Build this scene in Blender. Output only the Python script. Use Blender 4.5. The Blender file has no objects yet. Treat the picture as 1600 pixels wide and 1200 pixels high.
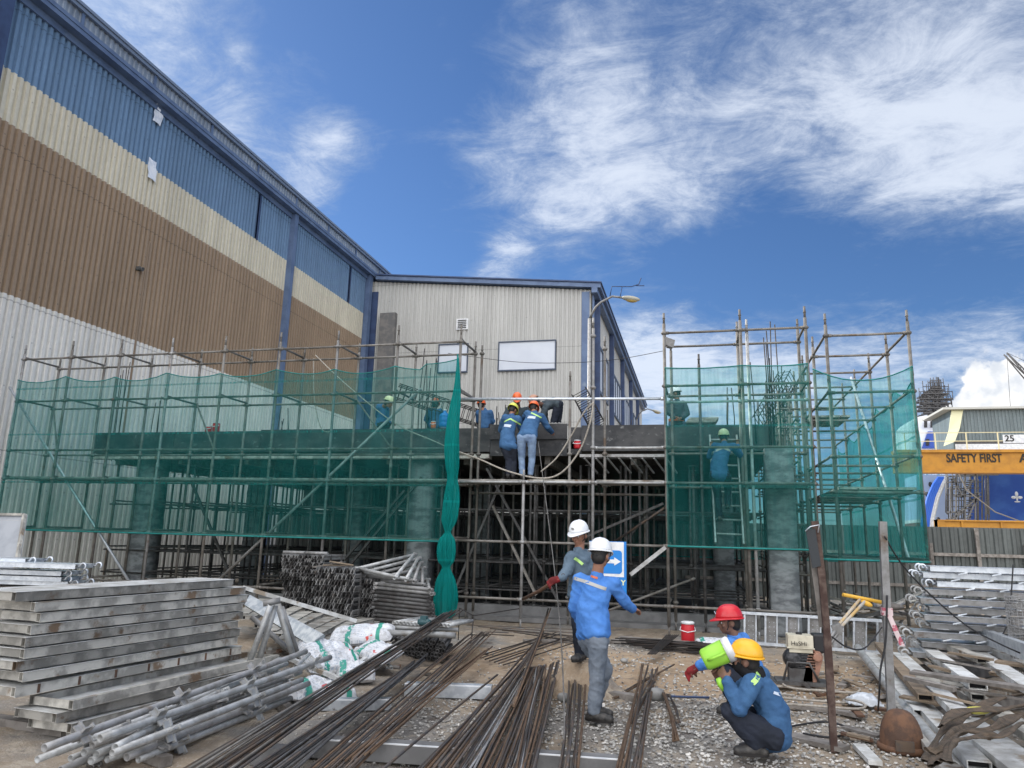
import bpy, bmesh, math, random
from mathutils import Vector as V, Matrix, noise as mnoise
R_ = math.radians
rnd = random.Random(7)
sc = bpy.context.scene
# ------------------------------------------------------------------ camera
HC = 1.63; FPX = 1150.0
AX = V((0.9700452336554561, 0.025329339199189754, 0.24160022607204595))
AY = V((0.24150956174428298, -0.20773748650354157, -0.9479020351741392))
AZ = V((0.026179691526366174, 0.97785661590896, -0.2076320362435938))
ROT = Matrix((AX, AY, AZ))
camd = bpy.data.cameras.new('camera'); cam = bpy.data.objects.new('camera', camd)
sc.collection.objects.link(cam); sc.camera = cam
camd.sensor_fit = 'HORIZONTAL'; camd.sensor_width = 36.0; camd.lens = 36.0 * FPX / 1600
camd.clip_start = 0.05; camd.clip_end = 3000
cam.matrix_world = Matrix.Translation((0, 0, HC)) @ ROT.to_4x4()
sc.render.resolution_x = 1024; sc.render.resolution_y = 768
def at(px, py, Y=None, X=None, z=None):
    r = ROT @ V((px - 800, 600 - py, -FPX))
    if Y is not None: t = Y / r.y
    elif X is not None: t = X / r.x
    else: t = (z - HC) / r.z
    return V((0, 0, HC)) + r * t
# ------------------------------------------------------------------ sky, sun, exposure
SUN_EL, SUN_AZ = 34.0, -68.0          # azimuth measured from +Y towards +X
w = bpy.data.worlds.new('World'); sc.world = w; w.use_nodes = True
nt = w.node_tree; nt.nodes.clear()
class NB:
    def __init__(s, nt): s.nt = nt
    def n(s, t, **k):
        o = s.nt.nodes.new(t)
        for a, b in k.items(): setattr(o, a, b)
        return o
    def link(s, a, b): s.nt.links.new(a, b)
    def setin(s, sock, v):
        if isinstance(v, bpy.types.NodeSocket): s.link(v, sock)
        elif v is not None: sock.default_value = v
    def m(s, op, a, b=None, c=None, clamp=False):
        o = s.n('ShaderNodeMath', operation=op, use_clamp=clamp)
        s.setin(o.inputs[0], a); s.setin(o.inputs[1], b) if b is not None else None
        if c is not None: s.setin(o.inputs[2], c)
        return o.outputs[0]
    def vm(s, op, a, b=None, out=0):
        o = s.n('ShaderNodeVectorMath', operation=op)
        s.setin(o.inputs[0], a)
        if b is not None: s.setin(o.inputs[1], b)
        return o.outputs[out]
    def noise(s, vec, scale, detail=4, rough=.5, dist=0.0, out=0):
        o = s.n('ShaderNodeTexNoise'); s.link(vec, o.inputs['Vector']) if vec is not None else None
        o.inputs['Scale'].default_value = scale; o.inputs['Detail'].default_value = detail
        o.inputs['Roughness'].default_value = rough; o.inputs['Distortion'].default_value = dist
        return o.outputs[out]
    def ramp(s, f, lo, hi, a=0.0, b=1.0, smooth=True):
        o = s.n('ShaderNodeMapRange'); o.interpolation_type = 'SMOOTHSTEP' if smooth else 'LINEAR'
        s.setin(o.inputs[0], f); o.inputs[1].default_value = lo; o.inputs[2].default_value = hi
        o.inputs[3].default_value = a; o.inputs[4].default_value = b
        return o.outputs[0]
    def mix(s, f, a, b):
        o = s.n('ShaderNodeMix', data_type='RGBA')
        s.setin(o.inputs[0], f); s.setin(o.inputs[6], a); s.setin(o.inputs[7], b)
        return o.outputs[2]
def c4(c): return (c[0], c[1], c[2], 1.0)
B = NB(nt)
tc = B.n('ShaderNodeTexCoord'); D = tc.outputs['Generated']
sky = B.n('ShaderNodeTexSky', sky_type='NISHITA'); sky.sun_disc = False
sky.sun_elevation = R_(SUN_EL); sky.sun_rotation = R_(SUN_AZ); sky.altitude = 0; sky.air_density = 1.0; sky.dust_density = 0.4; sky.ozone_density = 2.2
bgs = B.vm('MULTIPLY', sky.outputs[0], (0.25, 0.35, 0.48))
sep = B.n('ShaderNodeSeparateXYZ'); B.link(D, sep.inputs[0])
zc = B.m('MAXIMUM', sep.outputs[2], 0.0)
den = B.m('ADD', zc, 0.12)
comb = B.n('ShaderNodeCombineXYZ'); B.link(B.m('DIVIDE', sep.outputs[0], den), comb.inputs[0]); B.link(B.m('DIVIDE', sep.outputs[1], den), comb.inputs[1])
P = comb.outputs[0]
# wisps stretched along the wind, which blows across the view
mp = B.n('ShaderNodeMapping'); B.link(P, mp.inputs[0]); mp.inputs['Rotation'].default_value = (0, 0, R_(-28)); mp.inputs['Scale'].default_value = (0.9, 1.25, 1)
n1 = B.noise(mp.outputs[0], 1.7, 10, .64, .35)
n2 = B.noise(mp.outputs[0], 4.2, 10, .70, .9)
n3 = B.noise(P, 9.0, 9, .72, .5)
def blob(px, py, rad, amt):
    r = (ROT @ V((px - 800, 600 - py, -FPX))).normalized()
    d = B.vm('DISTANCE', B.vm('NORMALIZE', D), tuple(r), out=1)
    return B.ramp(d, rad, 0.0, 0.0, amt)
def addall(l):
    s = l[0]
    for a in l[1:]: s = B.m('ADD', s, a)
    return s
cover = addall([blob(930, 30, .18, .34), blob(1120, 30, .16, .26), blob(1400, 60, .30, .50), blob(1600, 120, .30, .50), blob(1450, 250, .17, .38), blob(1600, 265, .16, .40),
                blob(740, 250, .10, .44), blob(900, 255, .19, .72), blob(1060, 240, .17, .5), blob(1230, 230, .16, .42), blob(860, 110, .16, .3), blob(800, 400, .06, .5), blob(770, 425, .07, .55),
                blob(860, 330, .09, .26), blob(1080, 345, .07, .28), blob(1000, 330, .10, .18), blob(200, 30, .18, .34), blob(90, -60, .3, .34), blob(420, 180, .16, .22), blob(330, 60, .12, .22), blob(375, 80, .03, .45), blob(540, 215, .07, .5), blob(490, 240, .07, .4), blob(480, 300, .07, .48), blob(360, 200, .08, .3),
                blob(690, 38, .03, .34), blob(705, 105, .03, .3), blob(980, 560, .13, .75), blob(1060, 620, .18, .7), blob(1180, 580, .16, .6), blob(1330, 600, .2, .6), blob(1520, 570, .16, .55), blob(1560, 525, .08, .3), blob(1060, 455, .05, .2),
                blob(1200, 430, .17, -.45), blob(1500, 430, .13, -.45), blob(620, 420, .12, -.3), blob(600, 100, .12, -.3), blob(560, 20, .1, -.2)])
body = B.m('ADD', B.m('MULTIPLY', B.m('SUBTRACT', n1, .5), .85), B.m('ADD', B.m('MULTIPLY', B.m('SUBTRACT', n2, .5), 1.5), B.m('MULTIPLY', B.m('SUBTRACT', n3, .5), 1.0)))
dens = B.m('ADD', cover, body)
thin = B.ramp(dens, .04, 1.35, 0, .84)
# added bright cloud out of view, behind and overhead, to fill the shaded fronts
back = B.m('MAXIMUM', B.ramp(sep.outputs[1], -.02, -.70, 0, .9), B.ramp(sep.outputs[2], .70, .92, 0, .85))
nb = B.noise(P, 1.1, 6, .55, .2)
backm = B.m('MULTIPLY', back, B.ramp(nb, .25, .55))
# one towering cumulus low on the right
rc = (ROT @ V((1610 - 800, 600 - 665, -FPX))).normalized()
dd = B.vm('DISTANCE', B.vm('NORMALIZE', D), tuple(rc), out=1)
nn = B.noise(D, 22, 6, .55, 0)
cum = B.ramp(B.m('ADD', dd, B.m('MULTIPLY', B.m('SUBTRACT', nn, .5), .09)), .088, .076)
allc = B.m('MAXIMUM', B.m('MAXIMUM', thin, backm), cum)
shade = B.mix(B.ramp(dens, .35, 1.1), c4((2.1, 2.5, 3.1)), c4((3.5, 3.8, 4.3)))
shade = B.mix(cum, shade, B.mix(B.ramp(B.noise(D, 40, 4), .35, .62), c4((3.2, 3.4, 3.7)), c4((4.6, 4.6, 4.6))))
shade = B.mix(back, shade, c4((15.5, 15.3, 15.4)))      # tone of the added unseen cloud, brightened to serve as fill light
col = B.mix(allc, bgs, shade)
bg = B.n('ShaderNodeBackground'); B.link(col, bg.inputs[0]); bg.inputs[1].default_value = .1
out = B.n('ShaderNodeOutputWorld'); B.link(bg.outputs[0], out.inputs[0])
sl = bpy.data.lights.new('sun', 'SUN'); sl.energy = 2.0; sl.angle = R_(.5); sl.color = (1, .95, .88)
so = bpy.data.objects.new('sun', sl); sc.collection.objects.link(so)
sd = V((math.sin(R_(SUN_AZ)) * math.cos(R_(SUN_EL)), math.cos(R_(SUN_AZ)) * math.cos(R_(SUN_EL)), math.sin(R_(SUN_EL))))
so.rotation_euler = sd.to_track_quat('Z', 'Y').to_euler(); so.location = sd * 60
sc.view_settings.view_transform = 'Standard'; sc.view_settings.look = 'None'; sc.view_settings.gamma = 1.0
sc.view_settings.exposure = 1.3
# ------------------------------------------------------------------ helpers
def tag(o, label=None, cat=None, group=None, kind=None):
    if label: o['label'] = label
    if cat: o['category'] = cat
    if group: o['group'] = group
    if kind: o['kind'] = kind
    return o
def thing(name, label, cat, loc=(0, 0, 0), group=None, rz=0):
    o = bpy.data.objects.new(name, None); sc.collection.objects.link(o)
    o.location = loc; o.rotation_euler.z = rz; o.empty_display_size = .1
    return tag(o, label, cat, group)
def worldmat(o):
    m = Matrix.LocRotScale(o.location, o.rotation_euler, o.scale)
    return worldmat(o.parent) @ m if o.parent else m
class MB:
    def __init__(s): s.v = []; s.f = []; s.mi = []; s.sm = []
    def face(s, idx, m=0, smooth=False): s.f.append(idx); s.mi.append(m); s.sm.append(smooth)
    def hexa(s, c, m=0):
        b = len(s.v); s.v += [V(p) for p in c]
        for q in ((0, 3, 2, 1), (4, 5, 6, 7), (0, 1, 5, 4), (1, 2, 6, 5), (2, 3, 7, 6), (3, 0, 4, 7)): s.face([b + i for i in q], m)
    def box(s, lo, hi, m=0):
        a, b = lo, hi
        s.hexa([(a[0], a[1], a[2]), (b[0], a[1], a[2]), (b[0], b[1], a[2]), (a[0], b[1], a[2]), (a[0], a[1], b[2]), (b[0], a[1], b[2]), (b[0], b[1], b[2]), (a[0], b[1], b[2])], m)
    def obox(s, c, ax, ay, az, m=0):   # half-axis vectors
        c = V(c); ax, ay, az = V(ax), V(ay), V(az)
        s.hexa([c - ax - ay - az, c + ax - ay - az, c + ax + ay - az, c - ax + ay - az, c - ax - ay + az, c + ax - ay + az, c + ax + ay + az, c - ax + ay + az], m)
    def beam(s, p, q, w, h, up=(0, 0, 1), m=0):
        p, q = V(p), V(q); d = (q - p); L = d.length; d.normalize()
        u = V(up); sd_ = d.cross(u)
        if sd_.length < 1e-4: sd_ = d.cross(V((1, 0, 0)))
        sd_.normalize(); u = sd_.cross(d).normalized()
        s.obox((p + q) / 2, d * L / 2, sd_ * w / 2, u * h / 2, m)
    def tube(s, pts, r, n=8, m=0, cap=True, hollow=False):
        pts = [V(p) for p in pts]; k = len(pts); rs = r if isinstance(r, (list, tuple)) else [r] * k
        rings = []; prev = None
        for i, p in enumerate(pts):
            t = (pts[min(i + 1, k - 1)] - pts[max(i - 1, 0)]).normalized()
            if prev is None:
                a = t.orthogonal().normalized()
            else:
                a = (prev - t * prev.dot(t)); a = a.normalized() if a.length > 1e-5 else t.orthogonal().normalized()
            prev = a; b2 = t.cross(a); base = len(s.v)
            for j in range(n):
                an = 2 * math.pi * j / n; s.v.append(p + (a * math.cos(an) + b2 * math.sin(an)) * rs[i])
            rings.append(base)
        for i in range(k - 1):
            for j in range(n):
                s.face([rings[i] + j, rings[i] + (j + 1) % n, rings[i + 1] + (j + 1) % n, rings[i + 1] + j], m, True)
        if hollow:      # open pipe mouths: a short inner wall and a dark plug
            for (ri, p0, p1, rr) in ((rings[0], pts[0], pts[1], rs[0]), (rings[-1], pts[-1], pts[-2], rs[-1])):
                d = (p1 - p0).normalized() * min(.12, (p1 - p0).length * .3); b0 = len(s.v)
                for j in range(n): s.v.append(p0 + (s.v[ri + j] - p0) * .84)
                for j in range(n): s.v.append(p0 + (s.v[ri + j] - p0) * .84 + d)
                for j in range(n):
                    j2 = (j + 1) % n
                    s.face([ri + j, ri + j2, b0 + j2, b0 + j], m); s.face([b0 + j, b0 + j2, b0 + n + j2, b0 + n + j], m, True)
                s.face([b0 + n + j for j in range(n)], m)
        elif cap:
            s.face([rings[0] + j for j in range(n)][::-1], m); s.face([rings[-1] + j for j in range(n)], m)
        return s
    def grid(s, P, m=0, smooth=True, closed=False):
        b = len(s.v); ni = len(P); nj = len(P[0])
        for row in P: s.v += [V(p) for p in row]
        for i in range(ni - 1):
            for j in range(nj - 1): s.face([b + i * nj + j, b + i * nj + j + 1, b + (i + 1) * nj + j + 1, b + (i + 1) * nj + j], m, smooth)
            if closed: s.face([b + i * nj + nj - 1, b + i * nj, b + (i + 1) * nj, b + (i + 1) * nj + nj - 1], m, smooth)
    def lathe(s, prof, c, n=20, axis=(0, 0, 1), m=0, cap=True, smooth=True):
        c = V(c); ax = V(axis).normalized(); a = ax.orthogonal().normalized(); b = ax.cross(a)
        rows = [[c + ax * z + (a * math.cos(2 * math.pi * j / n) + b * math.sin(2 * math.pi * j / n)) * r for j in range(n)] for r, z in prof]
        b0 = len(s.v); s.grid(rows, m, smooth, closed=True)
        if cap:
            s.face([b0 + j for j in range(n)][::-1], m); s.face([b0 + (len(prof) - 1) * n + j for j in range(n)], m)
    def ell(s, c, a, b, cc, m=0, n=12, k=8):
        c, a, b, cc = V(c), V(a), V(b), V(cc); rows = []
        for i in range(k + 1):
            th = math.pi * i / k; th = min(max(th, .02), math.pi - .02)
            rows.append([c + cc * math.cos(th) + (a * math.cos(2 * math.pi * j / n) + b * math.sin(2 * math.pi * j / n)) * math.sin(th) for j in range(n)])
        b0 = len(s.v); s.grid(rows, m, True, closed=True)
        s.face([b0 + j for j in range(n)], m, True); s.face([b0 + k * n + j for j in range(n)][::-1], m, True)
    def prism(s, poly, d, m=0):   # planar polygon (3D points) extruded by vector d
        poly = [V(p) for p in poly]; d = V(d); b = len(s.v); n = len(poly); s.v += poly + [p + d for p in poly]
        s.face(list(range(b, b + n))[::-1], m); s.face(list(range(b + n, b + 2 * n)), m)
        for i in range(n): s.face([b + i, b + (i + 1) % n, b + n + (i + 1) % n, b + n + i], m)
    def build(s, name, mats, parent=None, origin=None, bevel=0, link=True):
        me = bpy.data.meshes.new(name)
        if not isinstance(mats, (list, tuple)): mats = [mats]
        if parent is not None: inv = worldmat(parent).inverted(); vs = [inv @ v for v in s.v]; loc = None
        else:
            if origin is None:
                xs = [v.x for v in s.v]; ys = [v.y for v in s.v]; zs = [v.z for v in s.v]
                origin = V(((min(xs) + max(xs)) / 2, (min(ys) + max(ys)) / 2, min(zs)))
            vs = [v - V(origin) for v in s.v]; loc = V(origin)
        me.from_pydata([tuple(v) for v in vs], [], s.f)
        for mt in mats: me.materials.append(mt)
        me.polygons.foreach_set('material_index', s.mi); me.polygons.foreach_set('use_smooth', s.sm)
        bm = bmesh.new(); bm.from_mesh(me); bmesh.ops.recalc_face_normals(bm, faces=bm.faces); bm.to_mesh(me); bm.free()
        me.update()
        o = bpy.data.objects.new(name, me); sc.collection.objects.link(o)
        if parent is not None: o.parent = parent
        else: o.location = loc
        if bevel:
            b = o.modifiers.new('bevel', 'BEVEL'); b.width = bevel; b.segments = 2; b.limit_method = 'ANGLE'
        return o
def copy_tree(o, parent=None):
    c = o.copy(); sc.collection.objects.link(c)
    if parent is not None: c.parent = parent
    for ch in [x for x in sc.collection.objects if x.parent == o]: copy_tree(ch, c)
    return c
_m = {}
def mat(name, col, rough=.6, metal=0.0, col2=None, ns=6.0, nd=4, lo=.4, hi=.62, bump=0.0, bs=60.0, col3=None, s3=2.0, lo3=.6, hi3=.7, spec=.4, scl=(1, 1, 1), sat=0.0):
    if name in _m: return _m[name]
    m = bpy.data.materials.new(name); m.use_nodes = True; _m[name] = m
    b = NB(m.node_tree); bs_ = m.node_tree.nodes['Principled BSDF']
    tc = b.n('ShaderNodeTexCoord'); oi = b.n('ShaderNodeObjectInfo')
    off = b.vm('SCALE', (13.1, 7.7, 3.3)); off.node.inputs[3].default_value = 1
    b.link(b.m('MULTIPLY', oi.outputs['Random'], 9.0), off.node.inputs[3])
    vec = b.vm('ADD', tc.outputs['Object'], off)
    if scl != (1, 1, 1): vec = b.vm('MULTIPLY', vec, scl)
    c = c4(col)
    if col2:
        f = b.ramp(b.noise(vec, ns, nd, .6), lo, hi); c = b.mix(f, c4(col), c4(col2))
    if col3:
        f = b.ramp(b.noise(vec, s3, 6, .65), lo3, hi3); c = b.mix(f, c, c4(col3))
    if sat:      # every object a slightly different tone
        hv = b.n('ShaderNodeHueSaturation'); b.setin(hv.inputs['Color'], c)
        b.link(b.ramp(oi.outputs['Random'], 0, 1, 1 - sat, 1 + sat, False), hv.inputs['Value']); c = hv.outputs[0]
    b.setin(bs_.inputs['Base Color'], c)
    bs_.inputs['Roughness'].default_value = rough; bs_.inputs['Metallic'].default_value = metal
    bs_.inputs['Specular IOR Level'].default_value = spec
    if bump:
        bp = b.n('ShaderNodeBump'); bp.inputs['Strength'].default_value = bump; bp.inputs['Distance'].default_value = .01
        b.link(b.noise(vec, bs, 5, .6), bp.inputs['Height']); b.link(bp.outputs[0], bs_.inputs['Normal'])
    return m
M = dict(
 galv=mat('old_galvanised_tube', (.30, .30, .30), .55, .35, (.20, .195, .185), 9, lo=.35, hi=.7, bump=.25, col3=(.15, .11, .08), s3=3.5, lo3=.58, hi3=.72, sat=.22),
 tube=mat('scaffold_tube', (.20, .19, .175), .6, .25, (.13, .12, .105), 5, bump=.2, col3=(.12, .085, .06), s3=2.3, lo3=.56, hi3=.7, sat=.2),
 tubel=mat('pale_tube', (.42, .43, .43), .5, .35, (.30, .30, .29), 8, bump=.25, col3=(.24, .20, .16), s3=3, lo3=.6, hi3=.72, sat=.18),
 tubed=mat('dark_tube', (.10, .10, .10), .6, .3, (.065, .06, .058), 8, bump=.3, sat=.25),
 bright=mat('new_galvanised', (.62, .66, .70), .38, .6, (.48, .52, .57), 12, sat=.12, bump=.1),
 plank=mat('worn_steel_plank', (.44, .425, .385), .66, .15, (.24, .232, .21), 5, nd=9, lo=.40, hi=.60, bump=.6, bs=30, col3=(.17, .12, .08), s3=3.0, lo3=.56, hi3=.66, sat=.3),
 ptop=mat('skylit_worn_plank', (.62, .63, .62), .6, .1, (.42, .415, .39), 5, nd=9, lo=.42, hi=.62, bump=.5, bs=40, col3=(.30, .25, .19), s3=3, lo3=.58, hi3=.68, sat=.2),  # sky light on plank tops painted in as paler base; brown stains are wear
 rebar=mat('rebar', (.085, .078, .075), .55, .5, (.13, .095, .07), 7, bump=.5, bs=180, sat=.35),
 rust=mat('rebar_rusty', (.15, .10, .065), .75, .3, (.11, .07, .045), 7, bump=.5, bs=180, sat=.25),
 black=mat('black_rebar', (.028, .027, .027), .6, .3, (.05, .04, .035), 8, bump=.3, sat=.2),
 rusty=mat('rust_brown', (.16, .085, .05), .85, .1, (.09, .055, .04), 8, bump=.6, bs=40, col3=(.22, .15, .11), s3=5),
 conc=mat('concrete', (.30, .30, .29), .85, 0, (.22, .22, .21), 2.5, nd=8, bump=.4, bs=25),
 concd=mat('plinth_concrete', (.20, .20, .20), .85, 0, (.14, .14, .14), 2.5, nd=8, bump=.4, bs=25),
 ply=mat('film_faced_ply', (.024, .026, .030), .5, 0, (.060, .060, .062), 2.2, nd=9, lo=.40, hi=.62, bump=.3, bs=18, col3=(.20, .20, .20), s3=6, lo3=.58, hi3=.74, scl=(1, 1, 1.6)),
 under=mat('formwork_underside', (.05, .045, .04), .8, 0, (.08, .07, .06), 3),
 wood=mat('timber', (.26, .20, .14), .8, 0, (.18, .14, .10), 8, bump=.4, scl=(1, 1, 4), sat=.3),
 woodg=mat('grey_timber', (.24, .22, .20), .85, 0, (.15, .135, .12), 8, bump=.4, sat=.3),
 blue=mat('blue_trim', (.12, .175, .29), .5, .1, (.09, .135, .235), 1.5, nd=8, col3=(.20, .25, .33), s3=.6),
 dblue=mat('dark_blue_downpipe', (.045, .075, .16), .5, .1, (.035, .055, .12), 2),
 white=mat('white_plastic', (.75, .76, .76), .5, 0, (.6, .62, .64), 5),
 black2=mat('black_plastic', (.02, .02, .022), .5),
 dark=mat('painted_shade_dark', (.012, .012, .013), .9),
 glass=mat('window_film', (.60, .64, .70), .3, 0, (.55, .59, .66), .5),
 red=mat('red_plastic', (.52, .02, .03), .4), orange=mat('orange_plastic', (.75, .16, .04), .4),
 yellow=mat('yellow_paint', (.70, .38, .03), .5, 0, (.55, .28, .025), 3, sat=0),
 lime=mat('lime_plastic', (.30, .62, .06), .4),
 rope=mat('pale_rope', (.42, .39, .34), .9, 0, (.30, .27, .23), 30),
 wire=mat('black_cable', (.02, .02, .022), .6),
)
# ------------------------------------------------------------------ ground
def gmat():
    m = bpy.data.materials.new('site_ground'); m.use_nodes = True; b = NB(m.node_tree); p = m.node_tree.nodes['Principled BSDF']
    tc = b.n('ShaderNodeTexCoord').outputs['Object']
    n1 = b.noise(tc, .55, 7, .6); n2 = b.noise(tc, 5, 8, .7); n3 = b.noise(tc, 45, 4, .6)
    c = b.mix(b.ramp(n1, .42, .60), c4((.27, .215, .155)), c4((.22, .21, .195)))
    c = b.mix(b.ramp(n2, .48, .66), c, c4((.38, .33, .26)))
    c = b.mix(b.ramp(n3, .55, .75), c, c4((.42, .40, .37)))
    dd = b.vm('DISTANCE', b.vm('MULTIPLY', b.vm('ADD', tc, (.1, -10.6, 0)), (.55, 1, 1)), (0, 0, 0), out=1)
    tan = b.ramp(b.m('ADD', dd, b.m('MULTIPLY', b.m('SUBTRACT', n1, .5), 3.0)), 2.6, 1.2)
    c = b.mix(tan, c, b.mix(b.ramp(n2, .4, .65), c4((.33, .235, .15)), c4((.43, .33, .225))))
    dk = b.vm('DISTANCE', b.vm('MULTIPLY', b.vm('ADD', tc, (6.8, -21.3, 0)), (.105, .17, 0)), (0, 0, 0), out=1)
    c = b.mix(b.ramp(dk, 1.0, .88), c, c4((.055, .05, .045)))      # shade under the slab, painted into the ground colour
    c = b.mix(b.ramp(b.noise(tc, 2.2, 7, .65), .57, .70), c, c4((.11, .09, .075)))
    b.link(c, p.inputs['Base Color']); p.inputs['Roughness'].default_value = .95
    bp = b.n('ShaderNodeBump'); bp.inputs['Strength'].default_value = .9; bp.inputs['Distance'].default_value = .03
    b.link(b.m('ADD', b.noise(tc, 9, 8, .7), b.m('MULTIPLY', b.noise(tc, 60, 4, .6), .5)), bp.inputs['Height']); b.link(bp.outputs[0], p.inputs['Normal'])
    return m
def axis_(lo, hi, a, b, st):
    l = [lo]; k = lo
    out = [lo, (lo + a) / 2, a - 15, a - 5]
    n = int((b - a) / st)
    return out + [a + i * (b - a) / n for i in range(n + 1)] + [b + 5, b + 15, (hi + b) / 2, hi]
def gz(x, y):
    f = max(0, min(1, (y - 3) / 2)) * max(0, min(1, (20 - y) / 3)) * max(0, min(1, (x + 12) / 3)) * max(0, min(1, (9 - x) / 3))
    return (.035 * (mnoise.noise((x * .9, y * .9, 1.3))) + .022 * mnoise.noise((x * 4, y * 4, 7)) + .012 * mnoise.noise((x * 11, y * 11, 3))) * f - .01
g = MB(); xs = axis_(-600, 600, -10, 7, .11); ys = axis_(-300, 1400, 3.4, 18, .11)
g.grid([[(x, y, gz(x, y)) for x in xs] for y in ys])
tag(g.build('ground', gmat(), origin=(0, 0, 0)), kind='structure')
stone = [mat('gravel_stone', (.42, .41, .38), .9, 0, (.30, .29, .275), 25, bump=.3), mat('gravel_stone_dark', (.22, .215, .205), .9), mat('gravel_stone_pale', (.58, .56, .52), .9)]
def stones(name, regions, mats):
    mb = MB()
    for (x0, x1, y0, y1, n, s0, s1) in regions:
        for i in range(n):
            x = rnd.gauss((x0 + x1) / 2, (x1 - x0) / 3.4); y = rnd.gauss((y0 + y1) / 2, (y1 - y0) / 3.4)
            s = rnd.uniform(s0, s1); a = rnd.uniform(0, 6.28); c = V((x, y, gz(x, y) + s * .25)); k = rnd.choice((0, 0, 0, 1, 2))
            b = len(mb.v)
            for (dx, dy, dz) in ((1, 0, 0), (0, 1, 0), (-1, 0, 0), (0, -1, 0), (.3, .2, .8), (-.3, -.2, -.8), (.5, -.6, .5), (-.6, .5, .6)):
                j = rnd.uniform(.7, 1.2)
                mb.v.append(c + V((dx * math.cos(a) - dy * math.sin(a), dx * math.sin(a) + dy * math.cos(a), dz * .8)) * s * .5 * j)
            for f in ((0, 1, 4), (1, 7, 4), (7, 2, 4), (2, 3, 4), (3, 6, 4), (6, 0, 4), (1, 2, 7), (3, 0, 6), (0, 5, 1), (1, 5, 2), (2, 5, 3), (3, 5, 0)): mb.face([b + i for i in f], k)
    return tag(mb.build(name, mats), kind='stuff')
tag(stones('gravel', [(-1.6, 1.3, 5.5, 9.3, 5200, .018, .042), (-3.2, -1.4, 5.6, 8.6, 1600, .012, .035), (-2.8, 0, 9, 13, 700, .015, .05), (.5, 3, 6, 12, 1300, .015, .05), (-2.2, -1.3, 8, 9, 400, .02, .04)], stone), 'loose grey gravel spread over the dirt around the crouching men', 'gravel')
# ------------------------------------------------------------------ corrugated cladding
def corr(mb, x0y0, d, L, zlo, zhi, nrm, pitch=.2, depth=.035, m=0, prof=((0, 0), (.36, 0), (.5, 1), (.86, 1))):
    x0, y0 = x0y0; n = int(L / pitch); pts = []
    for i in range(n):
        for f, h in prof:
            t = (i + f) * pitch; pts.append((t, h * depth))
    pts.append((n * pitch, 0)); b = len(mb.v)
    for t, h in pts:
        x = x0 + d[0] * t + nrm[0] * h; y = y0 + d[1] * t + nrm[1] * h
        lo = zlo(t) if callable(zlo) else zlo; hi = zhi(t) if callable(zhi) else zhi
        mb.v += [V((x, y, lo)), V((x, y, hi))]
    for i in range(len(pts) - 1): mb.face([b + 2 * i, b + 2 * i + 2, b + 2 * i + 3, b + 2 * i + 1], m)
def wallmat(name, bands, dirt=.25):
    m = bpy.data.materials.new(name); m.use_nodes = True; b = NB(m.node_tree); p = m.node_tree.nodes['Principled BSDF']
    tc = b.n('ShaderNodeTexCoord').outputs['Object']; s = b.n('ShaderNodeSeparateXYZ'); b.link(tc, s.inputs[0])
    c = c4(bands[0][1])
    for z, cc in bands[1:]: c = b.mix(b.m('GREATER_THAN', s.outputs[2], z), c, c4(cc))
    n1 = b.noise(b.vm('MULTIPLY', tc, (1, 1, .12)), 2.2, 7, .65); n2 = b.noise(tc, 7, 7, .7)
    lap = b.m('LESS_THAN', b.m('FRACT', b.m('DIVIDE', b.m('ADD', s.outputs[2], .35), 3.9)), .009)
    scr = b.m('MULTIPLY', b.m('LESS_THAN', b.m('FRACT', b.m('DIVIDE', s.outputs[2], 1.3)), .03), b.m('LESS_THAN', b.m('FRACT', b.m('DIVIDE', b.m('ADD', s.outputs[0], s.outputs[1]), .6)), .07))
    v = b.m('MULTIPLY', b.m('SUBTRACT', 1.0, b.m('MULTIPLY', b.m('MAXIMUM', lap, scr), .35)), b.m('MULTIPLY', b.ramp(n1, .35, .7, 1 - dirt, 1.0), b.ramp(n2, .35, .7, 1 - dirt * .6, 1.0)))
    sh = b.ramp(b.noise(b.vm('MULTIPLY', tc, (1, .45, .08)), 1.1, 1, .5), .35, .65, .95, 1.04)
    mm = b.n('ShaderNodeMix', data_type='RGBA', blend_type='MULTIPLY'); mm.inputs[0].default_value = 1; b.setin(mm.inputs[6], c)
    cv = b.n('ShaderNodeCombineColor'); vv = b.m('MULTIPLY', v, sh)
    for i in range(3): b.link(vv, cv.inputs[i])
    b.link(cv.outputs[0], mm.inputs[7]); b.link(mm.outputs[2], p.inputs['Base Color'])
    p.inputs['Roughness'].default_value = .55; return m
XW = -17.5; YC = 35.9
wm = wallmat('banded_cladding', [(0, (.80, .785, .74)), (7.6, (.345, .255, .175)), (12.08, (.68, .64, .52)), (13.5, (.165, .275, .43))], .15)
wh = thing('warehouse', 'tall warehouse whose ribbed side wall is banded blue, cream, brown and white', 'warehouse', (XW - 12, 30, 0))
mb = MB(); corr(mb, (XW, 1.0), (0, 1), 79, 0, 15.85, (1, 0), depth=.075, prof=((0, 0), (.42, 0), (.49, 1), (.93, 1))); mb.box((XW - .3, 1, 0), (XW - .06, 80, 15.85)); mb.box((XW - 24, 79.7, 0), (XW - .31, 80, 15.85)); mb.box((XW - 24, 1, 0), (XW - .31, 1.3, 15.85)); mb.box((XW - 24.3, 1, 0), (XW - 24, 80, 15.85))
o = mb.build('ribbed_wall', wm, None, origin=(XW, 0, 0)); o.parent = wh; o.location = V((XW, 0, 0)) - wh.location
upm = wallmat('roof_fascia', [(0, (.30, .37, .47))], .3)
mb = MB(); corr(mb, (XW + .12, 1.0), (0, 1), 79, 16.02, 16.68, (1, 0), pitch=.2, depth=.03); mb.box((XW - .3, 1, 15.86), (XW + .1, 80, 16.66)); mb.build('upper_fascia', upm, wh)
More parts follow.
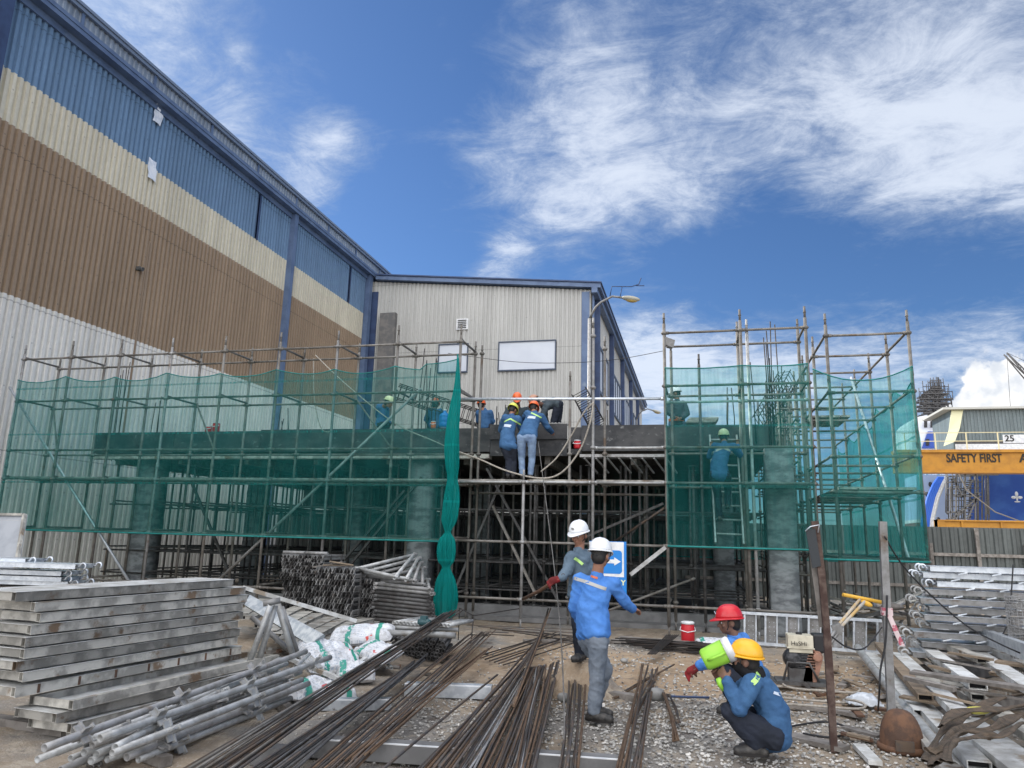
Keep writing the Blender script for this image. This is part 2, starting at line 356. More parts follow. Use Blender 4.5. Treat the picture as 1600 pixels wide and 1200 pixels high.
mb = MB(); mb.box((XW - .05, 1, 15.72), (XW + .42, 80, 15.86)); mb.box((XW + .34, 1, 15.87), (XW + .44, 80, 16.0)); mb.box((XW + .02, 1, 15.5), (XW + .14, 80, 15.71)); mb.build('eave_gutter', M['blue'], wh)
mb = MB(); mb.box((XW - 24, .9, 16.70), (XW + .3, 80.1, 16.80)); mb.box((XW + .16, .9, 16.58), (XW + .26, 80.1, 16.69)); mb.build('roof', mat('dull_blue_roof', (.16, .21, .30), .5), wh)
for k in range(26): mb = MB(); mb.box((XW + .16, 3.1 + k * 3.05, 16.02), (XW + .2, 3.2 + k * 3.05, 16.57)); mb.build('fascia_joint', M['blue'], wh)
for (y, w_) in ((27.5, .26), (35.45, .34), (13.0, .35)):
    mb = MB(); mb.box((XW + .04, y - w_ / 2, 0), (XW + .32, y + w_ / 2, 15.71)); mb.build('downpipe', M['blue'] if y > 20 else M['dblue'], wh)
for y in (25.0, 33.4):
    mb = MB(); mb.box((XW + .05, y - .11, 13.5), (XW + .075, y + .11, 15.49)); mb.build('dark_seam', M['dblue'], wh)
mb = MB(); mb.box((XW + .065, 19.2, 0), (XW + .09, 19.26, 11)); mb.build('conduit', mat('brown_conduit', (.26, .19, .13), .7), wh)
mb = MB(); c = at(217, 420, X=XW + .1); mb.box(c - V((.05, .08, .06)), c + V((.08, .08, .06))); mb.lathe([(.05, 0), (.07, .08)], c + V((.08, 0, 0)), 12, (1, 0, -.4)); mb.build('wall_lamp', M['tubed'], wh)
for (px, py, a) in ((248, 179, .06), (238, 265, -.08)):
    c = at(px, py, X=XW + .125); mb = MB(); w_, h_ = .19, .34
    P = [[c + V((.03 * math.sin(i * 2.1 + j), (j / 4 - .5) * 2 * w_ + a * (i / 4 - .5), (i / 4 - .5) * 2 * h_)) for j in range(5)] for i in range(5)]
    mb.grid(P); mb.grid([[p + V((-.006, 0, 0)) for p in r] for r in P]); mb.build('patch_sheet', mat('white_patch', (.78, .82, .88), .6, 0, (.6, .66, .75), 6), wh)
# ------------------------------------------------------------------ annex
XR = -5.05; ZL, ZR = 15.55, 14.33
an = thing('annex_building', 'white ribbed annex building with blue trim and long side windows behind the formwork', 'building', (-11, 50, 0))
am = wallmat('white_cladding', [(0, (.50, .50, .475))], .12)
ztop = lambda t: ZL + (ZR - ZL) * t / (XR - XW)
mb = MB(); corr(mb, (XW, YC), (1, 0), XR - XW + .02, 0, ztop, (0, -1), pitch=.23, depth=.055, prof=((0, 0), (.30, 0), (.42, 1), (.88, 1)))
corr(mb, (XR, YC + .05), (0, 1), 34, 0, ZR, (1, 0), pitch=.25, depth=.035)
mb.prism([(XW, YC + .05, 0), (XR - .02, YC + .05, 0), (XR - .02, YC + .05, ZR), (XW, YC + .05, ZL)], (0, 34, 0))
o = mb.build('ribbed_wall', am, None, origin=(XW, YC, 0)); o.parent = an; o.location = V((XW, YC, 0)) - an.location
mb = MB(); mb.prism([(XW + .5, YC - .35, ZL), (XR + .5, YC - .35, ZR), (XR + .5, YC - .35, ZR + .22), (XW + .5, YC - .35, ZL + .22)], (0, 34.7, 0)); mb.box((XR + .06, YC - .5, ZR - .3), (XR + .35, YC + 34.3, ZR - .02)); mb.build('roof', M['blue'], an)
mb = MB(); mb.prism([(XW + .5, YC - .42, ZL + .23), (XR + .55, YC - .42, ZR + .23), (XR + .55, YC - .42, ZR + .30), (XW + .5, YC - .42, ZL + .30)], (0, 34.9, 0)); mb.build('roof_cap', M['dblue'], an)
mb = MB(); mb.box((XR - .5, YC - .10, 0), (XR - .1, YC - .06, ZR - .1)); mb.box((XR + .05, YC - .07, 0), (XR + .12, YC + .3, ZR - .31)); mb.build('corner_trim', M['blue'], an)
for k in range(5):
    mb = MB(); y = YC + .8 + k * 6.6; mb.box((XR + .05, y, 0), (XR + .3, y + .35, ZR - .31)); mb.build('downpipe', M['dblue'], an)
def win(x0, x1, z0, z1):
    mb = MB()
    for a, b in (((x0 - .05, z0 - .07), (x1 + .05, z0)), ((x0 - .05, z1), (x1 + .05, z1 + .06)), ((x0 - .05, z0), (x0, z1)), ((x1, z0), (x1 + .05, z1))):
        mb.box((a[0], YC - .15, a[1]), (b[0], YC - .06, b[1]))
    f = mb.build('window_frame', mat('dark_frame', (.06, .08, .12), .5), an)
    mb = MB(); mb.box((x0, YC - .10, z0), (x1, YC - .065, z1)); mb.build('pane', M['glass'], f)
win(-9.85, -6.9, 10.22, 11.68); win(-13.15, -11.6, 10.22, 11.68)
mb = MB(); mb.box((-12.27, YC - .12, 12.5), (-11.62, YC - .06, 13.1))
v = mb.build('vent', M['white'], an); mb = MB()
for k in range(5): mb.box((-12.18, YC - .15, 12.58 + k * .1), (-11.71, YC - .125, 12.62 + k * .1))
mb.build('louvre', M['black2'], v)
for (y0, y1) in ((YC + 1.3, YC + 6.3), (YC + 9.2, YC + 14), (YC + 16, YC + 22), (YC + 24, YC + 30)):
    mb = MB(); z0, z1 = 9.6, 11.9
    mb.box((XR + .045, y0 - .15, z0 - .15), (XR + .12, y1 + .15, z0)); mb.box((XR + .045, y0 - .15, z1), (XR + .12, y1 + .15, z1 + .15))
    for k in range(5):
        y = y0 + (y1 - y0) * k / 4; mb.box((XR + .045, y - .07, z0), (XR + .12, y + .07, z1))
    f = mb.build('side_window_frame', mat('dark_frame', (0, 0, 0)), an); mb = MB(); mb.box((XR + .045, y0, z0), (XR + .07, y1, z1)); mb.build('pane', M['glass'], f)
mb = MB(); mb.box((-16.6, YC - .35, 0), (-15.7, YC - .05, at(600, 492, Y=YC).z)); mb.build('wall_duct', mat('grey_duct', (.13, .13, .13), .7, 0, (.19, .18, .17), 3), an)
mb = MB(); mb.box((-17.35, YC - .12, 0), (-16.9, YC - .05, 14.9)); mb.build('corner_pipe', M['dblue'], an)
# ------------------------------------------------------------------ street lamps
def lamp(name, label, base, top, head, Ybar=0, extra=True):
    t = thing(name, label, 'street lamp', base, group='street lamps beside the annex')
    b_ = V(base); tp = V(top); hd = V(head)
    mb = MB(); mb.tube([b_, tp], [.11, .07], 10); mb.build('pole', M['galv'], t)
    mid = tp + (hd - tp) * .35 + V((0, 0, .42)); m2 = tp + (hd - tp) * .7 + V((0, 0, .35))
    mb = MB(); mb.tube([tp, tp.lerp(mid, .55) + V((0, 0, .12)), mid, m2, hd], .05, 8); a = mb.build('arm', M['galv'], t)
    d = (hd - m2).normalized(); s = d.cross(V((0, 0, 1))).normalized(); u = s.cross(d)
    mb = MB(); mb.ell(hd + d * .38, d * .42, s * .17, u * .12, n=14); h = mb.build('lamp_head', mat('lamp_shell', (.35, .34, .28), .5), t)
    mb = MB(); mb.ell(hd + d * .42 - u * .05, d * .28, s * .13, u * .12, n=14); mb.build('lens', mat('amber_lens', (.42, .30, .10), .3), h)
    if extra:
        mb = MB(); p = m2 + u * .1
        mb.tube([m2 - d * .1, m2 - d * .1 + u * .45, m2 + d * .75 + u * .55, m2 + d * 1.05 + u * .7, m2 + d * 1.1 + u * 1.0], .022, 6); mb.tube([m2 + d * .35, m2 + d * .35 + u * .5], .02, 6); mb.tube([m2 + d * .95 + u * .62, m2 + d * 1.3 + u * .66], .02, 6)
        mb.build('bracket', M['dblue'], t)
Yl = 31
p0 = at(921, 760, Y=Yl); tp = at(921, 498, Y=Yl); hd = at(972, 465, Y=Yl)
lamp('street_lamp', 'street lamp with curved arm and amber lens above the annex corner', (tp.x, Yl, 0), tp, hd)
Yl = 62; tp = at(995, 655, Y=Yl); hd = at(1019, 641, Y=Yl)
lamp('street_lamp', 'small distant street lamp past the far end of the annex', (tp.x, Yl, 0), tp, hd, extra=False)
# ------------------------------------------------------------------ boundary fence
fm = wallmat('fence_sheet', [(0, (.12, .135, .13))], .35)
YF = 27.0
fe = thing('boundary_fence', 'dull grey corrugated sheet fence between the site and the shipyard', 'fence', (8, YF, 0))
mb = MB(); corr(mb, (-16.5, YF), (1, 0), 48, 0, 2.42, (0, -1), pitch=.25, depth=.04); mb.box((-16.5, YF + .01, 0), (31.5, YF + .04, 2.42)); mb.build('sheeting', fm, fe)
for k in range(14):
    x = .5 + k * 1.35; mb = MB(); mb.box((x - .05, YF - .16, 0), (x + .05, YF - .05, 1.9 if k % 2 else 2.4)); mb.build('post', M['woodg'], fe)
for z in (.5, 1.5):
    mb = MB(); mb.box((-.5, YF - .11, z), (19, YF - .045, z + .1)); mb.build('rail', M['woodg'], fe)
# ------------------------------------------------------------------ shipyard
YB = 60
gc = thing('gantry_crane', 'yellow gantry crane beam lettered SAFETY FIRST with a handrail above', 'crane', (at(1600, 860, Y=YB).x + 6, YB, 0))
p = at(1432, 703, Y=YB); q = at(1432, 736, Y=YB)
XB0 = p.x - 1.5; XB1 = p.x + 30
ym = mat('crane_yellow', (.50, .23, .02), .5, 0, (.40, .18, .018), 1.2, nd=7)
mb = MB(); mb.box((XB0, YB, q.z), (XB1, YB + .9, p.z - .22)); mb.box((XB0, YB - .2, p.z - .21), (XB1, YB + 1.1, p.z)); mb.box((XB0, YB - .12, q.z - .12), (XB1, YB + 1.0, q.z - .002)); mb.build('main_beam', ym, gc)
for x in (XB0 + 22, XB1 - 1):
    for dx in (-1.6, 1.6):
        mb = MB(); mb.beam((x, YB + .45, q.z - .12), (x + dx, YB + .45, .0), .5, .5, (0, 1, 0)); mb.build('leg', ym, gc)
rm = mat('rail_cream', (.70, .62, .38), .5)
mb = MB()
for k in range(16): x = XB0 + .7 + k * 2.05; mb.box((x, YB - .16, p.z + .002), (x + .07, YB - .1, p.z + 1.25))
for z in (.6, 1.22): mb.box((XB0 + .5, YB - .15, p.z + z), (XB1, YB - .11, p.z + z + .05))
mb.build('handrail', rm, gc)
def text(s, name, parent, loc, size, m, ext=.01, rot=(math.pi / 2, 0, 0), align='LEFT', sx=1, bold=0):
    cu = bpy.data.curves.new(name, 'FONT'); cu.body = s; cu.size = size; cu.extrude = ext; cu.align_x = align; cu.offset = bold
    to = bpy.data.objects.new(name + '_tmp', cu); sc.collection.objects.link(to)
    dg = bpy.context.evaluated_depsgraph_get(); me = bpy.data.meshes.new_from_object(to.evaluated_get(dg)); bpy.data.objects.remove(to)
    me.materials.clear(); me.materials.append(m)
    o = bpy.data.objects.new(name, me); sc.collection.objects.link(o)
    o.scale = (sx, 1, 1); o.rotation_euler = rot
    if parent: o.parent = parent; o.location = V(loc) - V(parent.location)
    else: o.location = loc
    return o
bk = mat('lettering_black', (.02, .018, .015), .6)
tl = at(1479, 722, Y=YB); tr = at(1566, 722, Y=YB)
t_ = text('SAFETY FIRST', 'lettering', gc, (tl.x, YB - .03, tl.z), .86, bk, .012, bold=.02)
W = max(v.co.x for v in t_.data.vertices); t_.scale[0] = (tr.x - tl.x) / W
t2 = text('A', 'lettering', gc, (at(1593, 722, Y=YB).x, YB - .03, tl.z), .86, bk, .012, bold=.02)
a = at(1566, 693, Y=YB); b = at(1566, 680, Y=YB)
mb = MB(); mb.box((a.x, YB - .24, a.z), (a.x + 4.5, YB - .2, b.z)); bd = mb.build('number_board', M['white'], gc)
t3 = text('25', 'number', bd, (0, 0, 0), .62, bk, .006, bold=.015); t3.location = V((a.x + .1, YB - .255, a.z + .13)) - gc.location
# low yellow beam in front of the hull
Y2 = 48; a = at(1466, 828, Y=Y2); b = at(1466, 814, Y=Y2)
lb = MB(); lb.box((a.x, Y2, a.z), (a.x + 14, Y2 + .6, b.z)); lb.box((a.x, Y2 - .12, b.z), (a.x + 14, Y2 + .72, b.z + .08)); lb.box((a.x, Y2 - .1, a.z - .25), (a.x + .35, Y2 + .7, b.z + .081))
for k in range(7): lb.box((a.x + 1.2 + 2 * k, Y2 - .09, a.z), (a.x + 1.3 + 2 * k, Y2 - .002, b.z - .002))
for k in (0, 12): lb.box((a.x + k + .5, Y2 + .1, 0), (a.x + k + 1, Y2 + .5, a.z))
tag(lb.build('lifting_beam', ym), 'low yellow steel beam in front of the blue hull, above the grey fence', 'beam')
# shed
YS = 78; a = at(1491, 702, Y=YS); b = at(1491, 641, Y=YS); c = at(1700, 641, Y=YS)
sm = wallmat('shed_grey', [(0, (.20, .25, .26))], .3)
sh = thing('shed', 'grey corrugated shed with thin pale roof seen above the crane beam', 'shed', (a.x + 8, YS + 5, 0))
zb_ = at(1500, 706, Y=YS).z
mb = MB(); mb.box((a.x, YS + .06, zb_), (a.x + 16, YS + 6, b.z)); corr(mb, (a.x, YS), (1, 0), 16, zb_, b.z, (0, -1), .3, .06); mb.build('ribbed_wall', sm, sh)
for x_ in (9, 15.5):
    for y_ in (.5, 5.5): mb = MB(); mb.box((a.x + x_ - .3, YS + y_ - .3, 0), (a.x + x_ + .3, YS + y_ + .3, zb_ - .01)); mb.build('leg', M['tubed'], sh)
mb = MB(); mb.box((a.x - .8, YS - .6, b.z + .002), (a.x + 16.5, YS + 6.5, b.z + .2)); mb.build('roof', mat('pale_roof', (.5, .5, .46), .6), sh)
mb = MB(); q0 = at(1487, 641, Y=YS - .2); q1 = at(1505, 641, Y=YS - .2); q2 = at(1500, 668, Y=YS - 1.2); q3 = at(1475, 697, Y=YS - 2.4); q4 = at(1492, 690, Y=YS - 2.2); q5 = at(1483, 672, Y=YS - 1.2)
mb.prism([q0, q1, q2, q5], (0, .15, 0)); mb.prism([q5 + V((0, -.02, 0)), q2 + V((0, -.02, 0)), q4, q3], (0, .15, 0)); mb.build('canopy_flap', mat('cream_sheet', (.62, .60, .38), .6), sh)
mb = MB(); mb.box((a.x + .1, YS - .12, at(1500, 694, Y=YS).z), (a.x + 16, YS - .06, at(1500, 690, Y=YS).z)); mb.build('dark_band', M['tubed'], sh)
mb = MB(); zz = at(1500, 694, Y=YS).z; mb.box((a.x + .1, YS - .12, zz - 1.2), (a.x + 16, YS - .06, zz - .002)); mb.build('lower_band', M['white'], sh)
# ship
YH = 92
shp = thing('ship', 'blue hulled ship in dock with white superstructure and scaffolded mast', 'ship', (at(1540, 860, Y=YH).x, YH + 6, 0))
def pz(px, py, Y): return at(px, py, Y=Y)
def hull(name, poly, m, Y, th=4, lean=0):
    mb = MB(); mb.prism([pz(x, y, Y) for x, y in poly], (0, th, 0), 0); return mb.build(name, m, shp)
# flared hull side: rows from the deck line to the keel
rows = []
for t in range(9):
    f = t / 8; row = []
    for k in range(25):
        g_ = k / 24; px = 1432 + g_ * 330
        ytop = 745 - 22 * max(0, (px - 1505) / 100) ** .8 if px > 1505 else 742
        py = ytop + (850 - ytop) * f
        row.append(pz(px, py, YH + 3.2 * f - 2.0 * math.sin(g_ * 3.1)))
    rows.append(row)
def hullmat():
    m = bpy.data.materials.new('hull_paint'); m.use_nodes = True; b = NB(m.node_tree); p = m.node_tree.nodes['Principled BSDF']
    tc = b.n('ShaderNodeTexCoord').outputs['Object']; s = b.n('ShaderNodeSeparateXYZ'); b.link(tc, s.inputs[0])
    n = b.noise(tc, .5, 6, .6)
    blue = b.mix(b.ramp(n, .4, .65), c4((.03, .10, .42)), c4((.05, .15, .50)))
    c = b.mix(b.m('GREATER_THAN', s.outputs[0], pz(1512, 780, YH).x - shp.location.x), c4((.42, .55, .80)), blue)
    zr = pz(1520, 812, YH).z; c = b.mix(b.m('LESS_THAN', s.outputs[2], zr), c, c4((.8, .82, .85)))
    c = b.mix(b.m('LESS_THAN', s.outputs[2], zr - .35), c, c4((.22, .045, .04)))
    b.link(c, p.inputs['Base Color']); p.inputs['Roughness'].default_value = .35; return m
mb = MB(); mb.grid(rows); mb.grid([[v + V((0, 5, 0)) for v in r] for r in rows])
for seq in (rows[0], rows[-1], [r[0] for r in rows], [r[-1] for r in rows]): mb.grid([seq, [v + V((0, 5, 0)) for v in seq]], smooth=False)
mb.build('hull', hullmat(), shp)
mb = MB()
for k in range(30):
    px = 1440 + k * 6; p = pz(px, 745 - (max(0, px - 1505) * .2), YH + 1); mb.tube([p, p + V((0, 0, 1.1))], .05, 5)
for dz in (.55, 1.1): mb.tube([pz(1440, 745, YH + 1) + V((0, 0, dz)), pz(1505, 745, YH + 1) + V((0, 0, dz)), pz(1610, 724, YH + 1) + V((0, 0, dz))], .05, 5)
for k in range(60):
    px = rnd.uniform(1450, 1600); p = pz(px, 742 - max(0, px - 1505) * .2, YH + rnd.uniform(1.5, 4)); mb.tube([p, p + V((rnd.uniform(-.3, .3), 0, rnd.uniform(.6, 2.2)))], rnd.uniform(.04, .12), 5)
mb.build('deck_railing', M['white'], shp)
wm2 = mat('ship_white', (.75, .78, .82), .4); sb = mat('ship_blue', (.03, .08, .36), .4)
Yp = YH + 8
hull('superstructure', [(1425, 706), (1478, 706), (1478, 652), (1450, 648), (1432, 652), (1425, 660)], wm2, Yp, 8)
hull('blue_band', [(1441, 700), (1480, 700), (1480, 674), (1450, 674)], sb, Yp - .3, .25)
for (x, y) in ((1444, 662), (1454, 662), (1468, 662), (1447, 690), (1432, 690), (1462, 662)):
    hull('porthole_window', [(x, y + 6), (x + 5, y + 6), (x + 5, y - 4), (x, y - 4)], M['black2'], Yp - .45, .1)
mb = MB(); ctr = 1463
for k, (yy, hw) in enumerate(((645, 20), (637, 25), (630, 23), (623, 26), (615, 20), (609, 12), (606, 8))):
    a = pz(ctr - hw, yy, Yp); b = pz(ctr + hw, yy, Yp)
    for dy in (0, 1.0, 2.2, 3): mb.beam(a + V((0, dy, 0)), b + V((0, dy, .0)), .3, .14)
    mb.tube([a + V((0, 0, .9)), b + V((0, 0, .9))], .05, 5)
    for j in range(8):
        p = a.lerp(b, j / 7); mb.tube([p - V((0, 0, .2)), p + V((0, 0, rnd.uniform(.9, 1.7)))], .05, 5)
    mb.beam(a, b.lerp(a, .5) + V((0, 0, -.8)), .12, .12); mb.beam(b, a.lerp(b, .5) + V((0, 0, -.8)), .12, .12)
for dx in (-6, -2, 3, 7): mb.tube([pz(ctr + dx, 655, Yp + 1), pz(ctr + dx * .6, 603, Yp + 1)], .12, 6)
mb.build('mast_scaffold', M['tubed'], shp)
# stair tower and hoses in front of the hull
mb = MB()
for (x0, y0, x1, y1) in ((1488, 744, 1504, 776), (1504, 776, 1520, 750), (1500, 800, 1530, 776), (1484, 815, 1502, 800), (1490, 775, 1530, 775), (1480, 800, 1505, 800), (1496, 742, 1560, 742), (1494, 722, 1494, 815), (1508, 725, 1508, 815), (1524, 735, 1524, 815), (1530, 770, 1512, 810), (1485, 760, 1485, 815)):
    for dy in (0, .8): mb.beam(pz(x0, y0, YH - 5 + dy), pz(x1, y1, YH - 5 + dy), .14, .14)
    if abs(x1 - x0) > 8 and abs(y1 - y0) > 8:
        for t in range(9):
            p = pz(x0, y0, YH - 5).lerp(pz(x1, y1, YH - 5), t / 8); mb.box(p - V((.3, .02, .03)), p + V((.3, .8, .03)))
tag(mb.build('stair_tower', M['galv']), 'grey zigzag access stair tower standing against the hull', 'stairs')
for k in range(6):
    mb = MB(); o_ = k * 3.1
    pts = [pz(1441 + o_ * .8 + 26, 746, YH - 3.4), pz(1441 + o_ + 18, 757, YH - 3.6), pz(1441 + o_ + 9, 778, YH - 3.8), pz(1441 + o_ + 1, 812, YH - 4), pz(1440 + o_, 845, YH - 4)]
    mb.tube(pts, .17, 7)
    tag(mb.build('air_hose', mat('hose_blue', (.03, .14, .62), .4) if k < 4 else M['white']), ('leftmost blue hose hanging down the pale bow', 'second blue hose from the left on the pale bow', 'third blue hose from the left on the pale bow', 'blue hose next to the white hoses on the bow', 'white hose lying against the blue hoses on the bow', 'outer white hose on the bow, farthest right of the hoses')[k], 'hose', 'blue hoses draped over the bow' if k < 4 else 'white hoses draped over the bow')
mb = MB()
for k in range(26):
    x = 1478 + rnd.uniform(0, 70); y0_ = rnd.uniform(722, 750); mb.tube([pz(x, y0_, YH - 4.2 + rnd.uniform(-.5, .5)), pz(x + rnd.uniform(-2, 2), rnd.uniform(800, 820), YH - 4.2)], .06, 5)
for k in range(9): y_ = 735 + k * 9.5; mb.tube([pz(1478, y_, YH - 4.3), pz(1540 - k * 3, y_ - 1, YH - 4.3)], .05, 5)
tag(mb.build('hull_scaffold', M['galv']), 'thin scaffold poles standing against the hull beside the stair tower', 'scaffold')
mb = MB(); mb.tube([pz(1480, 700, YH - 8), pz(1510, 765, YH - 8), pz(1555, 800, YH - 8), pz(1615, 822, YH - 8)], .06, 6); tag(mb.build('mooring_line', M['rope']), 'pale mooring line drooping across the blue hull to the right', 'rope')
# white trefoil emblem on the hull
mb = MB(); c = pz(1589, 778, YH - 4.5)
c = pz(1589, 778, YH - 2.6)
for (dx, dz, rx, rz_) in ((0, .38, .16, .3), (-.3, .05, .24, .16), (.3, .05, .24, .16), (0, -.4, .3, .08), (0, -.1, .09, .35)): mb.ell(c + V((dx, 0, dz)), (rx, 0, 0), (0, .06, 0), (0, 0, rz_), n=10, k=6)
mb.build('emblem', M['white'], shp)
mb = MB()
for (x, y) in ((1449, 773), (1454, 757), (1460, 795), (1466, 812)): mb.ell(pz(x, y, YH - .2), (.22, 0, 0), (0, .25, 0), (0, 0, .3), n=8, k=6)
mb.build('hull_openings', M['black2'], shp)
# lattice jib far right
YJ = 130; a = pz(1573, 551, YJ); b = pz(1625, 612, YJ); a2 = pz(1629, 604, YJ)
mb = MB()
for (dy, e) in ((0, b), (1.2, b), (0, a2), (1.2, a2)): mb.tube([a + V((0, dy, 0)), e + V((0, dy, 0))], .11, 5)
for t in range(14):
    p = a.lerp(b, t / 14); q = a.lerp(a2, (t + .5) / 14); r = a.lerp(b, (t + 1) / 14); mb.tube([p, q, r], .06, 4)
mb.beam(b, V((b.x + 10, YJ, 0)), 1.2, 1.2)
jb = thing('crane_jib', 'distant lattice crane jib reaching in at the far right above the cloud', 'crane', (b.x + 10, YJ, 0)); mb.build('jib', M['tubed'], jb)
mb = MB(); mb.tube([a, pz(1579, 640, YJ)], .035, 4); mb.tube([a, pz(1625, 575, YJ)], .04, 4); mb.build('hoist_cable', M['tubed'], jb)
# ------------------------------------------------------------------ concrete building under construction
YFW = 15.8; XL, XE = -15.2, 1.52; YBK = 26.6
cb = thing('concrete_building', 'unfinished concrete building with black film faced formwork round its slab edge', 'building', (-7, 20, 0))
mb = MB(); mb.box((XL + .1, YFW + .1, 3.62), (XE - .1, YBK, 3.78)); mb.build('slab', M['conc'], cb)
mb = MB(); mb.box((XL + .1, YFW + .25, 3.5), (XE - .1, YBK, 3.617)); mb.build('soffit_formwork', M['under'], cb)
edges = [(-15.2, -12.77), (-12.76, -10.33), (-10.32, -7.89), (-7.88, -5.46), (-5.45, -4.5)]
for i, (a, b) in enumerate(edges):
    mb = MB(); mb.box((a, YFW, 3.55 + rnd.uniform(-.02, .02)), (b, YFW + .05, 4.1 + rnd.uniform(-.025, .01))); mb.build('edge_panel', M['ply'], cb)
for (a, b, lo, hi, dy) in ((-4.49, -2.75, 3.46, 3.83, 0), (-4.49, -2.75, 3.825, 4.16, -.055), (-2.74, -2.45, 3.5, 4.1, .1), (-2.43, -.62, 3.56, 4.12, -.02), (-.61, XE, 3.56, 4.1, .02)):
    mb = MB(); mb.box((a, YFW + dy, lo), (b, YFW + .05 + dy, hi)); mb.build('edge_panel', M['ply'], cb)
for x in (XL, XE): mb = MB(); mb.box((x - .03, YFW + .06, 3.55), (x + .02, YBK, 4.08)); mb.build('edge_panel', M['ply'], cb)
mb = MB(); mb.box((XL, YBK + .002, 2.72), (XE, YBK + .05, 4.05)); mb.build('edge_panel', M['ply'], cb)
for k in range(9):
    x = XL + .5 + k * 1.9
    mb = MB(); mb.box((x, YFW + .3, 3.3), (x + .12, YBK - .2, 3.495)); mb.build('bearer', M['woodg'], cb)
mb = MB(); mb.box((XL, YFW - .06, 3.40), (-4.5, YFW + .2, 3.5)); mb.build('waler', M['plank'], cb)
mb = MB(); mb.box((-2.4, YFW - .45, 3.38), (-.6, YFW - .05, 3.44))
for k in range(8): mb.beam((-2.3 + k * .24, YFW - .44, 3.36), (-2.1 + k * .24, YFW + .1, 3.1), .03, .03)
mb.build('edge_platform', M['galv'], cb)
# grimy white drips and fresh concrete lip where the men work
mb = MB()
for i in range(26):
    x = rnd.uniform(-3.4, -2.75); z = 4.14 + rnd.uniform(-.03, .05); mb.ell((x, YFW + rnd.uniform(0, .1), z), (.05, 0, 0), (0, .05, 0), (0, 0, .03), n=6, k=4)
mb.build('concrete_lip', M['conc'], cb)
mb = MB(); mb.box((XL + .05, YFW, 0), (XE + 1.2, YFW + .28, .27)); mb.box((-4.7, YFW - .5, 0), (XE + .7, YFW - .001, .09)); mb.build('ground_beam', M['concd'], cb)
film = mat('plastic_wrapped_concrete', (.27, .285, .295), .35, 0, (.12, .13, .14), 3, nd=8, bump=1.0, bs=7, scl=(1, 1, 2.2))
cols = [(-13.9, 16.6), (-6.25, 16.4), (-9.9, 20.5), (1.55, 15.45), (-6.25, 21.5), (-13.9, 21.5), (.6, 20.5)]
for i, (x, y) in enumerate(cols):
    w_ = .26; hi = 3.55 if i == 3 else 3.49
    P = []
    for k in range(30):
        z = .02 + (hi - .02) * k / 29; row = []
        for (sx, sy) in ((-1, -1), (-.3, -1), (.4, -1), (1, -1), (1, 0), (1, 1), (0, 1), (-1, 1), (-1, 0)):
            j = .012 * mnoise.noise((x + sx * 3, y + sy * 3, z * 6)); row.append((x + sx * w_ + j, y + sy * w_ + j, z))
        P.append(row)
    mb = MB(); mb.grid(P, closed=True, smooth=True); mb.box((x - w_ + .02, y - w_ + .02, 0), (x + w_ - .02, y + w_ - .02, hi)); c_ = mb.build('column', film, cb)
def starter(cx, cy, n, z0, z1, sp=.16, bend=0):
    for i in range(n):
        mb = MB(); x = cx + (i % 3 - 1) * sp + rnd.uniform(-.03, .03); y = cy + (i // 3 - .5) * sp * 1.4
        t = z1 + rnd.uniform(-.3, .2); mb.tube([(x, y, z0), (x + rnd.uniform(-.02, .02), y, (z0 + t) / 2), (x + rnd.uniform(-.06, .06), y + bend * .1, t)], .012, 5); mb.build('starter_bar', M['black'], cb)
starter(-14.9, 16.2, 5, 3.4, 5.85); starter(-13.9, 16.6, 4, 3.7, 5.2); starter(-6.3, 16.5, 6, 3.7, 6.0); starter(-10.4, 17, 5, 3.7, 4.7); starter(-4.5, 16.8, 4, 3.7, 4.75); starter(1.55, 15.6, 5, 3.5, 6.05, .11); starter(.8, 16.6, 4, 3.7, 5.0); starter(1.75, 17.4, 6, .1, 5.5, .13); starter(1.85, 19.0, 6, .1, 5.5, .13); starter(1.8, 20.8, 6, .1, 5.6, .13); starter(1.2, 16.0, 3, 3.7, 5.3, .3); starter(-2.0, 17.5, 3, 3.7, 4.7, .5)
# shoring under the slab
def post_mesh(mb, x, y, z0, z1, levels, r=.03, spig=True, jack=True):
    mb.tube([(x, y, z0 + (.18 if jack else 0)), (x, y, z1 - (.22 if spig else 0))], r, 8)
    if spig: mb.tube([(x, y, z1 - .22), (x, y, z1)], r * .72, 8); mb.tube([(x, y, z1 - .12), (x, y, z1 - .10)], r * .95, 8)
    if jack: mb.tube([(x, y, z0 + .01), (x, y, z0 + .18)], r * .6, 8); mb.box((x - .07, y - .07, z0), (x + .07, y + .07, z0 + .012))
    for z in levels:
        mb.tube([(x, y, z - .035), (x, y, z - .01), (x, y, z + .01), (x, y, z + .035)], [r * 1.25, r * 2.0, r * 2.0, r * 1.25], 8)
sho = thing('shoring', 'dense grid of grey steel shoring props standing in the dark under the slab', 'shoring', (-7, 20, 0))
xs_ = [XL + .55 + k * 1.12 for k in range(15)]; ys_ = [16.25 + k * 1.05 for k in range(9)]
more = MB(); cnt = 0
for j, y in enumerate(ys_):
    for i, x in enumerate(xs_):
        x2 = x + rnd.uniform(-.06, .06)
        if cnt < 96:
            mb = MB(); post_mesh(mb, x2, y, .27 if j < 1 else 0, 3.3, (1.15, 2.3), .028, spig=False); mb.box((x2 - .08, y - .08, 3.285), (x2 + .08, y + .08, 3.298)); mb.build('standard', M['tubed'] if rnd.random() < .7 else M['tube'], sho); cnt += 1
        else: post_mesh(more, x2, y, 0, 3.3, (1.15, 2.3), .028, spig=False)
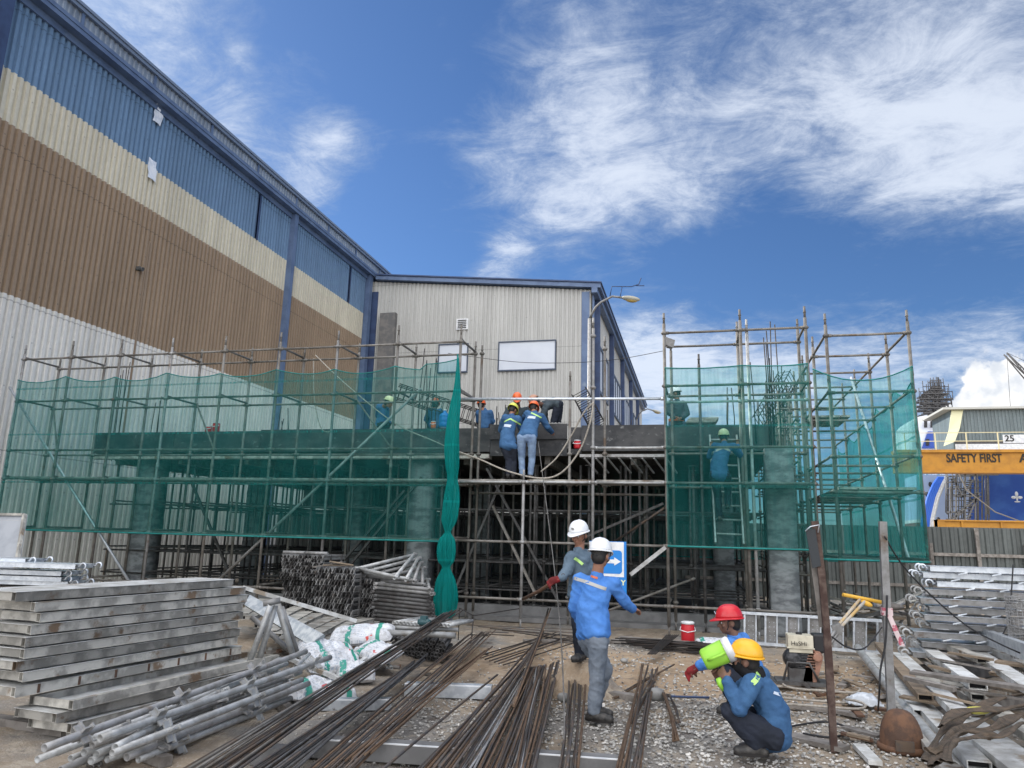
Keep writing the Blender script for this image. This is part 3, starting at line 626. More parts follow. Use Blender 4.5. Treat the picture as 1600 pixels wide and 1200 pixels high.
# closer props along the front edge, as in the photo
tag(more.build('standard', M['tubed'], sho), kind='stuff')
lx = MB()
for y in ys_:
    for z in (.55, 1.15, 2.3):
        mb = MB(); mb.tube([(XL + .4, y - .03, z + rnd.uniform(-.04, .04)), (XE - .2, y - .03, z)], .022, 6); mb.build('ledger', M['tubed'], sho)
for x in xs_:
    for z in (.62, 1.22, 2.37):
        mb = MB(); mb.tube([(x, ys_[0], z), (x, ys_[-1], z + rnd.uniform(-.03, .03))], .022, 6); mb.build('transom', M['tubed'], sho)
for (a, b) in (((-4.6, 15.95, 3.2), (-2.9, 16.1, .3)), ((-12.5, 16.1, 3.1), (-10.9, 16.2, .4)), ((-8.6, 16, .35), (-6.6, 16.1, 2.7)), ((-8.3, 16, .35), (-6.2, 16.1, 3.0)), ((-5.3, 16.0, .4), (-4.3, 16.2, 3.0)), ((-2.4, 15.7, 1.7), (-.7, 15.6, 2.45)), ((-2.6, 17, .4), (-1.2, 17.1, 2.2))):
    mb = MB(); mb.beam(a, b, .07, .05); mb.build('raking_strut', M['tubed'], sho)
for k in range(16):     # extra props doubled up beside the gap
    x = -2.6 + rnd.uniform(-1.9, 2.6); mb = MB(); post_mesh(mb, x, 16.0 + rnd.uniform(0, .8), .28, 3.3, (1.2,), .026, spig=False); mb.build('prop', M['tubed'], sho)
# ------------------------------------------------------------------ scaffolds
Y0, Y1 = 14.2, 15.25
LV = [.53, 1.6, 2.76, 3.43, 4.62, 5.68]
TOP = 6.06
FL = [-16.07 + 1.415 * k for k in range(9)]
def scaf(name, label, loc): return thing(name, label, 'scaffold', loc, group='tube scaffolds in front of the building')
def led(p, q, par, m='tube', nm='ledger', r=.024):
    mb = MB(); p, q = V(p), V(q); mid = p.lerp(q, .5) + V((0, 0, rnd.uniform(-.006, .002))); mb.tube([p, mid, q], r, 8); d = (q - p).normalized()
    for e, s_ in ((p, 1), (q, -1)): mb.tube([e + d * s_ * .025, e + d * s_ * .09], r * 1.35, 6)
    return mb.build(nm, M[m], par)
def deck(par, x0, x1, y0, y1, z, along='x', m='plank', under='galv'):
    n = 4; wd = ((y1 - y0) if along == 'x' else (x1 - x0)) / n
    for k in range(n):
        mb = MB()
        if along == 'x': a = (x0, y0 + k * wd + .01, z - .045); b = (x1, y0 + (k + 1) * wd - .01, z)
        else: a = (x0 + k * wd + .01, y0, z - .045); b = (x0 + (k + 1) * wd - .01, y1, z)
        mb.box(a, b)
        L = (b[0] - a[0]) if along == 'x' else (b[1] - a[1])
        for i in range(int(L / .35)):
            t = .15 + i * .35
            if along == 'x': mb.box((a[0] + t, a[1] + .02, a[2] - .02), (a[0] + t + .03, b[1] - .02, a[2] - .002))
            else: mb.box((a[0] + .02, a[1] + t, a[2] - .02), (b[0] - .02, a[1] + t + .03, a[2] - .002))
        mb.build('deck_plank', M[m], par)
s1 = scaf('scaffold', 'long tube scaffold on the left carrying the wide green net', (-10.4, Y0, 0))
for k, x in enumerate(FL):
    mb = MB(); post_mesh(mb, x, Y0, 0, TOP + rnd.uniform(-.03, .05), LV); mb.tube([(x, Y0, 3.0), (x, Y0, 3.12)], .038, 8); mb.build('standard', M['tube'] if k % 3 else M['galv'], s1)
    mb = MB(); post_mesh(mb, x + .0, Y1, 0, TOP - rnd.uniform(.0, .1), LV); mb.build('standard', M['tube'], s1)
    for z in LV:
        if z != 3.43: led((x, Y0, z + .05), (x, Y1, z + .05), s1, nm='transom')
for k in range(8):
    a, b = FL[k], FL[k + 1]
    for z in LV:
        led((a, Y0, z), (b, Y0, z), s1)
        if z != .53: led((a, Y1, z), (b, Y1, z), s1)
    deck(s1, a + .04, b - .04, Y0 + .1, Y1 - .06, 2.82)
    if k % 2: pass
for k in (0, 3, 6): led((FL[k], Y1, LV[4] + .1), (FL[k + 1], Y0, LV[3]), s1, nm='plan_brace', r=.02)
# open bay in the middle
s2 = scaf('scaffold', 'open scaffold bay with a deck where two men lean over the formwork', (-2.7, Y0, 0))
XM = at(927, 560, Y=Y0).x; XS = at(816, 850, Y=Y0).x
mb = MB(); post_mesh(mb, XM, Y0, 0, at(922, 497, Y=Y0).z, [z for z in LV if z > .6]); mb.build('standard', M['galv'], s2)
mb = MB(); post_mesh(mb, XS, Y0, 0, 3.0, [.53, 1.6, 2.76]); mb.build('standard', M['galv'], s2)
xb = at(840, 600, Y=Y1)
for (px, pt) in ((748, 540), (890, 580), (945, 526)):
    x = at(px, 700, Y=Y1).x; mb = MB(); post_mesh(mb, x, Y1, 0, at(px, pt, Y=Y1).z, [z for z in LV if z < at(px, pt, Y=Y1).z]); mb.build('standard', M['tube'], s2)
for (a, b) in ((FL[8], XS), (XS, XM), (XM, -.57)):
    for z in (.53, 1.6, 2.76):
        led((a, Y0, z), (b, Y0, z), s2, 'tubel' if z > 2 else 'tube')
    deck(s2, a + .05, b - .05, Y0 + .1, Y1 - .06, 2.82)
    for z in (1.6, 2.6): led((a, Y1, z), (b, Y1, z), s2)
led((FL[8] - .1, Y0 + .03, 4.46), (-.57, Y0 + .03, 4.38), s2, 'bright', 'guard_rail', .028); led((XM, Y0 + .02, 3.43), (-.57, Y0 + .02, 3.43), s2, 'tubel')
led((FL[8], Y0, LV[4]), (FL[8] + .1, Y1, LV[4]), s2); 
led((-1.9, Y1, 1.5), (-.55, Y0 + .1, 2.35), s2, 'rebar', 'brace'); led((-.1, Y1, 1.0), (-2.4, Y0 + .3, .1), s2, 'tube', 'brace')
mb = MB(); mb.beam(at(985, 898, Y=Y0 - .05), at(1040, 855, Y=Y0 - .05), .07, .02, (0, 1, 0)); mb.build('brace', M['tubel'], s2)
mb = MB(); mb.beam(at(770, 790, Y=Y1 + .1), at(838, 930, Y=Y1 + .1), .07, .05); mb.build('brace', M['tube'], s2)
# right hand tower, front part
s3 = scaf('scaffold', 'tall tube scaffold tower on the right with a ladder and green net', (.8, Y0, 0))
XF = [-.57, .86, 2.03]
for x in XF:
    for (y, zt) in ((Y0, TOP + .03), (Y1, TOP - .25 if x < 0 else TOP + .1)):
        mb = MB(); post_mesh(mb, x + (.09 if y == Y1 and x < 0 else 0), y, 0, zt, LV); mb.build('standard', M['tube'], s3)
    for z in LV:
        if z != 3.43: led((x, Y0, z + .05), (x, Y1, z + .05), s3, nm='transom')
mb = MB(); post_mesh(mb, XF[1] + .12, Y0 + .05, 0, 5.9, LV[:4]); mb.build('standard', M['tubel'], s3)
mb = MB(); post_mesh(mb, .08, Y1, 0, 5.5, [1.6, 2.76]); mb.build('standard', M['tubed'], s3)
for (a, b) in ((XF[0], XF[1]), (XF[1], XF[2])):
    for z in LV + [4.3]:
        led((a, Y0, z), (b, Y0, z), s3, 'tubel' if z == 4.3 else 'tube')
        if z not in (.53, 4.3): led((a, Y1, z), (b, Y1, z), s3)
deck(s3, XF[1] + .05, XF[2] - .05, Y0 + .1, Y1 - .06, 2.8)
# right hand tower, return running back along the building end
s4 = scaf('scaffold', 'scaffold return at the far right running back behind the green netting', (3.1, 17, 0))
RY = [14.2, 15.8, 17.4, 19.0, 20.6, 22.2]; XA, XZ = 2.38, 3.77
LR = [.53, 1.45, 2.62, 3.25, 4.42, 5.5]
for y in RY:
    for x in (XA, XZ):
        mb = MB(); post_mesh(mb, x, y, 0, 5.93, LR); mb.build('standard', M['tube'], s4)
    for z in (LR[1], LR[2], LR[3], LR[4], LR[5]): led((XA, y, z), (XZ, y, z), s4, nm='transom')
for k in range(5):
    for x in (XA, XZ):
        for z in LR[1:]: led((x, RY[k], z + .04), (x, RY[k + 1], z + .04), s4)
for k in range(3): deck(s4, XA + .06, XZ - .06, RY[k] + .06, RY[k + 1] - .06, 2.72, 'y')
deck(s4, XA + .1, XA + .95, RY[2] + .06, RY[3] - .06, 4.55, 'y')
# inner row between the tower and the slab end
s5 = scaf('scaffold', 'inner row of scaffold posts beside the slab end, packed close behind the tower', (2.0, 18, 0))
for k, y in enumerate([16.3, 17.3, 18.3, 19.3, 20.3, 21.3, 22.3, 23.3]):
    for x in (1.92, 2.2, 1.7):
        if x == 1.7 and k % 2: continue
        mb = MB(); post_mesh(mb, x, y, 0, 5.2 if x > 2 else 4.9, LR[1:5], .026); mb.build('standard', M['tubed'] if k % 2 else M['tube'], s5)
    for z in (1.1, 2.1, 3.1, 3.7, 4.1, 4.5): led((1.65, y, z), (2.38, y, z), s5, nm='transom', r=.02)
for x in (1.7, 2.05):
    for z in (1.3, 2.4, 3.4, 4.3): led((x, 16.3, z), (x, 23.3, z + .05), s5, r=.02)
# leaning poles in front of the left net
def pole(name, a, b, r, m, label, cat='pole', group=None):
    mb = MB(); mb.tube([a, V(a).lerp(V(b), .5) + V((0, 0, -.02)), b], r, 8, hollow=True); o = mb.build(name, m); return tag(o, label, cat, group)
a = at(15, 605, Y=14.5); b = at(204, 912, Y=14.45)
pole('raking_pole', a, b, .032, M['bright'], 'pale tube leaning across the left end of the long green net')
a = at(658, 607, Y=14.5); b = at(335, 912, Y=14.4)
pole('raking_pole', a, b, .03, M['tubel'], 'long tube rising from the plank stack to the right across the left net')
a = at(1330, 590, Y=18.8); b = at(1422, 880, Y=15.6)
pole('raking_pole', a, b, .035, M['bright'], 'shiny thin tube leaning inside the right hand netting')
# ------------------------------------------------------------------ nets
def netmat():
    m = bpy.data.materials.new('green_safety_net'); m.use_nodes = True; nt = m.node_tree; b = NB(nt); nt.nodes.clear()
    tc = b.n('ShaderNodeTexCoord').outputs['Object']
    d = b.n('ShaderNodeBsdfDiffuse'); d.inputs[0].default_value = (.022, .17, .16, 1)
    t = b.n('ShaderNodeBsdfTranslucent'); t.inputs[0].default_value = (.03, .38, .34, 1)
    tr = b.n('ShaderNodeBsdfTransparent'); tr.inputs[0].default_value = (.78, .97, .95, 1)
    m1 = b.n('ShaderNodeMixShader'); m1.inputs[0].default_value = .45; b.link(d.outputs[0], m1.inputs[1]); b.link(t.outputs[0], m1.inputs[2])
    lw = b.n('ShaderNodeLayerWeight'); lw.inputs[0].default_value = .35
    n = b.noise(b.vm('MULTIPLY', tc, (1, 1, .35)), 1.6, 5, .6)
    sp = b.n('ShaderNodeSeparateXYZ'); b.link(tc, sp.inputs[0])
    st = b.noise(b.vm('MULTIPLY', tc, (14, 14, 1.2)), 1.0, 4, .6); fine = b.noise(b.vm('MULTIPLY', tc, (1, 1, 1)), 120, 2, .6)
    seam = b.m('GREATER_THAN', b.m('SINE', b.m('MULTIPLY', b.m('ADD', sp.outputs[2], .3), 5.6)), .992)
    f = b.m('ADD', b.m('ADD', b.ramp(n, .3, .7, .20, .33), b.m('MULTIPLY', lw.outputs[1], .45)), b.m('ADD', b.m('ADD', b.ramp(st, .35, .7, -.04, .09), b.m('MULTIPLY', b.m('SUBTRACT', fine, .5), .3)), b.m('MULTIPLY', seam, .25)), clamp=True)
    m2 = b.n('ShaderNodeMixShader'); b.link(f, m2.inputs[0]); b.link(tr.outputs[0], m2.inputs[1]); b.link(m1.outputs[0], m2.inputs[2])
    o = b.n('ShaderNodeOutputMaterial'); b.link(m2.outputs[0], o.inputs[0]); return m
NET = netmat()
nth = mat('net_hem', (.010, .15, .14), .8, 0, (.015, .2, .19), 6)
def net(name, label, base, top, posts, zb, zt, nz=26, sub=10, sag=.17, bil=.05, seed=0, sagb=.0):
    """base/top: function t->xy ; posts: list of t of the tie points"""
    mb = MB(); rows = [[] for _ in range(nz + 1)]
    edge_t, edge_b = [], []
    for k in range(len(posts) - 1):
        for i in range(sub + (1 if k == len(posts) - 2 else 0)):
            f = i / sub; t = posts[k] + (posts[k + 1] - posts[k]) * f; x, y, nx, ny = base(t)
            hi = (zt(t) if callable(zt) else zt) - sag * 4 * f * (1 - f) * (.7 + .5 * mnoise.noise((k * 3.3, seed, 0)))
            lo = (zb(t) if callable(zb) else zb) - sagb * 4 * f * (1 - f)
            for j in range(nz + 1):
                g = j / nz; z = lo + (hi - lo) * g
                o_ = .035 + bil * math.sin(math.pi * f) * (.5 + mnoise.noise((t * 1.1, z * .9, seed))) + .022 * mnoise.noise((t * 4, z * 2.3, seed + 5)) + .02 * mnoise.noise((t * 9, z * 1.2, seed + 9))
                rows[j].append((x + nx * o_, y + ny * o_, z))
    mb.grid(rows); root = mb.build(name, NET)
    tag(root, label, 'safety net', 'green safety nets on the scaffolds')
    for r, nm in ((rows[-1], 'hem'), (rows[0], 'hem')):
        m2 = MB(); m2.tube(r, .012 if r is rows[-1] else .018, 5); m2.build(nm, nth, root)
    return root
net('safety_net', 'wide green safety net hung along the long left scaffold', lambda t: (t, Y0 - .03, 0, -1), None, FL, 1.57, lambda t: 5.17 + .12 * (t > -5.5) + .03 * math.sin(t * 2), seed=1)
net('safety_net', 'green net over the ladder bay, hung from the front of the right tower', lambda t: (t, Y0 - .03, 0, -1), None, XF, 1.6, 4.97, seed=2, sag=.05)
def bs(t):   # second net, turning the corner of the return
    if t <= XZ: return (t, Y0 - .03, 0, -1)
    return (XZ + .03, Y0 + (t - XZ), 1, 0)
net('safety_net', 'green net at the far right turning back round the corner of the scaffold', bs, None, [2.1, XZ, XZ + 1.6, XZ + 3.2, XZ + 4.8, XZ + 6.4, XZ + 8], lambda t: 1.45, lambda t: 4.86 if t < XZ + 1.0 else 4.86 - .06 * (t - XZ), seed=3, sag=.35)
net('safety_net', 'far green net closing the back of the right hand scaffold', lambda t: (t, 22.3, 0, 1), None, [-4, -2.4, -.8, .8, 2.38, 3.77], 1.3, 4.0, seed=4)
# bunched net hanging by the end post
mb = MB(); rows = []
prof = [(5.35, .02), (5.0, .05), (4.6, .09), (4.2, .14), (3.8, .17), (3.4, .19), (3.05, .17), (2.82, .10), (2.6, .13), (2.3, .16), (2.0, .15), (1.82, .08), (1.74, .06), (1.6, .15), (1.4, .18), (1.2, .15), (1.1, .08), (1.02, .1), (.8, .19), (.5, .23), (.25, .2), (.12, .14)]
for k, (z, r) in enumerate(prof):
    r *= .66 if z > 2.9 else .85
    cx = FL[8] + .02 - .05 * (5.3 - z) / 5 + .02 * math.sin(z * 3); cy = Y0 - .22; row = []
    for j in range(120):
        a = 2 * math.pi * j / 120; rr = r * (1 + .30 * abs(math.sin(a * 5.5 + 1.2 * math.sin(z * 1.6))) - .18 + .13 * math.sin(a * 3 - z * 2.3) + .16 * abs(math.sin(a * 11 + z * 1.3))); row.append((cx + rr * math.cos(a), cy + rr * .7 * math.sin(a), z))
    rows.append(row)
def smooth_rows(rows, n=4):
    out = []
    for i in range(len(rows) - 1):
        a, b = rows[i], rows[i + 1]; p0 = rows[max(0, i - 1)]; p3 = rows[min(len(rows) - 1, i + 2)]
        for s in range(n):
            t = s / n; out.append([tuple(.5 * ((2 * q1) + (-q0 + q2) * t + (2 * q0 - 5 * q1 + 4 * q2 - q3) * t * t + (-q0 + 3 * q1 - 3 * q2 + q3) * t ** 3) for q0, q1, q2, q3 in zip(w0, w1, w2, w3)) for w0, w1, w2, w3 in zip(p0, a, b, p3)])
    out.append(rows[-1]); return out
mb.grid(smooth_rows(rows), closed=True)
gm = netmat(); gm.name = 'bunched_net'
for nd in gm.node_tree.nodes:
    if nd.type == 'MAP_RANGE' and nd.inputs[3].default_value > 0: nd.inputs[3].default_value = .5; nd.inputs[4].default_value = .8
    if nd.type == 'BSDF_DIFFUSE': nd.inputs[0].default_value = (.012, .30, .28, 1)
    if nd.type == 'BSDF_TRANSLUCENT': nd.inputs[0].default_value = (.012, .45, .42, 1)
tag(mb.build('gathered_net', gm), 'bright teal net gathered into a knotted bundle down the end post', 'safety net', 'green safety nets on the scaffolds')
# ------------------------------------------------------------------ ladder with a climber, floodlight, cables
LA0 = at(1118, 848, Y=14.75); LA1 = at(1109, 680, Y=15.5); LB0 = at(1162, 850, Y=14.75); LB1 = at(1151, 680, Y=15.5)
lad = thing('ladder', 'aluminium ladder behind the green net with a man climbing it', 'ladder', (LA0.x, LA0.y, LA0.z))
for a, b in ((LA0, LA1), (LB0, LB1)): mb = MB(); mb.beam(a, b, .03, .06); mb.build('stile', M['tubel'], lad)
for k in range(8): t = .08 + k * .125; mb = MB(); mb.tube([LA0.lerp(LA1, t), LB0.lerp(LB1, t)], .018, 6); mb.build('rung', M['tubel'], lad)
mb = MB(); p = at(1045, 535, Y=Y0 + .3); mb.obox(p, (.09, .03, -.03), (-.02, .04, .01), (.02, 0, .08)); mb.tube([p, p + V((-.1, 0, -.12))], .02, 6)
tag(mb.build('floodlight', M['galv'], bevel=.008), 'small grey floodlight clamped near the top of the tower post', 'floodlight')
def cable(name, pts, r, m, label, cat):
    out = []; pts = [V(p) for p in pts]
    for i in range(len(pts) - 1):
        p0 = pts[max(0, i - 1)]; a, b = pts[i], pts[i + 1]; p3 = pts[min(len(pts) - 1, i + 2)]
        for s in range(8):
            t = s / 8; out.append(.5 * ((2 * a) + (-p0 + b) * t + (2 * p0 - 5 * a + 4 * b - p3) * t * t + (-p0 + 3 * a - 3 * b + p3) * t ** 3))
    out.append(pts[-1]); mb = MB(); mb.tube(out, r, 6); return tag(mb.build(name, m), label, cat)
cable('overhead_cable', [at(700, 552, Y=16), at(800, 565, Y=16), at(880, 567, Y=15.4), at(960, 562, Y=15), at(1038, 548, Y=Y0)], .006, M['wire'], 'thin overhead cable strung from the tower past the annex wall', 'cable')
cable('hose', [at(700, 700, Y=14.6), at(750, 718, Y=14.6), at(790, 735, Y=14.6), at(840, 747, Y=14.5), at(875, 740, Y=14.4), at(905, 705, Y=14.3), at(922, 660, Y=14.1), at(927, 628, Y=14.1)], .017, M['rope'], 'pale hose looping up from the deck and tied to the post', 'hose')
cable('hose', [at(845, 737, Y=14.6), at(870, 715, Y=14.5), at(893, 680, Y=14.4), at(912, 645, Y=14.2), at(926, 630, Y=14.1)], .015, M['rope'], 'second thinner pale hose hanging inside the loop of the first', 'hose')
cable('rope', [at(493, 555, Y=Y1), at(540, 600, Y=15), at(615, 660, Y=14.8), at(680, 690, Y=14.7), at(735, 715, Y=14.6)], .014, M['rope'], 'pale rope running down behind the left net from the top ledger', 'rope')
cable('rope', [at(490, 560, Y=Y1), at(491, 620, Y=Y1), at(500, 665, Y=Y1), at(512, 675, Y=Y1), at(520, 668, Y=Y1)], .012, M['rope'], 'looped pale rope end dangling behind the left net', 'rope')
# ------------------------------------------------------------------ things standing on the slab
def jug(name, label, c, r, h, m, cat, lid=None, group=None):
    t = thing(name, label, cat, c, group); c = V(c)
    mb = MB(); mb.lathe([(r * .9, 0), (r, .03), (r, h * .8), (r * .93, h * .86), (r * .96, h * .9)], c, 20); mb.build('body', m, t)
    mb = MB(); mb.lathe([(r * 1.0, h * .9), (r * 1.02, h), (r * .8, h * 1.03), (r * .25, h * 1.05)], c, 20); mb.build('lid', lid or M['white'], t)
    mb = MB(); mb.tube([c + V((-r, -.02, h * .75)), c + V((-r * 1.15, -r * .8, h * .6)), c + V((0, -r * 1.2, h * .52)), c + V((r * 1.15, -r * .8, h * .6)), c + V((r, -.02, h * .75))], .008, 6); mb.build('handle', lid or M['white'], t)
    return t
bl = mat('water_blue', (.02, .22, .62), .2, 0, sat=0)
c = at(694, 668, Y=16.2); t = thing('water_bottle', 'large blue water bottle standing on the slab edge behind the left net', 'bottle', c)
mb = MB(); mb.lathe([(.11, 0), (.13, .02), (.13, .1), (.122, .115), (.13, .13), (.13, .22), (.122, .235), (.13, .25), (.12, .30), (.04, .36), (.035, .40)], c, 20); mb.build('body', bl, t); mb = MB(); mb.lathe([(.04, .40), (.04, .43)], c, 12); mb.build('cap', M['white'], t)
jug('water_cooler', 'small orange drink cooler beside the blue bottle on the slab', at(677, 669, Y=16.2), .06, .16, M['orange'], 'cooler')
jug('water_cooler', 'smaller of the red and white coolers on the slab, left one', at(325, 676, Y=16.1), .085, .16, M['red'], 'cooler', group='red coolers on the slab edge')
jug('water_cooler', 'taller red cooler on the slab, right of its smaller twin', at(337, 675, Y=16.1), .09, .24, M['red'], 'cooler', group='red coolers on the slab edge')
jug('water_cooler', 'red cooler with white lid on the formwork beside the rope', at(902, 701, Y=15.6), .075, .18, M['red'], 'cooler')
jug('water_cooler', 'red cooler with white lid on the dirt near the scaffold foot', at(1075, 1003, Y=13.4) * V((1, 1, 0)) if False else V((at(1075, 1003, z=0).x, at(1075, 1003, z=0).y, 0)), .115, .33, M['red'], 'cooler')
def cage(label, a, b, w_, h_, n):
    a, b = V(a), V(b); d = (b - a).normalized(); s = d.cross(V((0, 0, 1))).normalized(); u = s.cross(d); root = None
    mb = MB()
    for sx, sz in ((-1, -1), (1, -1), (1, 1), (-1, 1), (0, 1), (0, -1)): mb.tube([a + s * sx * w_ / 2 + u * sz * h_ / 2, b + s * sx * w_ / 2 + u * sz * h_ / 2], .013, 5)
    for k in range(n):
        p = a.lerp(b, (k + .5) / n); q = [p + s * sx * w_ / 2 + u * sz * h_ / 2 for sx, sz in ((-1, -1), (1, -1), (1, 1), (-1, 1), (-1, -1))]; mb.tube(q, .009, 5)
    return tag(mb.build('rebar_cage', M['black']), label, 'rebar cage', 'tied rebar cages on the slab')
cage('rebar cage sloping down to the right behind the blue bottle', at(620, 612, Y=16.4), at(752, 655, Y=17.4), .35, .35, 16)
cage('steep rebar cage beside the post left of the annex corner', at(905, 612, Y=16.3), at(935, 668, Y=16.3), .25, .35, 9)
cage('tall rebar cage leaning inside the right hand scaffold', at(1192, 662, Y=16.6), at(1232, 590, Y=17.5), .3, .4, 14)
mb = MB(); mb.box((at(1075, 0, Y=16.2).x - 1, 16.1, 4.12), (at(1075, 0, Y=16.2).x - .3, 16.6, 4.14)) if False else None
for k in range(6):
    p = at(1072 + k * 1.0, 662 - k * 1.6, Y=16.5); mb = MB(); mb.box((p.x, 16.2 + .03 * k, p.z - .02), (p.x + .62, 16.8, p.z - .001)); tag(mb.build('ply_sheet', M['plank']), ('lowest', 'second lowest', 'third lowest', 'third from the top', 'second from the top', 'topmost')[k] + ' thin panel of the small stack on the right slab', 'panel', 'small stack of panels on the slab')
# hidden prop under that stack: it rests on trestle legs
mb = MB(); p = at(1072, 664, Y=16.5)
for dx in (.05, .55): mb.box((p.x + dx, 16.3, 3.78), (p.x + dx + .06, 16.7, p.z - .022))
tag(mb.build('trestle', M['woodg']), 'low timber trestle carrying the small stack of panels', 'trestle')
# ------------------------------------------------------------------ people
skin = mat('skin', (.30, .155, .10), .55, 0, (.26, .125, .08), 14)
skind = mat('skin_dark', (.19, .10, .07), .55, 0, (.15, .08, .055), 14)
hairm = mat('black_hair', (.015, .013, .012), .6)
shoe = mat('black_boot', (.035, .034, .033), .55, 0, (.07, .065, .06), 20)
def cloth(name, c, c2): return mat(name, c, .85, 0, c2, 5, nd=5, bump=.35, bs=220, spec=.2)
jb_ = cloth('bright_blue_cotton', (.085, .235, .60), (.065, .195, .52)); jw = cloth('work_blue_cotton', (.055, .135, .27), (.04, .10, .21)); jg = cloth('grey_blue_cotton', (.12, .17, .22), (.09, .13, .17))
jd = cloth('dark_jacket', (.065, .085, .10), (.045, .06, .072)); jeans = cloth('faded_jeans', (.15, .20, .29), (.095, .14, .22)); jeansl = cloth('pale_jeans', (.22, .31, .45), (.15, .22, .35))
trd = cloth('dark_trousers', (.025, .03, .045), (.02, .024, .034)); gj = cloth('grey_jeans', (.19, .22, .26), (.13, .155, .19)); maskm = cloth('black_mask', (.012, .012, .014), (.02, .02, .022)); glove = cloth('red_glove', (.30, .03, .035), (.12, .02, .02))
hm = {k: mat('helmet_' + k, c, .28, 0, spec=.5) for k, c in dict(white=(.78, .80, .82), red=(.55, .02, .03), yellow=(.80, .42, .02), orange=(.78, .14, .03), lime=(.66, .68, .10), tan=(.42, .22, .14), pale=(.62, .66, .38)).items()}
stripe = mat('reflective_lime', (.45, .72, .22), .4); grey_st = mat('reflective_grey', (.38, .38, .36), .4); prn = mat('white_print', (.55, .62, .72), .7); prr = mat('orange_print', (.62, .16, .07), .7)
class Soft:
    """a pile of ellipsoids and tapered limbs fused by a voxel remesh into one continuous skin"""
    def __init__(s): s.mb = MB()
    def ell(s, c, a, b, cc, n=14, k=9): s.mb.ell(c, a, b, cc, n=n, k=k)
    def limb(s, pts, rs):
        pts = [V(p) for p in pts]
        for i in range(len(pts) - 1):
            a, b = pts[i], pts[i + 1]; n = max(2, int((b - a).length / (.45 * min(rs[i], rs[i + 1])) + 1)); n = min(n, 40)
            for k in range(n + 1):
                t = k / n; c = a.lerp(b, t); r = rs[i] + (rs[i + 1] - rs[i]) * t
                s.mb.ell(c, (r, 0, 0), (0, r, 0), (0, 0, r), n=10, k=7)
    def build(s, name, m, parent, vox=.01, wrinkle=0.0, ws=9.0, smooth=3):
        o = s.mb.build(name, m, parent)
        r = o.modifiers.new('r', 'REMESH'); r.mode = 'VOXEL'; r.voxel_size = vox; r.use_smooth_shade = True
        sm = o.modifiers.new('s', 'SMOOTH'); sm.factor = .6; sm.iterations = smooth
        dg = bpy.context.evaluated_depsgraph_get(); me = bpy.data.meshes.new_from_object(o.evaluated_get(dg)); old = o.data; o.modifiers.clear(); o.data = me; me.name = name; bpy.data.meshes.remove(old)
        me.materials.clear(); me.materials.append(m)
        if wrinkle:
            nm = [v.normal.copy() for v in me.vertices]
            for v, n in zip(me.vertices, nm):
                p = v.co; w = .7 * mnoise.noise((p.x * ws, p.y * ws, p.z * ws * 1.3)) + .55 - 1.5 * abs(mnoise.noise((p.x * ws * 1.1 + 9, p.y * ws * 1.1, p.z * ws * 1.7 + p.x * 6 + 4))) - .4 * abs(mnoise.noise((p.x * ws * 3 + 2, p.y * ws * 3, p.z * ws * 3.4))) 
                v.co = p + n * w * wrinkle
        me.polygons.foreach_set('use_smooth', [True] * len(me.polygons)); me.update(); return o
def nrm(v): return V(v).normalized()
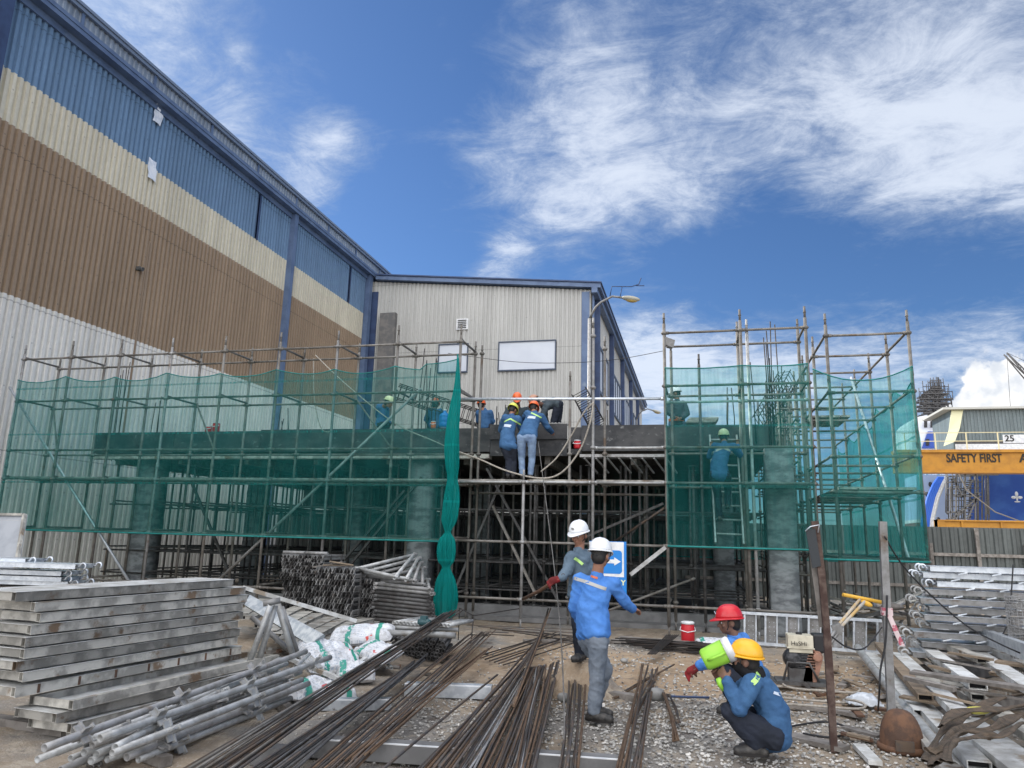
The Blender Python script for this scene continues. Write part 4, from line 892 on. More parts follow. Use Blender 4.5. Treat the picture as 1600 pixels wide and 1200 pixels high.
def person(label, J, look, up=(0, 0, 1), k=1.0, helmet='white', jacket=None, trousers=None, vox=.011, skinm=None, hand_curl=.7, mask=None, near=False, gl=None, group=None, base=None, hem=.0, stripes=None, jflare=1.0, armr=1.0, bodyw=1.0, strap=True, ndet=True, sitting=False, palm=None):
    """J: world joints; look: facing direction of the head"""
    J = {a: V(b) for a, b in J.items()}; sk = skinm or skin
    base = V(base) if base else V(((J['ankL'].x + J['ankR'].x) / 2, (J['ankL'].y + J['ankR'].y) / 2, min(J['ankL'].z, J['ankR'].z) - .08 * k))
    t = thing('person', label, 'person', base, group)
    hd = J['head']; f = nrm(look); u = nrm(V(up) - f * V(up).dot(f)); s = f.cross(u).normalized()      # s = the head's own right
    sh = (J['shR'] - J['shL']); shn = sh.normalized(); hp = (J['hipR'] - J['hipL']); hpn = hp.normalized()
    neck = (J['shL'] + J['shR']) / 2; pel = (J['hipL'] + J['hipR']) / 2; spine = (neck - pel); sp = spine.normalized()
    mid = J.get('belly', pel.lerp(neck, .5))
    shw = sh.length / 2; fr = shn.cross(sp).normalized() * -1
    # ---- body: one continuous skin, head to foot
    b = Soft()
    b.ell(hd + u * .015 * k, s * .076 * k, f * .096 * k, u * .098 * k); b.ell(hd - u * .045 * k + f * .02 * k, s * .06 * k, f * .072 * k, u * .07 * k)
    b.ell(hd - u * .088 * k + f * .062 * k, s * .028 * k, f * .024 * k, u * .022 * k)                       # chin
    b.limb([hd + f * .094 * k - u * .005 * k, hd + f * .112 * k - u * .034 * k], [.010 * k, .016 * k])         # nose
    b.ell(hd + f * .088 * k + u * .02 * k, s * .05 * k, f * .012 * k, u * .010 * k)                         # brow
    b.ell(hd + f * .086 * k - u * .060 * k, s * .026 * k, f * .016 * k, u * .008 * k); b.ell(hd + f * .084 * k - u * .072 * k, s * .022 * k, f * .016 * k, u * .008 * k)   # lips
    for q in (-1, 1):
        b.ell(hd + s * q * .078 * k - u * .012 * k - f * .012 * k, s * q * .012 * k, f * .022 * k, u * .032 * k)    # ear
        b.ell(hd + s * q * .038 * k - u * .03 * k + f * .066 * k, s * .025 * k, f * .02 * k, u * .025 * k)         # cheek
    b.limb([hd - u * .05 * k - f * .02 * k, neck + sp * .03 * k], [.052 * k, .062 * k])
    for i in range(15):
        q = i / 14; c = (pel.lerp(mid, q * 2) if q < .5 else mid.lerp(neck, q * 2 - 1)); ax = (hpn * (1 - q) + shn * q).normalized(); w_ = (.125 - .02 * math.sin(q * 3.14) + .01 * q) * k * bodyw
        fw = ax.cross(sp).normalized(); b.ell(c - sp * .05 * q * k, ax * w_, fw * .08 * k, sp * .06 * k)
    for q in 'LR':
        b.limb([J['sh' + q], J['el' + q], J['wr' + q]], [.040 * k, .034 * k, .028 * k]); b.limb([J['hip' + q], J['kn' + q], J['ank' + q]], [.085 * k, .055 * k, .04 * k])
        toe = J.get('toe' + q); a = J['ank' + q]
        if toe is not None: dd_ = V((toe.x - a.x, toe.y - a.y, 0)).normalized() * .1 * k; b.limb([a - V((0, 0, .03 * k)), a + dd_ - V((0, 0, .045 * k))], [.036 * k, .026 * k])
        # hand: palm, four fingers, thumb
        w = J['wr' + q]; hdn = nrm(J['hand' + q] - w); arm = nrm(w - J['el' + q])
        pn = V(palm[q]) if palm and q in palm else (V((0, 0, -1)) if abs(hdn.z) < .7 else -f)
        pn = (pn - hdn * pn.dot(hdn)).normalized(); sd_ = hdn.cross(pn).normalized()
        # the thumb leaves on the side nearest the middle of the body
        if sd_.dot(pel.lerp(neck, .5) - w) < 0: sd_ = -sd_
        b.limb([w, w + hdn * .03 * k], [.027 * k, .026 * k]); b.ell(w + hdn * .055 * k, sd_ * .040 * k, pn * .016 * k, hdn * .048 * k)
        if near:
            cu = hand_curl
            for i, (o_, ln) in enumerate(((.030, .072), (.011, .080), (-.010, .074), (-.029, .060))):
                p0 = w + (hdn * .092 + sd_ * o_) * k; a1 = .35 * cu + .08 * i * cu; d1 = hdn * math.cos(a1) + pn * math.sin(a1); p1 = p0 + d1 * ln * .45 * k
                a2 = 1.1 * cu + .1 * i * cu; d2 = hdn * math.cos(a2) + pn * math.sin(a2); p2 = p1 + d2 * ln * .32 * k; a3 = 1.9 * cu; d3 = hdn * math.cos(a3) + pn * math.sin(a3); p3 = p2 + d3 * ln * .26 * k
                b.limb([p0 - hdn * .02 * k, p1, p2, p3], [.0105 * k, .0098 * k, .009 * k, .0075 * k])
            p0 = w + (hdn * .030 + sd_ * .034) * k; p1 = p0 + nrm(hdn * .7 + sd_ * .7 + pn * .4) * .038 * k; p2 = p1 + nrm(hdn * 1 + sd_ * .15 + pn * .7) * .032 * k; b.limb([p0, p1, p2], [.013 * k, .0115 * k, .009 * k])
        else:
            for i, o_ in enumerate((.028, .009, -.010, -.028)): p0 = w + (hdn * .085 + sd_ * o_) * k; p1 = p0 + nrm(hdn + pn * .5) * .035 * k; b.limb([p0, p1, p1 + nrm(hdn * .3 + pn) * .03 * k], [.0115 * k] * 3)
            p0 = w + (hdn * .03 + sd_ * .03) * k; b.limb([p0, p0 + nrm(hdn + sd_ + pn * .3) * .05 * k], [.014 * k, .011 * k])
    b.build('body', sk, t, vox=min(vox, .0085 if near else .013), smooth=2)
    # ---- eyes
    if near:
        for q in (-1, 1):
            mb = MB(); mb.ell(hd + s * q * .031 * k + f * .083 * k - u * .002 * k, s * .0135 * k, f * .010 * k, u * .008 * k, n=12, k=8); e = mb.build('eye', mat('eye_white', (.7, .68, .64), .3), t)
            mb = MB(); mb.ell(hd + s * q * .031 * k + f * .090 * k - u * .002 * k, s * .006 * k, f * .004 * k, u * .006 * k, n=10, k=6); mb.build('iris', hairm, e)
    # ---- hair
    h = Soft(); h.ell(hd + u * .03 * k - f * .014 * k, s * .083 * k, f * .094 * k, u * .096 * k); h.ell(hd - u * .025 * k - f * .045 * k, s * .072 * k, f * .06 * k, u * .07 * k); h.build('hair', hairm, t, vox=.012 * k)
    if mask:
        q = Soft(); q.ell(hd - u * .045 * k + f * .022 * k, s * .073 * k, f * .088 * k, u * .072 * k); q.limb([hd - u * .07 * k, neck + sp * .04 * k], [.07 * k, .085 * k]); q.build('face_mask', mask, t, vox=.011, wrinkle=.003, ws=20)
    # ---- trousers
    if trousers:
        q = Soft(); fw = hpn.cross(sp).normalized()
        for i in range(4): q.ell(pel + sp * (.035 * i) * k, hpn * (.152 - .006 * i) * k * bodyw, fw * .102 * k, sp * .09 * k)
        for w_ in 'LR':
            hp_, kn, an_ = J['hip' + w_], J['kn' + w_], J['ank' + w_]
            q.limb([hp_, hp_.lerp(kn, .5), kn, kn.lerp(an_, .5), an_ + (kn - an_).normalized() * .01], [.102 * k, .090 * k, .074 * k, .068 * k, .062 * k])
        q.build('trousers', trousers, t, vox=vox, wrinkle=.010 * k, ws=10)
    # ---- jacket
    if jacket:
        q = Soft()
        for i in range(27):
            z = i / 26; c = (pel.lerp(mid, z * 2) if z < .5 else mid.lerp(neck, z * 2 - 1)); ax = (hpn * (1 - z) + shn * z).normalized(); fw = ax.cross(sp).normalized()
            w_ = (.182 * jflare * (1 - z) + (shw / k - .015) * z - .012 * math.sin(z * 3.14)) * k * bodyw
            q.ell(c - sp * (hem * (1 - z) + .035 * z) * k, ax * w_, fw * (.135 * (1 - z) * jflare ** .5 + .12 * z) * k, sp * (.075 - .015 * z) * k)
        q.ell(neck + sp * .012 * k, shn * .085 * k, shn.cross(sp) * .075 * k, sp * .05 * k)
        for w_ in 'LR':
            S, E, W = J['sh' + w_], J['el' + w_], J['wr' + w_]
            q.limb([neck.lerp(S, .55) - sp * .01 * k, S, S.lerp(E, .5), E, E.lerp(W, .5), W], [r * k * armr for r in (.075, .078, .070, .062, .056, .048)])
        q.limb([neck + sp * .035 * k - f * .01, neck + sp * .065 * k], [.066 * k, .064 * k])
        jo = q.build('jacket', jacket, t, vox=vox, wrinkle=.013 * k, ws=8)
        J['_jacket'] = jo
        if stripes:
            from mathutils.bvhtree import BVHTree
            bv = BVHTree.FromPolygons([tuple(v.co) for v in jo.data.vertices], [tuple(p.vertices) for p in jo.data.polygons]); inv = worldmat(t).inverted()
            for (nm, m_, pts, wd, dirn) in stripes:      # ribbons laid on the cloth surface
                pts = [inv @ V(p) for p in pts]; dirn = nrm(dirn); N = 18; A, Bq = [], []
                run = nrm(pts[-1] - pts[0]); wv = nrm(run.cross(dirn)) * wd / 2
                for i in range(N + 1):
                    z = i / N * (len(pts) - 1); j = min(int(z), len(pts) - 2); p = pts[j].lerp(pts[j + 1], z - j); r = []
                    for sg in (-1, 1):
                        loc, n_, _, _ = bv.ray_cast(p + wv * sg - dirn * .5, dirn)
                        r.append(None if loc is None else loc - dirn * .006)
                    if r[0] is not None and r[1] is not None: A.append(r[0]); Bq.append(r[1])
                if len(A) > 2:
                    mb = MB(); mb.grid([A, Bq]); me = bpy.data.meshes.new(nm); me.from_pydata([tuple(v) for v in mb.v], [], mb.f); me.materials.append(m_); o = bpy.data.objects.new(nm, me); sc.collection.objects.link(o); o.parent = t
    # ---- boots, gloves
    for q in 'LR':
        toe = J.get('toe' + q); a = J['ank' + q]
        if toe is not None:
            d = toe - a; d.z = 0; d = nrm(d) if d.length > .01 else f; sd_ = d.cross(V((0, 0, 1))); fl = a.z - .085 * k
            bt = Soft(); bt.limb([a + V((0, 0, .03 * k)), a - V((0, 0, .03 * k))], [.055 * k, .052 * k]); bt.ell(V((a.x, a.y, fl + .035 * k)) - d * .03 * k, sd_ * .043 * k, d * .055 * k, V((0, 0, .036 * k))); bt.ell(V((a.x, a.y, fl + .038 * k)) + d * .07 * k, sd_ * .046 * k, d * .095 * k, V((0, 0, .042 * k))); bt.ell(V((a.x, a.y, fl + .034 * k)) + d * .135 * k, sd_ * .048 * k, d * .055 * k, V((0, 0, .036 * k)))
            bo = bt.build('boot', shoe, t, vox=.010 if near else .016)
            mb = MB(); P = []
            for i in range(20):
                an_ = 2 * math.pi * i / 20; P.append(V((a.x, a.y, fl)) + d * (.05 + .135 * math.cos(an_)) * k + sd_ * .05 * k * math.sin(an_) * (1.05 if math.cos(an_) > 0 else .9))
            mb.prism(P, (0, 0, .022 * k)); mb.build('sole', hairm, bo)
        if gl and q in gl:
            w = J['wr' + q]; hdn = nrm(J['hand' + q] - w); g_ = Soft(); g_.limb([w, w + hdn * .11 * k], [.034 * k, .043 * k])
            for o_ in (-.03, -.01, .01, .03): sd_ = hdn.orthogonal().normalized(); g_.limb([w + hdn * .1 * k + sd_ * o_ * k, w + hdn * .15 * k + sd_ * o_ * 1.1 * k + V((0, 0, -.02)), w + hdn * .14 * k + sd_ * o_ * k + V((0, 0, -.05))], [.014 * k] * 3)
            g_.build('glove', glove, t, vox=.01)
    # ---- helmet: dome with ridges, all round rim and a peak
    if helmet:
        m_ = hm[helmet]; c = hd + u * .048 * k; mb = MB(); rows = []; N = 40
        for i in range(15):
            th = math.pi / 2 * i / 14; row = []
            for j in range(N):
                an_ = 2 * math.pi * j / N; cr = .108 * math.sin(math.pi / 2 - th + .0001) ** .82; cx, cy = math.cos(an_), math.sin(an_)
                ridge = 1 + .028 * math.exp(-(cy / .16) ** 2) * (1 if th > .25 else th * 4) + .012 * math.exp(-((abs(cy) - .45) / .1) ** 2) * (th > .3)
                row.append(c + f * cx * cr * 1.22 * k + s * cy * cr * k + u * (.122 * math.sin(th) * ridge) * k)
            rows.append(row)
        mb.grid(rows, closed=True); top = len(mb.v) - N
        mb.face([top + j for j in range(N)], 0, True)
        rim = []
        for (o_, dz) in ((1.0, 0.0), (1.09, -.006), (1.10, -.016), (1.0, -.012), (.97, -.004)):
            row = []
            for j in range(N):
                an_ = 2 * math.pi * j / N; pk = max(0, math.cos(an_)) ** 2.2; o2 = o_ + (pk * .38 if o_ > 1.01 else 0)
                row.append(c + f * math.cos(an_) * .108 * 1.22 * o2 * k + s * math.sin(an_) * .108 * (o_ + .0) * k + u * (dz - (pk * .022 if o_ > 1.01 else 0)) * k)
            rim.append(row)
        mb.grid(rim, closed=True); he = mb.build('helmet', m_, t)
        so_ = he.modifiers.new('solid', 'SOLIDIFY'); so_.thickness = .003
        mb = MB(); mb.obox(c + f * .1335 * k + u * .045 * k, s * .016 * k, (f * .35 + u).normalized() * .014 * k, f * .003); mb.build('badge', prn if helmet != 'white' else grey_st, he)
        if strap:
            mb = MB()
            for q in (-1, 1): mb.tube([c + s * q * .098 * k + f * .03 * k, hd + s * q * .078 * k - u * .04 * k + f * .03 * k, hd - u * .112 * k + f * .045 * k], .005 * k, 6)
            mb.tube([c + s * .085 * k - f * .07 * k, hd - f * .098 * k - u * .012 * k, c - s * .085 * k - f * .07 * k], .011 * k, 6); mb.build('chin_strap', M['black2'], t)
    return t
def J_(Y, **k):
    """joints given as (pixel x, pixel y, depth offset) at the distance Y"""
    o = {}
    for n, p in k.items(): o[n] = at(p[0], p[1], Y=Y + (p[2] if len(p) > 2 else 0))
    return o
# front man in the bright blue jacket, back to the viewer
Y = 7.2
P = J_(Y, head=(938, 868, .02), shL=(906, 907, .02), shR=(958, 913, .0), elL=(897, 950, .05), wrL=(908, 975, .28), handL=(918, 985, .34), elR=(974, 938, .12), wrR=(988, 951, .30), handR=(999, 953, .42),
       hipL=(918, 1000, .10), hipR=(935, 1000, -.05), belly=(925, 950, .0), knL=(946, 1045, .22), ankL=(930, 1102, .30), toeL=(955, 1112, .25), knR=(933, 1056, -.03), ankR=(928, 1111, .0), toeR=(952, 1126, -.02))
sts = [('reflective_band', grey_st, [at(890, 903, Y=Y - .15), at(918, 911, Y=Y - .15), at(946, 921, Y=Y - .15)], .03, (0, 1, 0)), ('back_print', prr, [at(902, 895, Y=Y - .15), at(932, 904, Y=Y - .15)], .02, (0, 1, 0))]
person('man in bright blue jacket and white helmet, back turned, one arm reaching right', P, (.25, 1, -.12), helmet='white', jacket=jb_, trousers=gj, vox=.0095, near=True, stripes=sts, hem=-.05, jflare=1.12, bodyw=1.03, armr=.9, palm={'R': (-.3, 0, -1)}, k=1.0)
# rear man with the gloved hand on a rod
Y = 8.45
P = J_(Y, head=(905, 836, 0), shL=(916, 868, .08), shR=(893, 872, -.1), elR=(886, 893, -.2), wrR=(877, 903, -.3), handR=(868, 906, -.33), elL=(922, 905, .1), wrL=(918, 930, -.05), handL=(914, 945, -.1), hipL=(915, 930, .05), hipR=(902, 930, -.05), belly=(906, 900, 0),
       knR=(903, 975, -.1), ankR=(906, 1019, 0), toeR=(897, 1028, -.15), knL=(915, 975, .05), ankL=(913, 1015, .25), toeL=(905, 1020, .1))
sts = [('reflective_band', stripe, [at(898, 872, Y=Y - .15), at(910, 882, Y=Y - .15)], .03, (0, 1, 0))]
person('man in grey blue shirt and white helmet facing the camera, red glove on a pipe', P, (-.38, -1, -.22), helmet='white', jacket=jg, trousers=trd, vox=.0105, near=True, gl='R', stripes=sts)
# crouching man with the red helmet
Y = 7.9
P = J_(Y, head=(1140, 972, 0), shL=(1142, 1008, -.13), shR=(1160, 1000, .16), elL=(1122, 1030, -.18), wrL=(1094, 1040, -.15), handL=(1082, 1047, -.15), elR=(1122, 1022, .2), wrR=(1098, 1038, .1), handR=(1086, 1047, .05), hipL=(1180, 1083, -.1), hipR=(1184, 1078, .12), belly=(1172, 1042, 0),
       knL=(1126, 1048, -.13), ankL=(1150, 1101, -.12), toeL=(1128, 1112, -.14), knR=(1130, 1046, .14), ankR=(1155, 1096, .14), toeR=(1132, 1106, .12))
person('crouching man in blue jacket and red helmet gazing to the left', P, (-1, -.12, -.06), up=(.05, 0, 1), helmet='red', jacket=jb_, trousers=trd, vox=.0105, near=True, gl='L', hand_curl=1.0, skinm=skind, base=at(1148, 1116, Y=Y))
# crouching man drinking from the green jug
Y = 6.6
P = J_(Y, head=(1166, 1032, 0), shL=(1176, 1068, -.15), shR=(1188, 1056, .16), elL=(1156, 1108, -.20), wrL=(1136, 1066, -.12), handL=(1124, 1045, -.05), elR=(1150, 1082, .22), wrR=(1126, 1062, .12), handR=(1116, 1046, .07), hipL=(1206, 1152, -.1), hipR=(1210, 1146, .12), belly=(1206, 1102, .02),
       knL=(1141, 1112, -.14), ankL=(1184, 1163, -.12), toeL=(1155, 1178, -.13), knR=(1148, 1106, .16), ankR=(1190, 1158, .14), toeR=(1162, 1170, .12))
sts = [('reflective_band', stripe, [at(1176, 1068, Y=Y - .24), at(1188, 1057, Y=Y - .24), at(1200, 1046, Y=Y - .2)], .04, (0, 1, 0)), ('back_print', prn, [at(1208, 1062, Y=Y - .2), at(1216, 1080, Y=Y - .2)], .045, (0, 1, 0)), ('back_print', prn, [at(1211, 1086, Y=Y - .2), at(1224, 1092, Y=Y - .2)], .02, (0, 1, 0))]
person('crouching man in yellow helmet and black mask drinking from a lime green jug', P, (-1, .25, .10), up=(-.1, 0, 1), helmet='yellow', jacket=jw, trousers=trd, vox=.0095, near=True, mask=maskm, skinm=skind, hand_curl=.9, stripes=sts, base=at(1170, 1184, Y=Y), palm={'L': (0, 1, .3), 'R': (0, -1, .3)}, hem=.05)
a = at(1099, 1032, Y=Y); b = at(1142, 1013, Y=Y); d = (b - a).normalized(); t = thing('drinking_jug', 'lime green drinking jug with a white lid held up by the crouching man', 'jug', a)
mb = MB(); L = (b - a).length; mb.lathe([(.075, 0), (.088, .02), (.095, L * .8)], a, 24, d); mb.build('body', M['lime'], t); mb = MB(); mb.lathe([(.099, L * .8), (.102, L), (.09, L + .012), (.02, L + .015)], a, 24, d); mb.build('lid', M['white'], t)
mb = MB(); o_ = V((0, -.1, 0)); mb.tube([a + d * L * .78 + o_, a + d * L * .6 + o_ * 1.25, a + d * L * .35 + o_ * 1.25, a + d * L * .15 + o_ * .95], .011, 8); mb.build('handle', M['lime'], t)
c = at(1122, 1072, Y=Y - .1); mb = MB(); mb.tube([c + V((0, 0, .06)), c + V((.02, 0, .02)), c + V((.045, 0, -.03))], [.02, .03, .018], 10); tag(mb.build('cup', M['lime']), 'small lime cup hanging from the drinking jug', 'cup')
# men on the scaffold deck
Y = 14.75
P = J_(Y, head=(801, 641, .25), shL=(789, 653, .1), shR=(809, 655, .15), elL=(783, 672, .25), wrL=(790, 678, .6), handL=(795, 679, .75), elR=(815, 672, .3), wrR=(822, 672, .7), handR=(826, 672, .85), hipL=(788, 696, -.1), hipR=(802, 697, -.1), belly=(793, 676, -.02), knL=(795, 720, 0), ankL=(794, 740, 0), toeL=(795, 745, .2), knR=(803, 720, .05), ankR=(802, 740, 0), toeR=(804, 745, .2))
person('man in blue jacket and lime yellow helmet leaning on the formwork from the deck', P, (.2, 1, -.6), helmet='lime', jacket=jw, trousers=trd, vox=.016, hem=.03, jflare=1.02, bodyw=1.12, armr=1.1, stripes=[('reflective_band', stripe, [at(786, 659, Y=14.7), at(797, 654, Y=14.7), at(810, 661, Y=14.7)], .035, (0, 1, 0)), ('back_print', prn, [at(788, 665, Y=14.7), at(799, 666, Y=14.7)], .06, (0, 1, 0))])
P = J_(Y, head=(834, 638, .45), shL=(824, 647, .25), shR=(846, 651, .3), elL=(815, 660, .5), wrL=(820, 668, .8), handL=(822, 669, .95), elR=(855, 667, .4), wrR=(862, 675, .75), handR=(864, 677, .9), hipL=(815, 684, -.15), hipR=(831, 684, -.15), belly=(828, 666, .05), knL=(815, 716, 0), ankL=(816, 741, 0), toeL=(817, 746, .2), knR=(831, 716, 0), ankR=(829, 741, 0), toeR=(833, 746, .2))
person('man in pale jeans and orange helmet bending over the formwork beside the lime helmet', P, (.1, 1, -.5), helmet='orange', jacket=jw, trousers=jeansl, vox=.016, jflare=1.0, hem=-.03, bodyw=1.2, armr=1.1, stripes=[('back_print', prn, [at(825, 652, Y=14.85), at(837, 653, Y=14.85)], .06, (0, 1, 0)), ('reflective_band', stripe, [at(830, 645, Y=14.9), at(845, 652, Y=14.9)], .03, (0, 1, 0))])
Y = 16.4
P = J_(Y, head=(808, 624, -.25), shL=(826, 641, -.05), shR=(794, 642, -.05), elL=(832, 660, -.2), wrL=(825, 668, -.35), handL=(822, 670, -.45), elR=(787, 660, -.2), wrR=(796, 668, -.35), handR=(800, 670, -.45), hipL=(816, 674, .2), hipR=(802, 674, .2), knL=(825, 680, -.2), ankL=(818, 690, .1), toeL=(818, 694, -.1), knR=(793, 680, -.2), ankR=(801, 690, .1), toeR=(801, 694, -.1))
person('man in dark jacket and orange helmet crouching on the slab facing the camera', P, (.2, -1, -.75), helmet='orange', jacket=jd, trousers=trd, vox=.018, skinm=skind, bodyw=1.15, armr=1.15)
P = J_(Y, head=(836, 627, -.25), shL=(853, 636, -.2), shR=(850, 632, .15), elL=(846, 655, -.3), wrL=(850, 668, -.4), handL=(850, 672, -.4), elR=(852, 655, .1), wrR=(856, 664, 0), handR=(856, 670, 0), hipL=(872, 632, -.1), hipR=(874, 632, .1), belly=(864, 629, 0), knL=(864, 662, -.1), ankL=(866, 688, -.1), toeL=(860, 692, -.1), knR=(872, 662, .1), ankR=(874, 686, .1), toeR=(868, 690, .1))
person('man bent double in dark jacket and tan helmet, above the others on the slab', P, (-.75, -.4, -.8), up=(-.6, 0, .8), helmet='tan', jacket=jd, trousers=trd, vox=.018, skinm=skind, jflare=1.15, bodyw=1.2, armr=1.1)
Y = 17.2
P = J_(Y, head=(752, 633, 0), shL=(748, 645, 0), shR=(766, 645, 0), elL=(747, 658, .1), wrL=(752, 664, .3), handL=(753, 666, .4), elR=(770, 658, .1), wrR=(766, 666, .3), handR=(765, 667, .4), hipL=(752, 668, 0), hipR=(765, 668, 0), knL=(750, 668, .4), ankL=(752, 678, .45), toeL=(752, 680, .6), knR=(764, 668, .4), ankR=(764, 678, .45), toeR=(764, 680, .6))
person('man in orange helmet sitting on the slab just right of the gathered net', P, (-.2, 1, 0), helmet='orange', jacket=jw, trousers=trd, vox=.018, jflare=.9)
Y = 16.4
P = J_(Y, head=(607, 629, -.1), shL=(592, 636, -.1), shR=(604, 640, .1), elL=(590, 650, .1), wrL=(601, 656, .2), handL=(606, 657, .25), elR=(605, 655, .1), wrR=(611, 660, .1), handR=(614, 661, .1), hipL=(592, 664, -.05), hipR=(599, 664, .1), knL=(603, 664, -.1), ankL=(596, 676, 0), toeL=(602, 680, 0), knR=(607, 662, .1), ankR=(601, 674, .1), toeR=(606, 678, .1))
person('crouching worker behind the left net beside the rebar, in blue jacket and pale helmet', P, (.8, .3, -.3), helmet='pale', jacket=jw, trousers=trd, vox=.018)
P = J_(16.9, head=(680, 632, 0), shL=(670, 643, 0), shR=(688, 643, 0), elL=(666, 656, .1), wrL=(672, 664, .2), handL=(674, 667, .3), elR=(692, 656, .1), wrR=(686, 664, .2), handR=(684, 667, .3), hipL=(673, 668, 0), hipR=(686, 668, 0), knL=(671, 672, .4), ankL=(673, 682, .3), toeL=(673, 684, .5), knR=(685, 672, .4), ankR=(685, 682, .3), toeR=(685, 684, .5))
person('worker in orange helmet behind the left net, just behind the blue water bottle', P, (0, 1, -.1), helmet='orange', jacket=jw, trousers=trd, vox=.018)
Y = 16.6
P = J_(Y, head=(1056, 615, 0), shL=(1048, 630, -.15), shR=(1068, 631, .1), elL=(1045, 645, -.2), wrL=(1054, 652, -.25), handL=(1060, 652, -.3), elR=(1074, 646, .05), wrR=(1066, 653, -.15), handR=(1061, 654, -.2), hipL=(1051, 662, 0), hipR=(1065, 662, 0), knL=(1051, 684, 0), ankL=(1051, 700, 0), toeL=(1047, 703, -.1), knR=(1064, 684, 0), ankR=(1064, 700, 0), toeR=(1062, 703, -.1))
pp = person('worker with white helmet standing on the right slab behind the net, hands together', P, (-1, .2, -.15), helmet='white', jacket=jd, trousers=jeans, vox=.018)
mb = MB(); c = at(1057, 657, Y=Y); mb.lathe([(.175, -.03), (.18, .03)], c, 20, cap=False); mb.build('orange_belt', M['orange'], pp)
Y = 14.7
P = J_(Y, head=(1131, 683, .3), shL=(1117, 697, .1), shR=(1146, 698, .1), elL=(1109, 713, .3), wrL=(1112, 700, .55), handL=(1112, 694, .6), elR=(1156, 711, .3), wrR=(1153, 697, .55), handR=(1153, 690, .6), hipL=(1116, 742, -.2), hipR=(1134, 743, -.2), belly=(1124, 720, -.1), knL=(1122, 775, .05), ankL=(1124, 806, .02), toeL=(1124, 814, .15), knR=(1137, 762, .15), ankR=(1137, 788, .1), toeR=(1137, 797, .25))
person('man in blue jacket and pale helmet climbing the ladder behind the right hand net', P, (.05, 1, .0), helmet='pale', jacket=jw, trousers=trd, vox=.016, jflare=1.02, hem=.04, stripes=[('reflective_band', grey_st, [at(1113, 702, Y=14.2), at(1131, 695, Y=14.2), at(1149, 702, Y=14.2)], .05, (0, 1, 0))])
# the long rods they handle
def PT_(x, y): return at(x, y, z=.01)
cable('rod', [at(841, 690, Y=Y0 - .1), at(868, 905, Y=9.0), at(881, 1090, Y=6.5), PT_(877, 1215)], .007, M['tube'], 'long thin rod reaching from the ground in front up to the deck', 'rod')
pole('steel_pipe', at(817, 936, Y=10.5), at(880, 899, Y=8.12), .022, M['rusty'], 'dark pipe gripped by the red gloved man', 'pipe')
# ------------------------------------------------------------------ stacks and heaps on the ground
def PT(px, py, z): return at(px, py, z=z)
ORD = ['topmost', 'second', 'third', 'fourth', 'fifth', 'sixth', 'seventh', 'eighth', 'ninth', 'tenth', 'eleventh', 'twelfth', 'thirteenth', 'fourteenth', 'fifteenth', 'sixteenth', 'seventeenth', 'eighteenth']
def plank(label, P, d, L, W, H, side=1, m='plank', top='ptop', group=None, cat='plank', name='steel_plank', tray=False, clamps=0, hooks=0, sd=None):
    """box section deck plank: pressed top, two hollow rails and end caps; P = near outer top corner, d = direction, W goes to the side"""
    P = V(P); d = nrm(d); s = (V(sd) if sd is not None else V((-d.y, d.x, 0))).normalized() * side; u = d.cross(s); u = u if u.z > 0 else -u
    t = thing(name, label, cat, P + s * W / 2 - u * H, group); rw = .045
    def bx(mb, a0, a1, b0, b1, c0, c1):   # along, across, down
        mb.obox(P + d * (a0 + a1) / 2 + s * (b0 + b1) / 2 - u * (c0 + c1) / 2, d * (a1 - a0) / 2, s * (b1 - b0) / 2, u * (c1 - c0) / 2)
    for o in (0, W - rw):
        mb = MB(); fl_ = (-.010, o + .004) if o == 0 else (o + rw - .004, o + rw + .010); bx(mb, .0, L, fl_[0], fl_[1], H, H + .004)
        bx(mb, 0, L, o, o + .004, .004, H); bx(mb, 0, L, o + rw - .004, o + rw, .004, H); bx(mb, 0, L, o + .004, o + rw - .004, H - .004, H); bx(mb, 0, L, o + .004, o + rw - .004, .004, .008)
        r = mb.build('rail', M[m], t)
        for e_ in (.05, L - .06): mb = MB(); bx(mb, e_, e_ + .01, o + .005, o + rw - .005, .009, H - .005); mb.build('hollow', M['dark'], r)  # dark plate set in the rail mouth as painted shade
    mb = MB()
    if tray: bx(mb, .01, L - .01, rw + .001, W - rw - .001, H - .012, H - .006)
    else: bx(mb, -.008, L + .008, -.009, W + .009, 0, .0035)
    mb.build('deck', M[top], t)
    for e_ in (.006, L - .012): mb = MB(); bx(mb, e_, e_ + .006, rw, W - rw, .006, H - .002); mb.build('end_cap', M[m], t)
    for k in range(clamps):
        a = (k + .5) / clamps * L; mb = MB(); bx(mb, a, a + .022, -.006, -.001, -.001, H + .004); mb.build('rust_stain_strap', M['rusty'], t)
    for k in range(hooks):
        for b in (.04, W - .04):
            mb = MB(); c = P + s * b - u * H * .45; r_ = .042
            mb.tube([c, c - d * .04] + [c - d * (.04 + r_ - r_ * math.cos(a_)) + u * (r_ * math.sin(a_)) for a_ in [math.pi * q / 8 * 1.35 for q in range(1, 9)]], .013, 8); mb.build('hook', M[m if m == 'bright' else 'tubel'], t)
    return t
A = PT(26, 925, 1.13); Bp = PT(368, 905, 1.13); dS = nrm(Bp - A); sS = V((-dS.y, dS.x, 0))
def onplane(px, py, off):
    n = V((dS.y, -dS.x, 0)); r = ROT @ V((px - 800, 600 - py, -FPX)); o = V((0, 0, HC)); q = A + n * off
    return o + r * ((q - o).dot(n) / r.dot(n))
LS = (Bp - A).length
near = [(26, 923), (56, 938), (65, 951), (51, 965), (43, 979), (42, 993), (31, 1008), (41, 1022)]
g1 = 'steel planks in the tall left stack'
zt = A.z
